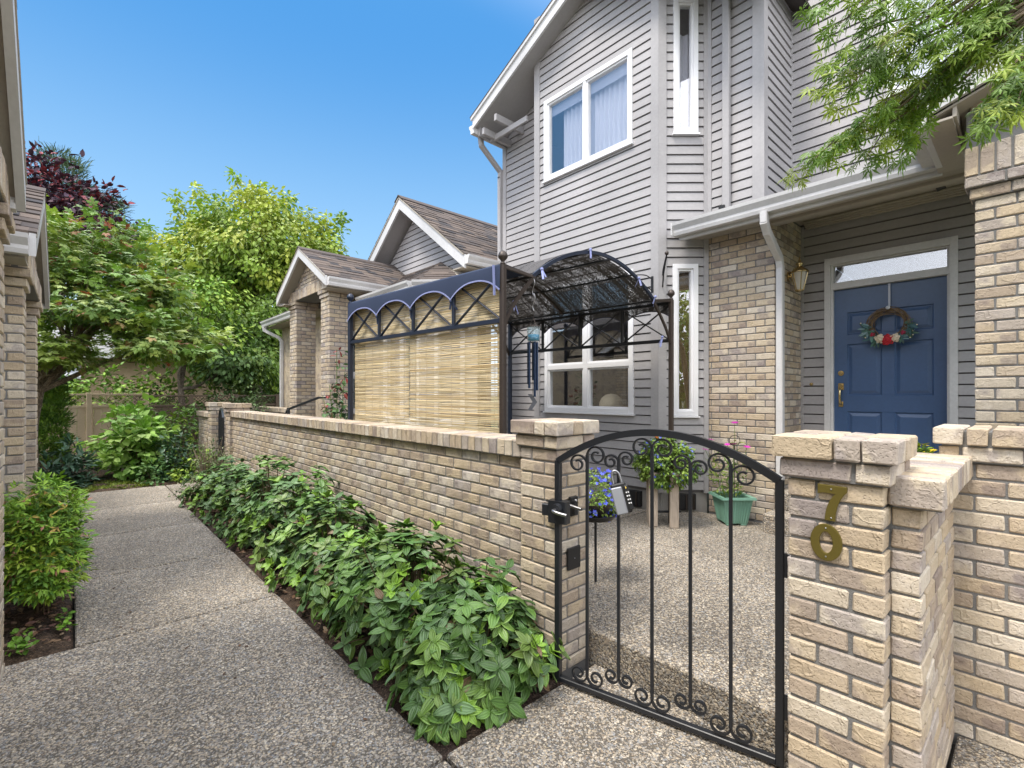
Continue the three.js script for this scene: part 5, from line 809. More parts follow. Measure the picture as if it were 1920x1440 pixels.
{
  srand(521); const W = thing('door_wreath', 'grapevine wreath with red and cream flowers on the blue door', 'wreath', [0.985, 1.95, 5.93]); const c = V(0.985, 2.115, 5.905); const at = (r, th, z) => new THREE.Vector3(c.x + r * Math.cos(th), c.y + r * Math.sin(th), c.z + z);
  part(W, 'ribbon_hanger', bar(V(0.985, 2.28, 5.945), V(0.985, 2.528, 5.945), 0.004, 0.018, new THREE.Vector3(1, 0, 0)), S([0.5, 0.52, 0.6])); part(W, 'knot', sphere(at(0.165, Math.PI / 2, 0.03), 0.018, 10), S([0.55, 0.57, 0.62]));
  const vines = []; for (let i = 0; i < 42; i++) { const pts = [], r0 = 0.145 + rr(-0.030, 0.030), z0 = rr(-0.018, 0.018), ph = rr(0, 6.28), k = 2 + Math.floor(rnd() * 3), st = rr(0, 6.28), sp = rr(2.5, 6.2); for (let j = 0; j <= 26; j++) { const th = st + sp * j / 26; pts.push(at(r0 + 0.012 * Math.sin(th * k + ph), th, z0 + 0.010 * Math.cos(th * k + ph))); } const g = new THREE.TubeGeometry(new THREE.CatmullRomCurve3(pts), 48, rr(0.0016, 0.0034), 5); const b = rr(0.5, 1.5); vines.push(colorize(g.toNonIndexed(), [0.17 * b, 0.115 * b, 0.065 * b])); } part(W, 'vine', merge(vines), S([1, 1, 1], { vertexColors: true, roughness: 0.9 }), 'stuff');
  const leafG = (l, w) => { const s = new THREE.Shape(); s.moveTo(0, 0); s.quadraticCurveTo(w, l * 0.45, 0, l); s.quadraticCurveTo(-w, l * 0.45, 0, 0); const g = new THREE.ShapeGeometry(s, 6); return g; };
  const gm = [S([0.06, 0.14, 0.15], { side: 2, roughness: 0.7 }), S([0.09, 0.20, 0.16], { side: 2, roughness: 0.7 }), S([0.05, 0.10, 0.07], { side: 2, roughness: 0.7 }), S([0.16, 0.26, 0.27], { side: 2, roughness: 0.7 })];
  for (let i = 0; i < 64; i++) { const side = i % 2 ? 1 : -1; const th = -Math.PI / 2 + side * (0.15 + 1.45 * Math.pow(rnd(), 0.7)); const g = leafG(rr(0.06, 0.10), rr(0.02, 0.032)); g.rotateX(rr(-0.6, 0.6)); g.rotateY(rr(-0.8, 0.8)); g.rotateZ(th - Math.PI / 2 + rr(-1.2, 1.2)); const p = at(0.148 + rr(-0.035, 0.035), th, 0.02 + rr(0, 0.03)); g.translate(p.x, p.y, p.z); part(W, 'leaf', g, gm[Math.floor(rnd() * 4)]); }
  const flower = (th, r, col, n) => { const p = at(0.15, th, 0.05), l = []; for (let i = 0; i < n; i++) { const f = i / n, a = i * 2.4, rad = r * Math.sqrt(f); const g = new THREE.SphereGeometry(r * 0.42, 7, 5); g.scale(1, 1, 0.4); g.rotateX(rr(-0.6, 0.6)); g.rotateY(rr(-0.6, 0.6)); g.translate(p.x + rad * Math.cos(a), p.y + rad * Math.sin(a), p.z + 0.02 * (1 - f)); l.push(g); } part(W, 'flower', merge(l), S(col, { roughness: 0.75 })); };
  flower(-Math.PI / 2 + 0.02, 0.044, [0.42, 0.012, 0.022], 22); flower(-Math.PI / 2 + 0.42, 0.036, [0.66, 0.56, 0.42], 12); flower(-Math.PI / 2 - 0.42, 0.038, [0.62, 0.52, 0.38], 12); flower(-Math.PI / 2 + 0.92, 0.018, [0.32, 0.02, 0.06], 9); flower(-Math.PI / 2 - 0.92, 0.018, [0.34, 0.02, 0.05], 9);
  const buds = []; for (let i = 0; i < 16; i++) { const th = -Math.PI / 2 + (i % 2 ? 1 : -1) * rr(0.8, 1.75); const p = at(0.195 + rr(-0.01, 0.03), th, rr(0.01, 0.04)); buds.push(sphere(p, 0.006, 6)); } part(W, 'berry', merge(buds), S([0.7, 0.62, 0.42]));
}
// ---------------------------------------------------------------- leaves
function leafSheet(len, wid, nl, nc, shape, cross, curl) {    // grows along +z, face up +y
  const pos = [], idx = []; for (let i = 0; i <= nl; i++) { const t = i / nl, w = wid * shape(t); for (let j = 0; j <= nc; j++) { const s = j / nc * 2 - 1; pos.push(s * w, cross(s, t) * wid - curl * len * t * t, len * t); } }
  for (let i = 0; i < nl; i++) for (let j = 0; j < nc; j++) { const a = i * (nc + 1) + j, b = a + nc + 1; idx.push(a, b, a + 1, b, b + 1, a + 1); }
  const g = new THREE.BufferGeometry(); g.setAttribute('position', new THREE.Float32BufferAttribute(pos, 3)); g.setIndex(idx); g.computeVertexNormals(); g.setAttribute('uv', new THREE.Float32BufferAttribute(new Float32Array(pos.length / 3 * 2), 2)); g.userData.shared = true; return g;
}
const oval = (t) => Math.pow(Math.sin(Math.PI * Math.pow(t, 0.85)), 0.75) * (1 - 0.15 * t) + 0.02;
const lance = (t) => Math.pow(Math.sin(Math.PI * Math.pow(t, 0.7)), 1.1) + 0.02;
const veined = (s) => 0.26 * Math.abs(s) - 0.10 * Math.cos(s * Math.PI * 4);
const vibLeaves = [0.10, 0.22, 0.34].map(c => { const g = leafSheet(1, 0.275, 5, 12, oval, veined, c), n = g.attributes.position.count, col = new Float32Array(n * 3); for (let i = 0; i < n; i++) { const s = (i % 13) / 12 * 2 - 1, v = Math.abs(Math.abs(s) - 0.5) < 0.09 || Math.abs(s) < 0.09 ? 0.72 : 1.06; col[3 * i] = v; col[3 * i + 1] = v; col[3 * i + 2] = v; } g.setAttribute('color', new THREE.BufferAttribute(col, 3)); return g; });   // three darker sunk veins
const ovalLeaf = leafSheet(1, 0.30, 3, 2, oval, (s) => 0.35 * Math.abs(s), 0.22), lanceLeaf = leafSheet(1, 0.17, 3, 2, lance, (s) => 0.4 * Math.abs(s), 0.2), roundLeaf = leafSheet(1, 0.42, 3, 2, oval, (s) => 0.22 * Math.abs(s), 0.25), needleLeaf = leafSheet(1, 0.06, 2, 2, (t) => 1 - 0.8 * t, (s) => 0.5 * Math.abs(s), 0.1);
function palmate(lobes, spread, narrow, inner) {   // star-shaped leaf, stalk at the origin, +z forward
  const c = new THREE.Vector3(0, 0.02, 0.22), pts = []; for (let i = 0; i < lobes; i++) { const f = lobes === 1 ? 0 : i / (lobes - 1) * 2 - 1; const a = f * spread, L = 0.78 * (1 - 0.45 * Math.abs(f)); const w = narrow; const tip = new THREE.Vector3(Math.sin(a) * L, -0.10 * L, 0.22 + Math.cos(a) * L), l = new THREE.Vector3(Math.sin(a - w) * L * inner, 0.0, 0.22 + Math.cos(a - w) * L * inner), r = new THREE.Vector3(Math.sin(a + w) * L * inner, 0.0, 0.22 + Math.cos(a + w) * L * inner), m = new THREE.Vector3(Math.sin(a) * L * 0.55, 0.03, 0.22 + Math.cos(a) * L * 0.55); pts.push(c, l, m, c, m, r, l, tip, m, m, tip, r); }
  const g = tris(pts, pts.map(() => [0, 0])); g.userData.shared = true; return g;
}
const mapleLeaf = palmate(5, 2.0, 0.42, 0.62), jmapleLeaf = palmate(7, 2.15, 0.20, 0.50);
const triLeaf = palmate(3, 1.15, 0.30, 0.55);
const LM = (o = {}) => P([1, 1, 1], Object.assign({ roughness: 0.62, transmission: 0.38, thickness: 0, side: THREE.DoubleSide }, o));
const leafMat = P([1, 1, 1], { roughness: 0.6, side: THREE.DoubleSide }), thinLeaf = LM({ transmission: 0.48, roughness: 0.7 }), glossLeaf = P([1, 1, 1], { roughness: 0.44, side: THREE.DoubleSide });
const vibMat = P([1, 1, 1], { roughness: 0.37, side: THREE.DoubleSide, vertexColors: true });
const tmpM = new THREE.Matrix4(), tmpX = new THREE.Vector3(), tmpY = new THREE.Vector3(), tmpZ = new THREE.Vector3();
function orient(pos, dir, nrm, s) { const z = dir.clone().normalize(), x = new THREE.Vector3().crossVectors(nrm, z); if (x.lengthSq() < 1e-6) x.set(1, 0, 0); x.normalize(); const y = new THREE.Vector3().crossVectors(z, x); return new THREE.Matrix4().makeBasis(x.multiplyScalar(s), y.multiplyScalar(s), z.multiplyScalar(s)).setPosition(pos); }
function foliage(parent, name, geo, mat, items) { const o = origins.get(parent), im = new THREE.InstancedMesh(geo, mat, items.length), c = new THREE.Color(); items.forEach((it, i) => { const m = it.m.clone(); const e = m.elements; e[12] -= o.x; e[13] -= o.y; e[14] -= o.z; im.setMatrixAt(i, m); im.setColorAt(i, c.setRGB(...it.c)); }); im.name = name; im.castShadow = im.receiveShadow = true; im.userData.kind = 'stuff'; parent.add(im); return im; }
const rdir = () => { const z = rr(-1, 1), a = rr(0, 6.2832), r = Math.sqrt(1 - z * z); return new THREE.Vector3(r * Math.cos(a), z, r * Math.sin(a)); };
const gauss = () => (rnd() + rnd() + rnd() + rnd() - 2) * 0.86;
const pickc = (cols, v = 0.2) => { const c = cols[Math.floor(rnd() * cols.length)], b = rr(1 - v, 1 + v); return c.map(x => x * b); };

// a clump of leaves round a twig end
function clump(items, p, r, n, cols, size, o = {}) {
  const base = pickc(cols, 0.18); const out = o.out || new THREE.Vector3(0, 1, 0);
  for (let i = 0; i < n; i++) { const q = new THREE.Vector3(gauss() * r * (o.sx || 1), gauss() * r * (o.sy || 0.7), gauss() * r * (o.sz || 1)); const d = q.clone().normalize().multiplyScalar(0.6).addScaledVector(out, 0.5).add(rdir().multiplyScalar(0.55)); d.y -= o.droop === undefined ? 0.45 : o.droop; const nr = new THREE.Vector3(0, 1, 0).add(rdir().multiplyScalar(o.tumble || 0.75)).addScaledVector(out, 0.3); const k = rr(0.86, 1.14), c = (rnd() < (o.odd || 0) ? pickc(o.oddCols) : base).map(v => v * k); items.push({ m: orient(p.clone().add(q), d, nr, size * rr(0.7, 1.2)), c }); }
}
function tree(name, label, base, o) {
  srand(o.seed); const t = thing(name, label, o.cat || 'tree', [base[0], base[1], base[2]], o.group); const items = [], B = V(...base), limbs = [];
  const fork = V(...(o.fork || [base[0], base[1] + (o.h || 3) * 0.35, base[2]]));
  const mid = B.clone().lerp(fork, 0.5).add(new THREE.Vector3(rr(-0.08, 0.08), 0, rr(-0.08, 0.08)));
  part(t, 'trunk', taper([B.clone().setY(B.y - 0.1), mid, fork], o.tr, o.tr * 0.7, 8, 9), o.bark || M.bark);
  for (const L of o.lobes) {
    const c = V(...L.c), [ra, ry, rb] = L.r; const lead = fork.clone().lerp(c, 0.55).add(rdir().multiplyScalar(0.15)); limbs.push(taper([fork, fork.clone().lerp(lead, 0.5).add(rdir().multiplyScalar(0.12)), lead], o.tr * 0.6, o.tr * 0.28, 7, 7));
    for (let i = 0; i < L.n; i++) { const d = rdir(), f = Math.pow(rnd(), 0.42); if (d.y < -0.55) d.y *= 0.5; const p = c.clone().add(new THREE.Vector3(d.x * ra * f, d.y * ry * f, d.z * rb * f)); const out = d.clone(); out.y = Math.max(out.y, -0.1);
      if (i % (o.twigs || 5) === 0) limbs.push(taper([lead, lead.clone().lerp(p, 0.55).add(rdir().multiplyScalar(0.12)), p], o.tr * 0.2, o.tr * 0.03, 5, 5));
      clump(items, p, L.cr || o.cr, o.per, L.cols || o.cols, o.size, { out, droop: o.droop, tumble: o.tumble, odd: o.odd, oddCols: o.oddCols, sy: o.sy }); }
    for (const s of L.spires || []) { const sp = V(...s); limbs.push(taper([lead, lead.clone().lerp(sp, 0.6), sp], o.tr * 0.18, o.tr * 0.02, 5, 5)); const n = 5; for (let k = 0; k < n; k++) clump(items, sp.clone().lerp(c, 0.12 * k), (L.cr || o.cr) * (0.45 + 0.12 * k), Math.round(o.per * 0.5), L.cols || o.cols, o.size, { out: UP, droop: o.droop }); }
  }
  part(t, 'limb', merge(limbs), o.bark || M.bark); foliage(t, 'crown', o.leaf, o.mat || leafMat, items); return t;
}
const yg = [[0.25, 0.38, 0.022], [0.31, 0.43, 0.026], [0.38, 0.46, 0.03], [0.18, 0.32, 0.022], [0.44, 0.50, 0.06]], mg = [[0.15, 0.29, 0.026], [0.19, 0.33, 0.03], [0.11, 0.22, 0.024], [0.25, 0.37, 0.035]];
const dk = [[0.07, 0.14, 0.028], [0.09, 0.17, 0.032], [0.055, 0.115, 0.026]];
tree('ash_tree', 'tall yellow-green leafy tree rising behind the neighbour porch', [18.9, 0, 4.9], { seed: 601, h: 7, tr: 0.22, fork: [18.8, 2.6, 4.9], leaf: ovalLeaf, size: 0.175, per: 74, cr: 0.46, cols: yg, droop: 0.7, mat: thinLeaf, twigs: 6,
  lobes: [{ c: [18.7, 6.2, 5.0], r: [2.3, 2.2, 2.4], n: 210, spires: [[18.8, 9.0, 4.2], [18.8, 8.9, 5.0], [18.6, 8.7, 5.9]] }, { c: [19.6, 5.5, 3.6], r: [1.7, 2.0, 1.7], n: 125, spires: [[19.8, 8.6, 3.2], [20.0, 8.2, 2.6]] }, { c: [17.9, 5.6, 6.6], r: [1.5, 1.9, 1.7], n: 115, spires: [[17.6, 7.9, 6.9], [17.4, 8.0, 7.4]] }, { c: [18.4, 3.6, 4.7], r: [2.2, 1.3, 2.2], n: 130, cols: [[0.20, 0.33, 0.024], [0.15, 0.29, 0.024], [0.27, 0.38, 0.03]] }, { c: [17.6, 2.5, 4.2], r: [1.5, 1.0, 1.8], n: 60, cols: mg }, { c: [20.3, 4.7, 2.3], r: [1.4, 1.6, 1.4], n: 80, spires: [[20.6, 7.2, 1.9]] }] });
tree('vine_maple', 'spreading green maple with reddening leaves over the tan fence', [13.0, 0, -0.55], { seed: 602, h: 3, tr: 0.10, fork: [12.8, 1.5, -0.45], leaf: mapleLeaf, size: 0.17, per: 22, cr: 0.32, cols: [...mg, [0.34, 0.44, 0.045], [0.28, 0.38, 0.045], [0.24, 0.35, 0.045]], droop: 0.25, tumble: 0.5, mat: thinLeaf, odd: 0.06, oddCols: [[0.42, 0.17, 0.07], [0.36, 0.24, 0.07], [0.40, 0.09, 0.04]], sy: 0.4, bark: M.greyBark, twigs: 5,
  lobes: [{ c: [12.2, 3.2, 0.5], r: [1.2, 0.95, 1.3], n: 105 }, { c: [12.6, 4.0, -0.4], r: [1.1, 0.9, 0.9], n: 75 }, { c: [12.0, 2.5, 1.4], r: [1.1, 0.6, 1.0], n: 75 }, { c: [12.6, 3.7, 1.2], r: [0.9, 0.8, 0.8], n: 50 }, { c: [12.4, 2.2, -0.3], r: [0.9, 0.45, 0.8], n: 45 }, { c: [12.6, 4.6, 0.5], r: [0.5, 0.5, 0.5], n: 12 }, { c: [13.6, 4.8, -0.9], r: [0.6, 0.7, 0.6], n: 22 }] });
tree('dark_maple', 'dark green tree with a forked trunk behind the brown fence', [16.6, 0, 2.35], { seed: 603, h: 3, tr: 0.11, fork: [16.6, 1.6, 2.3], leaf: ovalLeaf, size: 0.15, per: 20, cr: 0.34, cols: mg, twigs: 5, lobes: [{ c: [16.6, 3.1, 2.4], r: [1.5, 1.1, 1.5], n: 80 }, { c: [16.4, 2.4, 3.7], r: [1.2, 0.9, 1.1], n: 55, cols: dk }, { c: [16.2, 4.2, 2.6], r: [1.2, 1.0, 1.2], n: 50 }] });
tree('plum_tree', 'purple-leaved plum tree in the far corner', [27, 0, -0.4], { seed: 604, h: 9, tr: 0.25, fork: [27, 4, -0.3], leaf: ovalLeaf, size: 0.26, per: 26, cr: 0.6, cols: [[0.055, 0.022, 0.045], [0.08, 0.03, 0.05], [0.04, 0.02, 0.035], [0.16, 0.02, 0.03]], twigs: 4, droop: 0.1, lobes: [{ c: [27, 8.6, -0.3], r: [2.0, 2.6, 2.0], n: 90 }, { c: [27, 7.4, 0.9], r: [1.6, 1.4, 1.4], n: 45 }, { c: [27, 9.3, -1.0], r: [1.4, 1.8, 1.3], n: 40 }] });
tree('pine_tree', 'blue-green pine crown standing above the purple plum', [31, 0, -0.6], { seed: 605, h: 11, tr: 0.3, fork: [31, 6, -0.5], leaf: needleLeaf, size: 0.34, per: 90, cr: 0.42, cols: [[0.06, 0.11, 0.05], [0.08, 0.14, 0.06], [0.05, 0.09, 0.055]], droop: -0.5, twigs: 3, lobes: [{ c: [31, 11.0, -0.3], r: [1.3, 1.7, 1.3], n: 42 }, { c: [31, 9.9, 0.9], r: [1.6, 1.3, 1.4], n: 40 }, { c: [31, 8.8, 2.2], r: [1.2, 1.0, 1.0], n: 24 }] });
for (const [i, a, b, h, r] of [[0, 24, 8.5, 5.5, 2.6], [1, 23, -4.5, 6, 2.6], [2, 29, 4.5, 6.0, 3], [3, 26, 12.5, 6.5, 3.2], [4, 20, -7, 6, 2.5], [5, 32, -6, 8, 3.2], [6, 22, 6.3, 4.2, 2.0], [7, 25, 3.4, 4.6, 2.2]])
  tree('background_tree', ['broad green tree far behind the neighbour roof', 'green tree rising far behind the brick house', 'wide green tree beyond the tan house roof', 'large green tree far to the right behind the houses', 'dense green tree behind the left brick house', 'tall green tree on the far left skyline', 'green tree just behind the yellow-green ash', 'rounded green tree behind the dark maple'][i], [a, 0, b], { seed: 620 + i, h, tr: 0.2, fork: [a, h * 0.35, b], leaf: ovalLeaf, size: 0.26, per: 22, cr: 0.6, cols: [...mg, ...dk], twigs: 6, group: 'trees behind the houses', lobes: [{ c: [a, h * 0.62, b], r: [r, h * 0.4, r], n: 110 }, { c: [a, h * 0.32, b], r: [r * 0.9, h * 0.25, r * 0.9], n: 70 }] });
for (const [i, a, b, h, r] of [[0, -9, -6.5, 5.6, 2.6], [1, -12, -2.0, 6.4, 3.0], [2, -8, -11, 6.0, 2.8], [3, -13, 3.5, 6.5, 3.0]])
  tree('street_tree', ['green tree across the lane, mirrored in the porch transom', 'broad green tree at the end of the lane', 'green tree beside the lane mirrored in the lower windows', 'green tree past the entry wall at the lane end'][i], [a, 0, b], { seed: 650 + i, h, tr: 0.2, fork: [a, h * 0.3, b], leaf: ovalLeaf, size: 0.26, per: 22, cr: 0.6, cols: [...mg, ...yg], twigs: 6, group: 'trees along the lane behind the viewer', lobes: [{ c: [a, h * 0.6, b], r: [r, h * 0.4, r], n: 110 }, { c: [a, h * 0.28, b], r: [r * 0.9, h * 0.25, r * 0.9], n: 70 }] });
{ // Japanese maple overhanging from the right: branches above the entry, trunk beside the wall out of view
  srand(640); const t = thing('japanese_maple', 'light green Japanese maple branches hanging over the porch', 'tree', [-1.5, 0, 3.35]); const items = [], limbs = []; const cols = [[0.22, 0.38, 0.026], [0.30, 0.44, 0.03], [0.17, 0.31, 0.024], [0.36, 0.46, 0.05], [0.12, 0.23, 0.024]];
  const fork = V(-1.3, 2.35, 3.2); part(t, 'trunk', taper([V(-1.5, -0.1, 3.35), V(-1.45, 1.1, 3.3), fork], 0.07, 0.05, 8, 9), M.greyBark);
  const at = (px, py, s) => { const k = (px - 960) / 901.5; return V(s * (0.7376 - 0.6752 * k), 1.43 + (740 - py) * s / 901.5, s * (0.6752 + 0.7376 * k)); };   // direction from the photograph, distance from leaf size
  const sprays = [ // each: tip position and the twig it hangs from
    [[1535, 165, 2.35], [1700, 60, 2.3]], [[1560, 110, 2.3], [1720, 30, 2.25]], [[1600, 130, 2.35], [1720, 50, 2.25]], [[1575, 185, 2.35], [1700, 90, 2.3]], [[1640, 95, 2.2], [1800, 20, 2.2]], [[1690, 120, 2.3], [1800, 40, 2.2]], [[1660, 195, 2.35], [1780, 80, 2.25]], [[1645, 150, 2.4], [1760, 60, 2.3]],
    [[1740, 100, 2.2], [1850, 30, 2.15]], [[1790, 90, 2.15], [1880, 20, 2.1]], [[1840, 80, 2.1], [1920, 0, 2.1]], [[1890, 90, 2.1], [1960, 0, 2.1]], [[1760, 145, 2.25], [1860, 70, 2.2]], [[1810, 140, 2.2], [1900, 60, 2.1]],
    [[1495, 325, 2.6], [1640, 240, 2.5]], [[1530, 295, 2.55], [1660, 220, 2.5]], [[1565, 285, 2.55], [1680, 200, 2.45]], [[1600, 250, 2.5], [1700, 170, 2.4]], [[1640, 235, 2.5], [1740, 150, 2.4]], [[1690, 225, 2.45], [1780, 140, 2.35]], [[1625, 295, 2.5], [1720, 200, 2.4]], [[1670, 275, 2.5], [1750, 180, 2.4]], [[1720, 200, 2.4], [1810, 120, 2.3]], [[1690, 290, 2.5], [1760, 190, 2.4]], [[1740, 170, 2.35], [1840, 90, 2.25]],
    [[1870, 200, 2.0], [1930, 90, 2.0]], [[1895, 165, 2.0], [1950, 70, 2.0]], [[1850, 235, 2.0], [1920, 120, 2.0]], [[1910, 130, 2.0], [1960, 40, 2.0]], [[1905, 200, 1.95], [1960, 90, 2.0]],
    [[1560, 55, 2.3], [1720, -20, 2.2]], [[1640, 40, 2.25], [1780, -40, 2.2]], [[1720, 40, 2.2], [1850, -40, 2.15]], [[1800, 30, 2.15], [1900, -50, 2.1]], [[1880, 20, 2.1], [1960, -50, 2.1]], [[1540, 10, 2.3], [1700, -60, 2.2]], [[1620, -10, 2.25], [1760, -70, 2.2]], [[1760, -10, 2.2], [1880, -80, 2.15]], [[1840, 40, 2.15], [1940, -20, 2.1]]];
  const crown = V(-0.5, 3.2, 2.9); limbs.push(taper([fork, V(-0.95, 2.85, 3.05), crown], 0.045, 0.025, 8, 8));
  for (const [tp, rt] of sprays) { const T = at(...tp), R = at(...rt); limbs.push(taper([crown, crown.clone().lerp(R, 0.6).add(new THREE.Vector3(0, 0.05, 0)), R], 0.012, 0.006, 6, 5)); const m = R.clone().lerp(T, 0.5); m.y += 0.05; limbs.push(taper([R, m, T], 0.006, 0.0018, 6, 5)); const out = T.clone().sub(R).normalize();
    for (let k = 0; k < 3; k++) { const c = R.clone().lerp(T, 0.5 + 0.25 * k); if (k < 2) c.y += 0.02; clump(items, c, 0.056, 13, cols, 0.08, { out, droop: 0.75, tumble: 0.6, sy: 0.7 }); } }
  part(t, 'limb', merge(limbs), M.greyBark); foliage(t, 'crown', jmapleLeaf, thinLeaf, items);
}
// ---------------------------------------------------------------- shrubs
function whorlShrub(label, a, b, ra, rb, h, tips, seed, o = {}) {   // glossy three-veined evergreen: rosettes on short stems
  srand(seed); const t = thing('evergreen_shrub', label, 'shrub', [a, 0, b], 'glossy evergreens in the wall bed'); const list = [], stems = []; const C = V(a, 0.02, b);
  const cols = [[0.10, 0.205, 0.042], [0.125, 0.24, 0.05], [0.078, 0.165, 0.038], [0.155, 0.27, 0.05], [0.11, 0.20, 0.07], [0.07, 0.14, 0.038], [0.14, 0.22, 0.05]];
  tips = Math.round(tips * 1.3);
  for (let i = 0; i < tips; i++) {
    const az = rr(0, 6.2832), el = Math.acos(1 - rnd() * 1.0), f = i < tips * 0.75 ? rr(0.86, 1.05) : rr(0.45, 0.85); const bump = 0.82 + 0.36 * hash2(Math.round(az * 2.2), Math.round(el * 3), seed);
    const d = new THREE.Vector3(Math.sin(el) * Math.cos(az) * ra, Math.cos(el) * h, Math.sin(el) * Math.sin(az) * rb).multiplyScalar(f * bump); const p = C.clone().add(d); p.y = Math.max(p.y, 0.05); const out = new THREE.Vector3(d.x / ra, d.y / h + 0.35, d.z / rb).normalize();
    const root = C.clone().add(new THREE.Vector3(d.x * 0.25, -0.05, d.z * 0.25)); if (i % 2 === 0) stems.push(taper([root, root.clone().lerp(p, 0.6).add(new THREE.Vector3(0, 0.04, 0)), p], 0.006, 0.003, 5, 5));
    const fresh = rnd() < 0.13, base = fresh ? [0.20, 0.36, 0.04] : pickc(cols, 0.15); const n = 6 + Math.floor(rnd() * 3), a0 = rr(0, 6.28); const sd = new THREE.Vector3().crossVectors(out, new THREE.Vector3(0.3, 0.2, 1)).normalize(), sd2 = new THREE.Vector3().crossVectors(out, sd);
    for (let k = 0; k < n; k++) { const th = a0 + k * 6.2832 / n + rr(-0.25, 0.25), up = k % 2 ? rr(0.1, 0.55) : rr(-0.25, 0.25); const ld = sd.clone().multiplyScalar(Math.cos(th)).addScaledVector(sd2, Math.sin(th)).addScaledVector(out, up + (fresh ? 0.9 : 0)); ld.y -= 0.02; const sz = (fresh ? rr(0.05, 0.08) : rr(0.058, 0.104)) * (o.ls || 1); const nr = out.clone().add(new THREE.Vector3(0, 0.9, 0)).add(rdir().multiplyScalar(0.35)); const br = rr(0.85, 1.15); const pp = p.clone().addScaledVector(out, rr(-0.02, 0.01)); list.push({ m: orient(pp, ld, nr, sz), c: (rnd() < 0.012 ? [0.15, 0.10, 0.05] : base).map(v => v * br), d: pp.distanceTo(camera.position), v: Math.floor(rnd() * 3) }); }
  }
  part(t, 'stem', merge(stems), M.stem); list.sort((x, y) => x.d - y.d); const N = o.parts || 0; const org = origins.get(t);
  for (const it of list.slice(0, N)) { const m = new THREE.Mesh(vibLeaves[it.v], leafPalette(it.c)); m.name = 'leaf'; m.castShadow = m.receiveShadow = true; const M4 = it.m.clone(); M4.elements[12] -= org.x; M4.elements[13] -= org.y; M4.elements[14] -= org.z; M4.decompose(m.position, m.quaternion, m.scale); t.add(m); }
  const rest = list.slice(N); for (let v = 0; v < 3; v++) { const l = rest.filter(x => x.v === v); if (l.length) foliage(t, 'foliage', vibLeaves[v], vibMat, l); }
}
const palCache = new Map(); function leafPalette(c) { const k = c.map(v => Math.round(v * 40)).join('_'); if (!palCache.has(k)) { const m = vibMat.clone(); m.color.setRGB(...c); palCache.set(k, m); } return palCache.get(k); }
[['large glossy evergreen at the gate end of the wall bed', 1.96, 1.50, 0.40, 0.38, 0.50, 175, 280], ['small glossy evergreen spilling to the path corner by the gate walk', 1.84, 1.24, 0.22, 0.15, 0.27, 42, 220], ['glossy evergreen second from the gate in the wall bed', 2.52, 1.47, 0.42, 0.40, 0.56, 175, 285], ['low glossy evergreen with dark bare stems, third from the gate', 3.12, 1.49, 0.40, 0.36, 0.46, 90, 200], ['glossy evergreen against the wall, fourth from the gate', 3.70, 1.50, 0.42, 0.38, 0.58, 115, 150], ['tall rounded glossy evergreen in the middle of the wall bed', 4.38, 1.48, 0.48, 0.40, 0.76, 150, 150], ['rounded glossy evergreen just past the middle of the wall bed', 5.08, 1.47, 0.44, 0.40, 0.68, 130, 60], ['glossy evergreen two thirds along the wall bed', 5.75, 1.46, 0.42, 0.38, 0.52, 85, 0], ['glossy evergreen with pointed top near the far end of the wall bed', 6.5, 1.45, 0.42, 0.38, 0.66, 85, 0], ['small glossy evergreen at the far end of the wall bed', 7.25, 1.42, 0.40, 0.38, 0.50, 70, 0]]
  .forEach((s, i) => whorlShrub(s[0], s[1], s[2], s[3], s[4], s[5], s[6], 700 + i, { parts: s[7] }));
function bush(name, label, base, r, n, o) {      // leafy mound or upright shrub from stems and single leaves
  srand(o.seed); const t = thing(name, label, o.cat || 'shrub', base, o.group); const items = [], stems = [], C = V(base[0], base[1], base[2]);
  for (let i = 0; i < (o.stems || 14); i++) { const az = rr(0, 6.28), f = rr(0.2, 0.9), p = C.clone().add(new THREE.Vector3(Math.cos(az) * r[0] * f, r[1] * rr(0.6, 0.95), Math.sin(az) * r[2] * f)); const q = C.clone().add(new THREE.Vector3(Math.cos(az) * r[0] * 0.15, -0.05, Math.sin(az) * r[2] * 0.15)); stems.push(taper([q, q.clone().lerp(p, 0.5).add(new THREE.Vector3(Math.cos(az) * -0.03, 0.05, 0)), p], o.sr || 0.006, 0.002, 5, 5)); }
  part(t, 'stem', merge(stems), o.stemMat || M.stem); const cl = o.clumps || Math.round(n / 14);
  for (let i = 0; i < cl; i++) { const d = rdir(); d.y = Math.abs(d.y) * 1.05 - 0.08; if (o.boxy) d.multiplyScalar(1 / Math.pow(Math.max(Math.abs(d.x), Math.abs(d.y), Math.abs(d.z)), 0.75)); const f = Math.pow(rnd(), o.shell || 0.3), nz = 0.8 + 0.4 * hash2(Math.round(d.x * 3), Math.round(d.z * 3 + d.y * 2), o.seed); const yy = (o.low || 0) + (1 - (o.low || 0)) * Math.max(0, d.y * f * nz); const p = C.clone().add(new THREE.Vector3(d.x * f * nz * r[0], (o.lift || 0) + yy * r[1], d.z * f * nz * r[2])); clump(items, p, o.cr, Math.round(n / cl), o.cols, o.size, { out: d, droop: o.droop === undefined ? 0.3 : o.droop, tumble: o.tumble, odd: o.odd, oddCols: o.oddCols, sy: o.sy }); }
  foliage(t, 'foliage', o.leaf, o.mat || leafMat, items); return t;
}
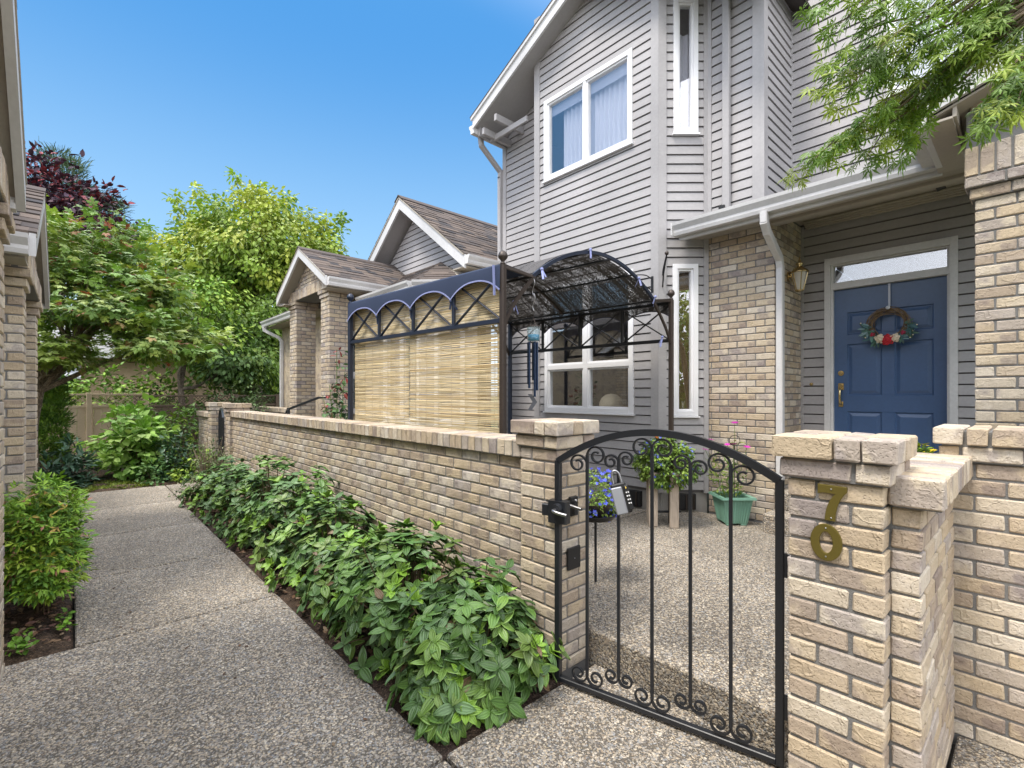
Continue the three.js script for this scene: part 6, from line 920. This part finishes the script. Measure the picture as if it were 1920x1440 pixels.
bush('nandina', 'dwarf nandina with pink new leaves in the small side bed', [4.38, 0, -0.14], [0.33, 0.62, 0.165], 5000, { seed: 720, boxy: 1, lift: 0.17, leaf: triLeaf, size: 0.072, cr: 0.055, shell: 0.22, cols: [[0.17, 0.32, 0.022], [0.20, 0.35, 0.025], [0.11, 0.24, 0.02], [0.26, 0.36, 0.03], [0.08, 0.18, 0.025]], odd: 0.05, oddCols: [[0.46, 0.20, 0.14], [0.48, 0.28, 0.16], [0.40, 0.28, 0.06]], low: 0.1, droop: 0.35, sy: 0.5 });
bush('lilac', 'tall bright green lilac shrub in front of the tan fence', [10.55, 0, 0.86], [0.75, 1.42, 0.62], 1500, { seed: 721, leaf: roundLeaf, size: 0.135, cr: 0.12, cols: [[0.23, 0.43, 0.045], [0.27, 0.47, 0.055], [0.17, 0.35, 0.04], [0.32, 0.50, 0.08]], low: 0.15, droop: 0.15, tumble: 0.5, sr: 0.01, sy: 0.6, mat: thinLeaf, shell: 0.5 });
bush('rhododendron', 'low dark blue-green rhododendron beside the brick porch', [10.1, 0, -0.12], [0.55, 0.60, 0.42], 620, { seed: 722, leaf: lanceLeaf, size: 0.15, cr: 0.08, cols: [[0.035, 0.085, 0.045], [0.05, 0.11, 0.06], [0.028, 0.07, 0.04], [0.07, 0.14, 0.085]], droop: 0.1, mat: glossLeaf });
bush('camellia', 'dark glossy shrub standing right of the bright lilac', [9.85, 0, 1.28], [0.42, 0.82, 0.36], 800, { seed: 723, leaf: ovalLeaf, size: 0.085, cr: 0.08, cols: [[0.025, 0.07, 0.03], [0.035, 0.09, 0.035], [0.06, 0.12, 0.06]], mat: glossLeaf, low: 0.1 });
bush('twiggy_shrub', 'small-leaved twiggy olive shrub at the far end of the wall', [7.95, 0, 1.45], [0.42, 0.86, 0.36], 2200, { seed: 724, leaf: ovalLeaf, size: 0.036, cr: 0.09, cols: [[0.10, 0.15, 0.04], [0.14, 0.19, 0.06], [0.07, 0.12, 0.035], [0.24, 0.22, 0.14]], stems: 60, sr: 0.004, stemMat: S([0.24, 0.18, 0.13]), shell: 0.55 });
bush('ground_cover_shrub', 'low green euonymus edging the walk to the far gate', [9.72, 0, 1.62], [0.5, 0.42, 0.6], 900, { seed: 725, leaf: ovalLeaf, size: 0.075, cr: 0.1, cols: mg });
bush('ground_cover_shrub', 'low green shrub between the lilac and the path end', [9.75, 0, 1.05], [0.34, 0.34, 0.34], 500, { seed: 726, leaf: ovalLeaf, size: 0.08, cr: 0.1, cols: [[0.05, 0.13, 0.03], [0.08, 0.17, 0.035]] });
bush('rose_bush', 'wild rose hanging over the courtyard wall by the far gate', [12.2, 0, 2.75], [0.9, 1.68, 0.7], 700, { seed: 727, leaf: ovalLeaf, size: 0.085, cr: 0.14, cols: [[0.10, 0.18, 0.05], [0.16, 0.24, 0.09], [0.07, 0.13, 0.04]], low: 0.5 });
bush('arborvitae', 'columnar arborvitae hedge beside the tan fence', [13.45, 0, -0.36], [0.40, 2.4, 0.33], 9000, { seed: 728, leaf: lanceLeaf, size: 0.085, cr: 0.09, cols: [[0.12, 0.25, 0.026], [0.16, 0.30, 0.03], [0.08, 0.18, 0.022], [0.20, 0.33, 0.035]], droop: -0.7, low: 0.02, clumps: 420, shell: 0.2, stems: 4, cat: 'hedge' });
bush('hedge_shrub', 'dense green shrub behind the tan fence end', [15.0, 0, 2.2], [1.0, 1.3, 1.2], 900, { seed: 729, leaf: ovalLeaf, size: 0.11, cr: 0.16, cols: dk });
bush('hedge_shrub', 'broad green shrub filling the corner by the tan fence end', [13.4, 0, 1.75], [0.7, 1.15, 0.6], 900, { seed: 730, leaf: ovalLeaf, size: 0.10, cr: 0.14, cols: mg });
bush('hedge_shrub', 'tall leafy green shrub behind the lattice of the tan fence', [16.2, 0, 0.3], [0.9, 2.1, 1.3], 1500, { seed: 731, leaf: ovalLeaf, size: 0.14, cr: 0.22, cols: mg, low: 0.1 });
bush('hedge_shrub', 'leafy green shrub under the forked trunk behind the brown fence', [17.2, 0, 2.0], [0.9, 2.3, 1.2], 1500, { seed: 732, leaf: ovalLeaf, size: 0.14, cr: 0.22, cols: [...mg, ...dk], low: 0.1 });
bush('hedge_shrub', 'deep green shrub between the brown fence and the neighbour downspout', [17.4, 0, 4.2], [0.9, 2.2, 1.4], 1500, { seed: 733, leaf: ovalLeaf, size: 0.14, cr: 0.22, cols: dk, low: 0.1 });
{ // moss and litter
  srand(740); const t = new THREE.Group(); t.name = 'moss'; t.userData = { kind: 'stuff', label: 'yellow-green moss carpet past the end of the path', category: 'moss' }; origins.set(t, new THREE.Vector3()); scene.add(t); const it = []; for (let i = 0; i < 5200; i++) { const a = rr(9.36, 10.3), b = rr(-0.35, 0.95); if (fbm(a / 3, b / 3, 9, 3, 745) < 0.40) continue; it.push({ m: orient(V(a, 0.008 + rr(-0.01, 0.012), b), new THREE.Vector3(rr(-1, 1), rr(0.2, 1.2), rr(-1, 1)), rdir(), rr(0.02, 0.042)), c: pickc([[0.16, 0.22, 0.02], [0.22, 0.27, 0.025], [0.12, 0.17, 0.02]]) }); } foliage(t, 'moss_tuft', ovalLeaf, leafMat, it);
  const l = new THREE.Group(); l.name = 'leaf_litter'; l.userData = { kind: 'stuff', label: 'fallen brown leaves scattered on the mulch beds', category: 'leaf litter' }; origins.set(l, new THREE.Vector3()); scene.add(l); const li = []; for (let i = 0; i < 1000; i++) { let a, b; if (rnd() < 0.72) { a = rr(1.65, 8.1); b = 1.11 + Math.pow(rnd(), 1.6) * 0.6; } else { a = rr(3.72, 4.93); b = rr(-0.4, -0.02); } li.push({ m: orient(V(a, 0.012 + rr(0, 0.03), b), new THREE.Vector3(rr(-1, 1), rr(-0.15, 0.25), rr(-1, 1)), new THREE.Vector3(rr(-0.5, 0.5), 1, rr(-0.5, 0.5)), rr(0.02, 0.055)), c: pickc([[0.16, 0.09, 0.05], [0.22, 0.14, 0.08], [0.10, 0.06, 0.04], [0.20, 0.11, 0.09], [0.26, 0.19, 0.12]]) }); } for (let i = 0; i < 150; i++) li.push({ m: orient(V(rr(1.4, 8.2), 0.004, 1.08 - Math.pow(rnd(), 2.5) * 0.9), new THREE.Vector3(rr(-1, 1), rr(-0.05, 0.1), rr(-1, 1)), new THREE.Vector3(rr(-0.2, 0.2), 1, rr(-0.2, 0.2)), rr(0.008, 0.026)), c: pickc([[0.16, 0.09, 0.05], [0.10, 0.06, 0.04], [0.26, 0.19, 0.12]]) }); foliage(l, 'dry_leaf', ovalLeaf, S([1, 1, 1], { side: 2, roughness: 0.9 }), li);
  const w = new THREE.Group(); w.name = 'bed_weed'; w.userData = { kind: 'stuff', label: 'scattered small green weeds in the side bed', category: 'weed' }; origins.set(w, new THREE.Vector3()); scene.add(w); const wi = []; for (const [a, b] of [[3.95, -0.02], [4.05, -0.04], [4.2, -0.03], [3.8, -0.19], [3.86, -0.22], [3.92, -0.21], [3.78, -0.24], [4.0, -0.23], [2.2, 1.16], [1.66, 1.3], [3.0, 1.14]]) clump(wi, V(a, 0.03, b), 0.028, 12, [[0.16, 0.32, 0.03], [0.12, 0.25, 0.03]], 0.034, { droop: 0 }); foliage(w, 'weed_leaf', roundLeaf, leafMat, wi);
}
// ---------------------------------------------------------------- patio plants
const flowerGeo = (n, r, cup) => { const l = []; for (let i = 0; i < n; i++) { const g = leafSheet(r, r * 0.3, 2, 2, oval, (s) => 0.1 * Math.abs(s), -cup); const c = g.clone(); c.rotateY(i / n * 6.2832); l.push(c); } const m = merge(l); m.userData.shared = true; return m; };
const blueFlower = flowerGeo(5, 1, 0.25), zinnia = flowerGeo(11, 1, 0.12);
function flowers(parent, name, geo, pts, size, cols, up) { const it = pts.map(p => ({ m: orient(p, rdir().setY(rr(-0.2, 0.4)), new THREE.Vector3(0, 1, 0).addScaledVector(up, 1.2).add(rdir().multiplyScalar(0.4)), size * rr(0.8, 1.2)), c: pickc(cols, 0.12) })); foliage(parent, name, geo, S([1, 1, 1], { side: 2, roughness: 0.7 }), it); }
const toCam = V(-0.74, 0.2, -0.67);
{ // wooden stand with a trailing plant
  srand(801); const a = 2.45, b = 4.27, t = thing('plant_stand', 'grey weathered wooden plant stand by the bay window', 'plant stand', [a, 0.155, b]); const R = (x, z) => [a + 0.675 * -x + 0.7376 * 0 - 0.0 + z * 0.7376 * 0.9, b + 0.7376 * x + z * 0.6752 * 0.9];
  const leg = (x, z) => { const [p, q] = R(x, z); const g = chamferBox(0.085, 0.50, 0.03, 0.004); g.rotateY(47.5 * Math.PI / 180); const v = V(p, 0.157 + 0.25, q); g.translate(v.x, v.y, v.z); part(t, 'leg', g, M.wood); }; leg(-0.13, -0.04); leg(0.055, -0.10); leg(-0.1, 0.16); leg(0.12, 0.12);
  const top = chamferBox(0.34, 0.03, 0.30, 0.004); top.rotateY(47.5 * Math.PI / 180); { const v = V(a, 0.675, b); top.translate(v.x, v.y, v.z); } part(t, 'shelf', top, M.wood); { const g = chamferBox(0.30, 0.02, 0.02, 0.003); g.rotateY(47.5 * Math.PI / 180); const v = V(a, 0.29, b); g.translate(v.x, v.y, v.z); part(t, 'stretcher', g, M.iron); }
  const p = thing('trailing_plant', 'round mound of trailing green plant with small blue flowers on the wooden stand', 'potted plant', [a, 0.69, b]); part(p, 'pot', lathe([[0, 0], [0.10, 0], [0.13, 0.14], [0.12, 0.14], [0.09, 0.02], [0, 0.02]], V(a, 0.691, b), 20), M.bronze); const items = [], fl = []; for (let i = 0; i < 230; i++) { const d = rdir(), f = Math.pow(rnd(), 0.3); const q = V(a, 0.79, b).add(new THREE.Vector3(d.x * 0.30 * f, d.y * 0.25 * f - 0.06 * Math.abs(d.x), d.z * 0.30 * f)); clump(items, q, 0.04, 22, [[0.15, 0.25, 0.03], [0.20, 0.30, 0.045], [0.10, 0.19, 0.03]], 0.034, { out: d, droop: 0.5 }); if (d.dot(toCam) > 0.1 && f > 0.75 && rnd() < 0.7) fl.push(q.addScaledVector(d, 0.03)); } foliage(p, 'foliage', ovalLeaf, leafMat, items); flowers(p, 'flower', blueFlower, fl, 0.017, [[0.10, 0.14, 0.55], [0.16, 0.2, 0.6]], toCam);
  const or = thing('orange_flower', 'orange bloom on a stem above the trailing plant', 'flower', [a, 0.83, b + 0.05]); part(or, 'stem', tube([V(a, 0.831, b + 0.02), V(a + 0.01, 0.92, b), V(a + 0.03, 1.02, b - 0.02)], 0.006, 10, 6), M.greenStem); flowers(or, 'bloom', zinnia, [V(a + 0.03, 1.035, b - 0.02), V(a - 0.01, 1.02, b - 0.01), V(a + 0.07, 1.025, b)], 0.045, [[0.75, 0.13, 0.03]], toCam); const oi = []; for (let i = 0; i < 5; i++) clump(oi, V(a + 0.02 + rr(-0.05, 0.05), 0.96 + rr(-0.05, 0.05), b + rr(-0.04, 0.04)), 0.03, 6, [[0.15, 0.28, 0.03]], 0.05); foliage(or, 'foliage', ovalLeaf, leafMat, oi);
}
{ // green plastic planter with zinnias
  srand(802); const a = 2.05, b = 4.84, th = 47.5 * Math.PI / 180, t = thing('square_planter', 'mint green ribbed plastic planter by the brick pier', 'planter', [a, 0.155, b]); const C = V(a, 0.155, b);
  const ring = (h, y) => [[-h, h], [h, h], [h, -h], [-h, -h]].map(([x, z]) => new THREE.Vector3(x, y, z).applyAxisAngle(UP, th).add(C)); const hB = 0.105, hT = 0.140, H0 = 0.02, H1 = 0.255; const quad = (o, A, Bq, Cq, D) => o.push(A, Bq, Cq, A, Cq, D);
  const o = []; const r0 = ring(hB, H0), r1 = ring(hT, H1), i1 = ring(hT - 0.012, H1), i0 = ring(hB - 0.01, H0 + 0.03); for (let k = 0; k < 4; k++) { const l = (k + 1) % 4; quad(o, r0[k], r0[l], r1[l], r1[k]); quad(o, i0[l], i0[k], i1[k], i1[l]); } quad(o, r0[0], r0[3], r0[2], r0[1]); part(t, 'body', tris(o), M.teal);
  const rim = []; const q0 = ring(hT, H1 - 0.005), q1 = ring(hT + 0.026, H1 + 0.004), q2 = ring(hT + 0.022, H1 + 0.026), q3 = ring(hT - 0.014, H1 + 0.022), q4 = ring(hT - 0.014, H1 - 0.02); const R = [q0, q1, q2, q3, q4]; for (let s = 0; s < 4; s++) for (let k = 0; k < 4; k++) { const l = (k + 1) % 4; quad(rim, R[s][k], R[s][l], R[s + 1][l], R[s + 1][k]); } part(t, 'rim', tris(rim), M.teal);
  for (let k = 0; k < 4; k++) for (let i = 0; i < 9; i++) { const f = (i + 1) / 10, A = r0[k].clone().lerp(r0[(k + 1) % 4], f), Bq = r1[k].clone().lerp(r1[(k + 1) % 4], f); Bq.lerp(A, 0.06); A.lerp(Bq, 0.04); part(t, 'rib', bar(A, Bq, 0.012, 0.008, A.clone().sub(C).setY(0).normalize()), M.teal); }
  for (const [x, z] of [[-0.07, 0.085], [0.07, 0.085], [0.07, -0.085], [-0.07, -0.085]]) { const g = chamferBox(0.06, 0.02, 0.04, 0.003); g.translate(x, 0.012, z); g.applyAxisAngle ? 0 : 0; g.rotateY(th); g.translate(C.x, C.y, C.z); part(t, 'foot', g, M.teal); }
  const so = ring(hT - 0.02, H1 - 0.05); part(t, 'potting_soil', tris([so[0], so[1], so[2], so[0], so[2], so[3]]), M.soil);
  const z = thing('zinnias', 'tall thin zinnias with magenta and pink flowers in the green planter', 'flowers', [a, 0.40, b]); const heads = [[-0.20, 0.98, 0.02], [0.03, 1.15, 0], [-0.03, 0.93, 0.03], [0.0, 0.94, -0.03], [0.15, 0.91, 0.0], [-0.25, 0.88, 0.04]], st = [], it = [], pts = []; const toA = (x, y, d) => V(a - 0.675 * x + 0.7376 * d, y, b + 0.7376 * x + 0.675 * d); heads.forEach(([x, y, d]) => { const B0 = toA(x * 0.25, 0.35, d), T = toA(x, y, d); st.push(taper([B0, B0.clone().lerp(T, 0.5).add(new THREE.Vector3(0, 0.06, 0)), T], 0.004, 0.0025, 6, 5)); pts.push(T); for (let k = 1; k < 7; k++) clump(it, B0.clone().lerp(T, k / 8), 0.045, 6, [[0.20, 0.33, 0.03], [0.15, 0.27, 0.03], [0.28, 0.36, 0.05]], 0.062, { droop: 0.2 }); }); part(z, 'stem', merge(st), M.greenStem); foliage(z, 'foliage', lanceLeaf, thinLeaf, it); flowers(z, 'flower', zinnia, pts, 0.036, [[0.50, 0.03, 0.36], [0.55, 0.05, 0.20], [0.42, 0.02, 0.30]], new THREE.Vector3(0, 1, 0));
  const hp = thing('plant_hoop', 'thin black wire hoop stake in the green planter', 'stake', [a, 0.4, b]); const hc = toA(0.0, 0.98, -0.06), l = []; for (let i = 0; i <= 24; i++) { const q = i / 24 * 6.2832; l.push(hc.clone().add(new THREE.Vector3(0.675 * 0.052 * Math.cos(q), 0.052 * Math.sin(q), -0.7376 * 0.052 * Math.cos(q)))); } part(hp, 'hoop', merge([tube(l, 0.003, 48, 6), tube([hc.clone().add(new THREE.Vector3(0, -0.052, 0)), hc.clone().setY(0.4)], 0.0035, 8, 6)]), M.black);
}
{ // blue lobelia on a black stand behind the pillar
  srand(803); const a = 2.02, b = 2.60, t = thing('flower_stand', 'black metal plant stand behind the gate pillar', 'plant stand', [a, 0.155, b]); for (let i = 0; i < 3; i++) { const q = i * 2.094 + 0.4; part(t, 'leg', bar(V(a + 0.05 + 0.05 * Math.cos(q), 0.157, b + 0.05 * Math.sin(q)), V(a + 0.05 + 0.05 * Math.cos(q), 0.60, b + 0.05 * Math.sin(q)), 0.014, 0.014), M.iron); } part(t, 'dish', lathe([[0, 0], [0.13, 0], [0.155, 0.035], [0.145, 0.035], [0.12, 0.012], [0, 0.012]], V(a, 0.60, b), 26), M.black);
  const p = thing('blue_flowers', 'bushy plant with vivid blue flowers seen through the gate', 'potted plant', [a, 0.62, b]); part(p, 'pot', lathe([[0, 0], [0.09, 0], [0.12, 0.09], [0.11, 0.09], [0, 0.06]], V(a, 0.614, b), 18), M.bronze); const items = [], fl = []; for (let i = 0; i < 90; i++) { const d = rdir(), f = Math.pow(rnd(), 0.4); const q = V(a, 0.755, b).add(new THREE.Vector3(d.x * 0.19 * f, d.y * 0.17 * f, d.z * 0.19 * f)); clump(items, q, 0.03, 14, [[0.20, 0.32, 0.04], [0.14, 0.25, 0.035], [0.26, 0.36, 0.06]], 0.028, { out: d, droop: 0.2 }); if (f > 0.6) for (let k = 0; k < 2; k++) fl.push(q.clone().addScaledVector(d, 0.03).add(rdir().multiplyScalar(0.025))); } foliage(p, 'foliage', lanceLeaf, leafMat, items); flowers(p, 'flower', blueFlower, fl, 0.018, [[0.06, 0.09, 0.60], [0.10, 0.13, 0.70], [0.05, 0.06, 0.42]], toCam);
}
{ // yellow flowers on the porch step
  srand(804); const a = 0.60, b = 4.86, t = thing('yellow_flowers', 'yellow flowers in a pot on the porch step behind the brick wall', 'potted plant', [a, 0.325, b]); part(t, 'pot', lathe([[0, 0], [0.10, 0], [0.14, 0.24], [0.13, 0.24], [0.09, 0.02], [0, 0.02]], V(a, 0.327, b), 22), S([0.34, 0.14, 0.07])); const it = [], fl = []; for (let i = 0; i < 60; i++) { const d = rdir(); const q = V(a, 0.80, b).add(new THREE.Vector3(d.x * 0.16, d.y * 0.2, d.z * 0.16)); clump(it, q, 0.04, 10, [[0.20, 0.33, 0.03], [0.15, 0.27, 0.03]], 0.04); if (d.y > 0.2) fl.push(q.clone().add(new THREE.Vector3(0, 0.05, 0))); } const st = fl.map(p => tube([V(a, 0.5, b), p.clone().lerp(V(a, 0.7, b), 0.5), p], 0.003, 5, 5)); part(t, 'stem', merge(st), M.greenStem); foliage(t, 'foliage', ovalLeaf, leafMat, it); flowers(t, 'flower', zinnia, fl, 0.028, [[0.75, 0.58, 0.02]], new THREE.Vector3(0, 1, 0));
}
{ // climbing rose at the corner of the gazebo
  srand(805); const a = 5.75, b = 2.38, t = thing('climbing_rose', 'young climbing rose with red shoots above the garden wall', 'rose', [a, 0, b]); const st = [], it = []; for (const [x, h, l] of [[0.0, 1.98, 0.02], [0.15, 1.55, 0.12], [0.30, 1.42, 0.2], [-0.12, 1.5, -0.1], [-0.2, 1.7, -0.04], [0.2, 1.25, 0.0], [0.4, 1.28, 0.1]]) { const B0 = V(a, 0.1, b), T = V(a + x, h, b - l * 0.3); st.push(taper([B0, V(a + x * 0.3, h * 0.5, b), T], 0.010, 0.003, 8, 6)); for (let y = 0.95; y < h; y += 0.085) { const f = (y - 0.1) / (h - 0.1); const p = B0.clone().lerp(T, f); clump(it, p.add(rdir().setY(0).multiplyScalar(0.06)), 0.05, 4, [[0.07, 0.16, 0.04], [0.10, 0.22, 0.06], [0.05, 0.12, 0.05]], 0.075, { droop: 0.3, odd: f > 0.9 ? 0.6 : 0.05, oddCols: [[0.30, 0.06, 0.05]] }); } } part(t, 'stem', merge(st), M.greenStem); foliage(t, 'foliage', ovalLeaf, leafMat, it);
}
renderer.render(scene, camera);
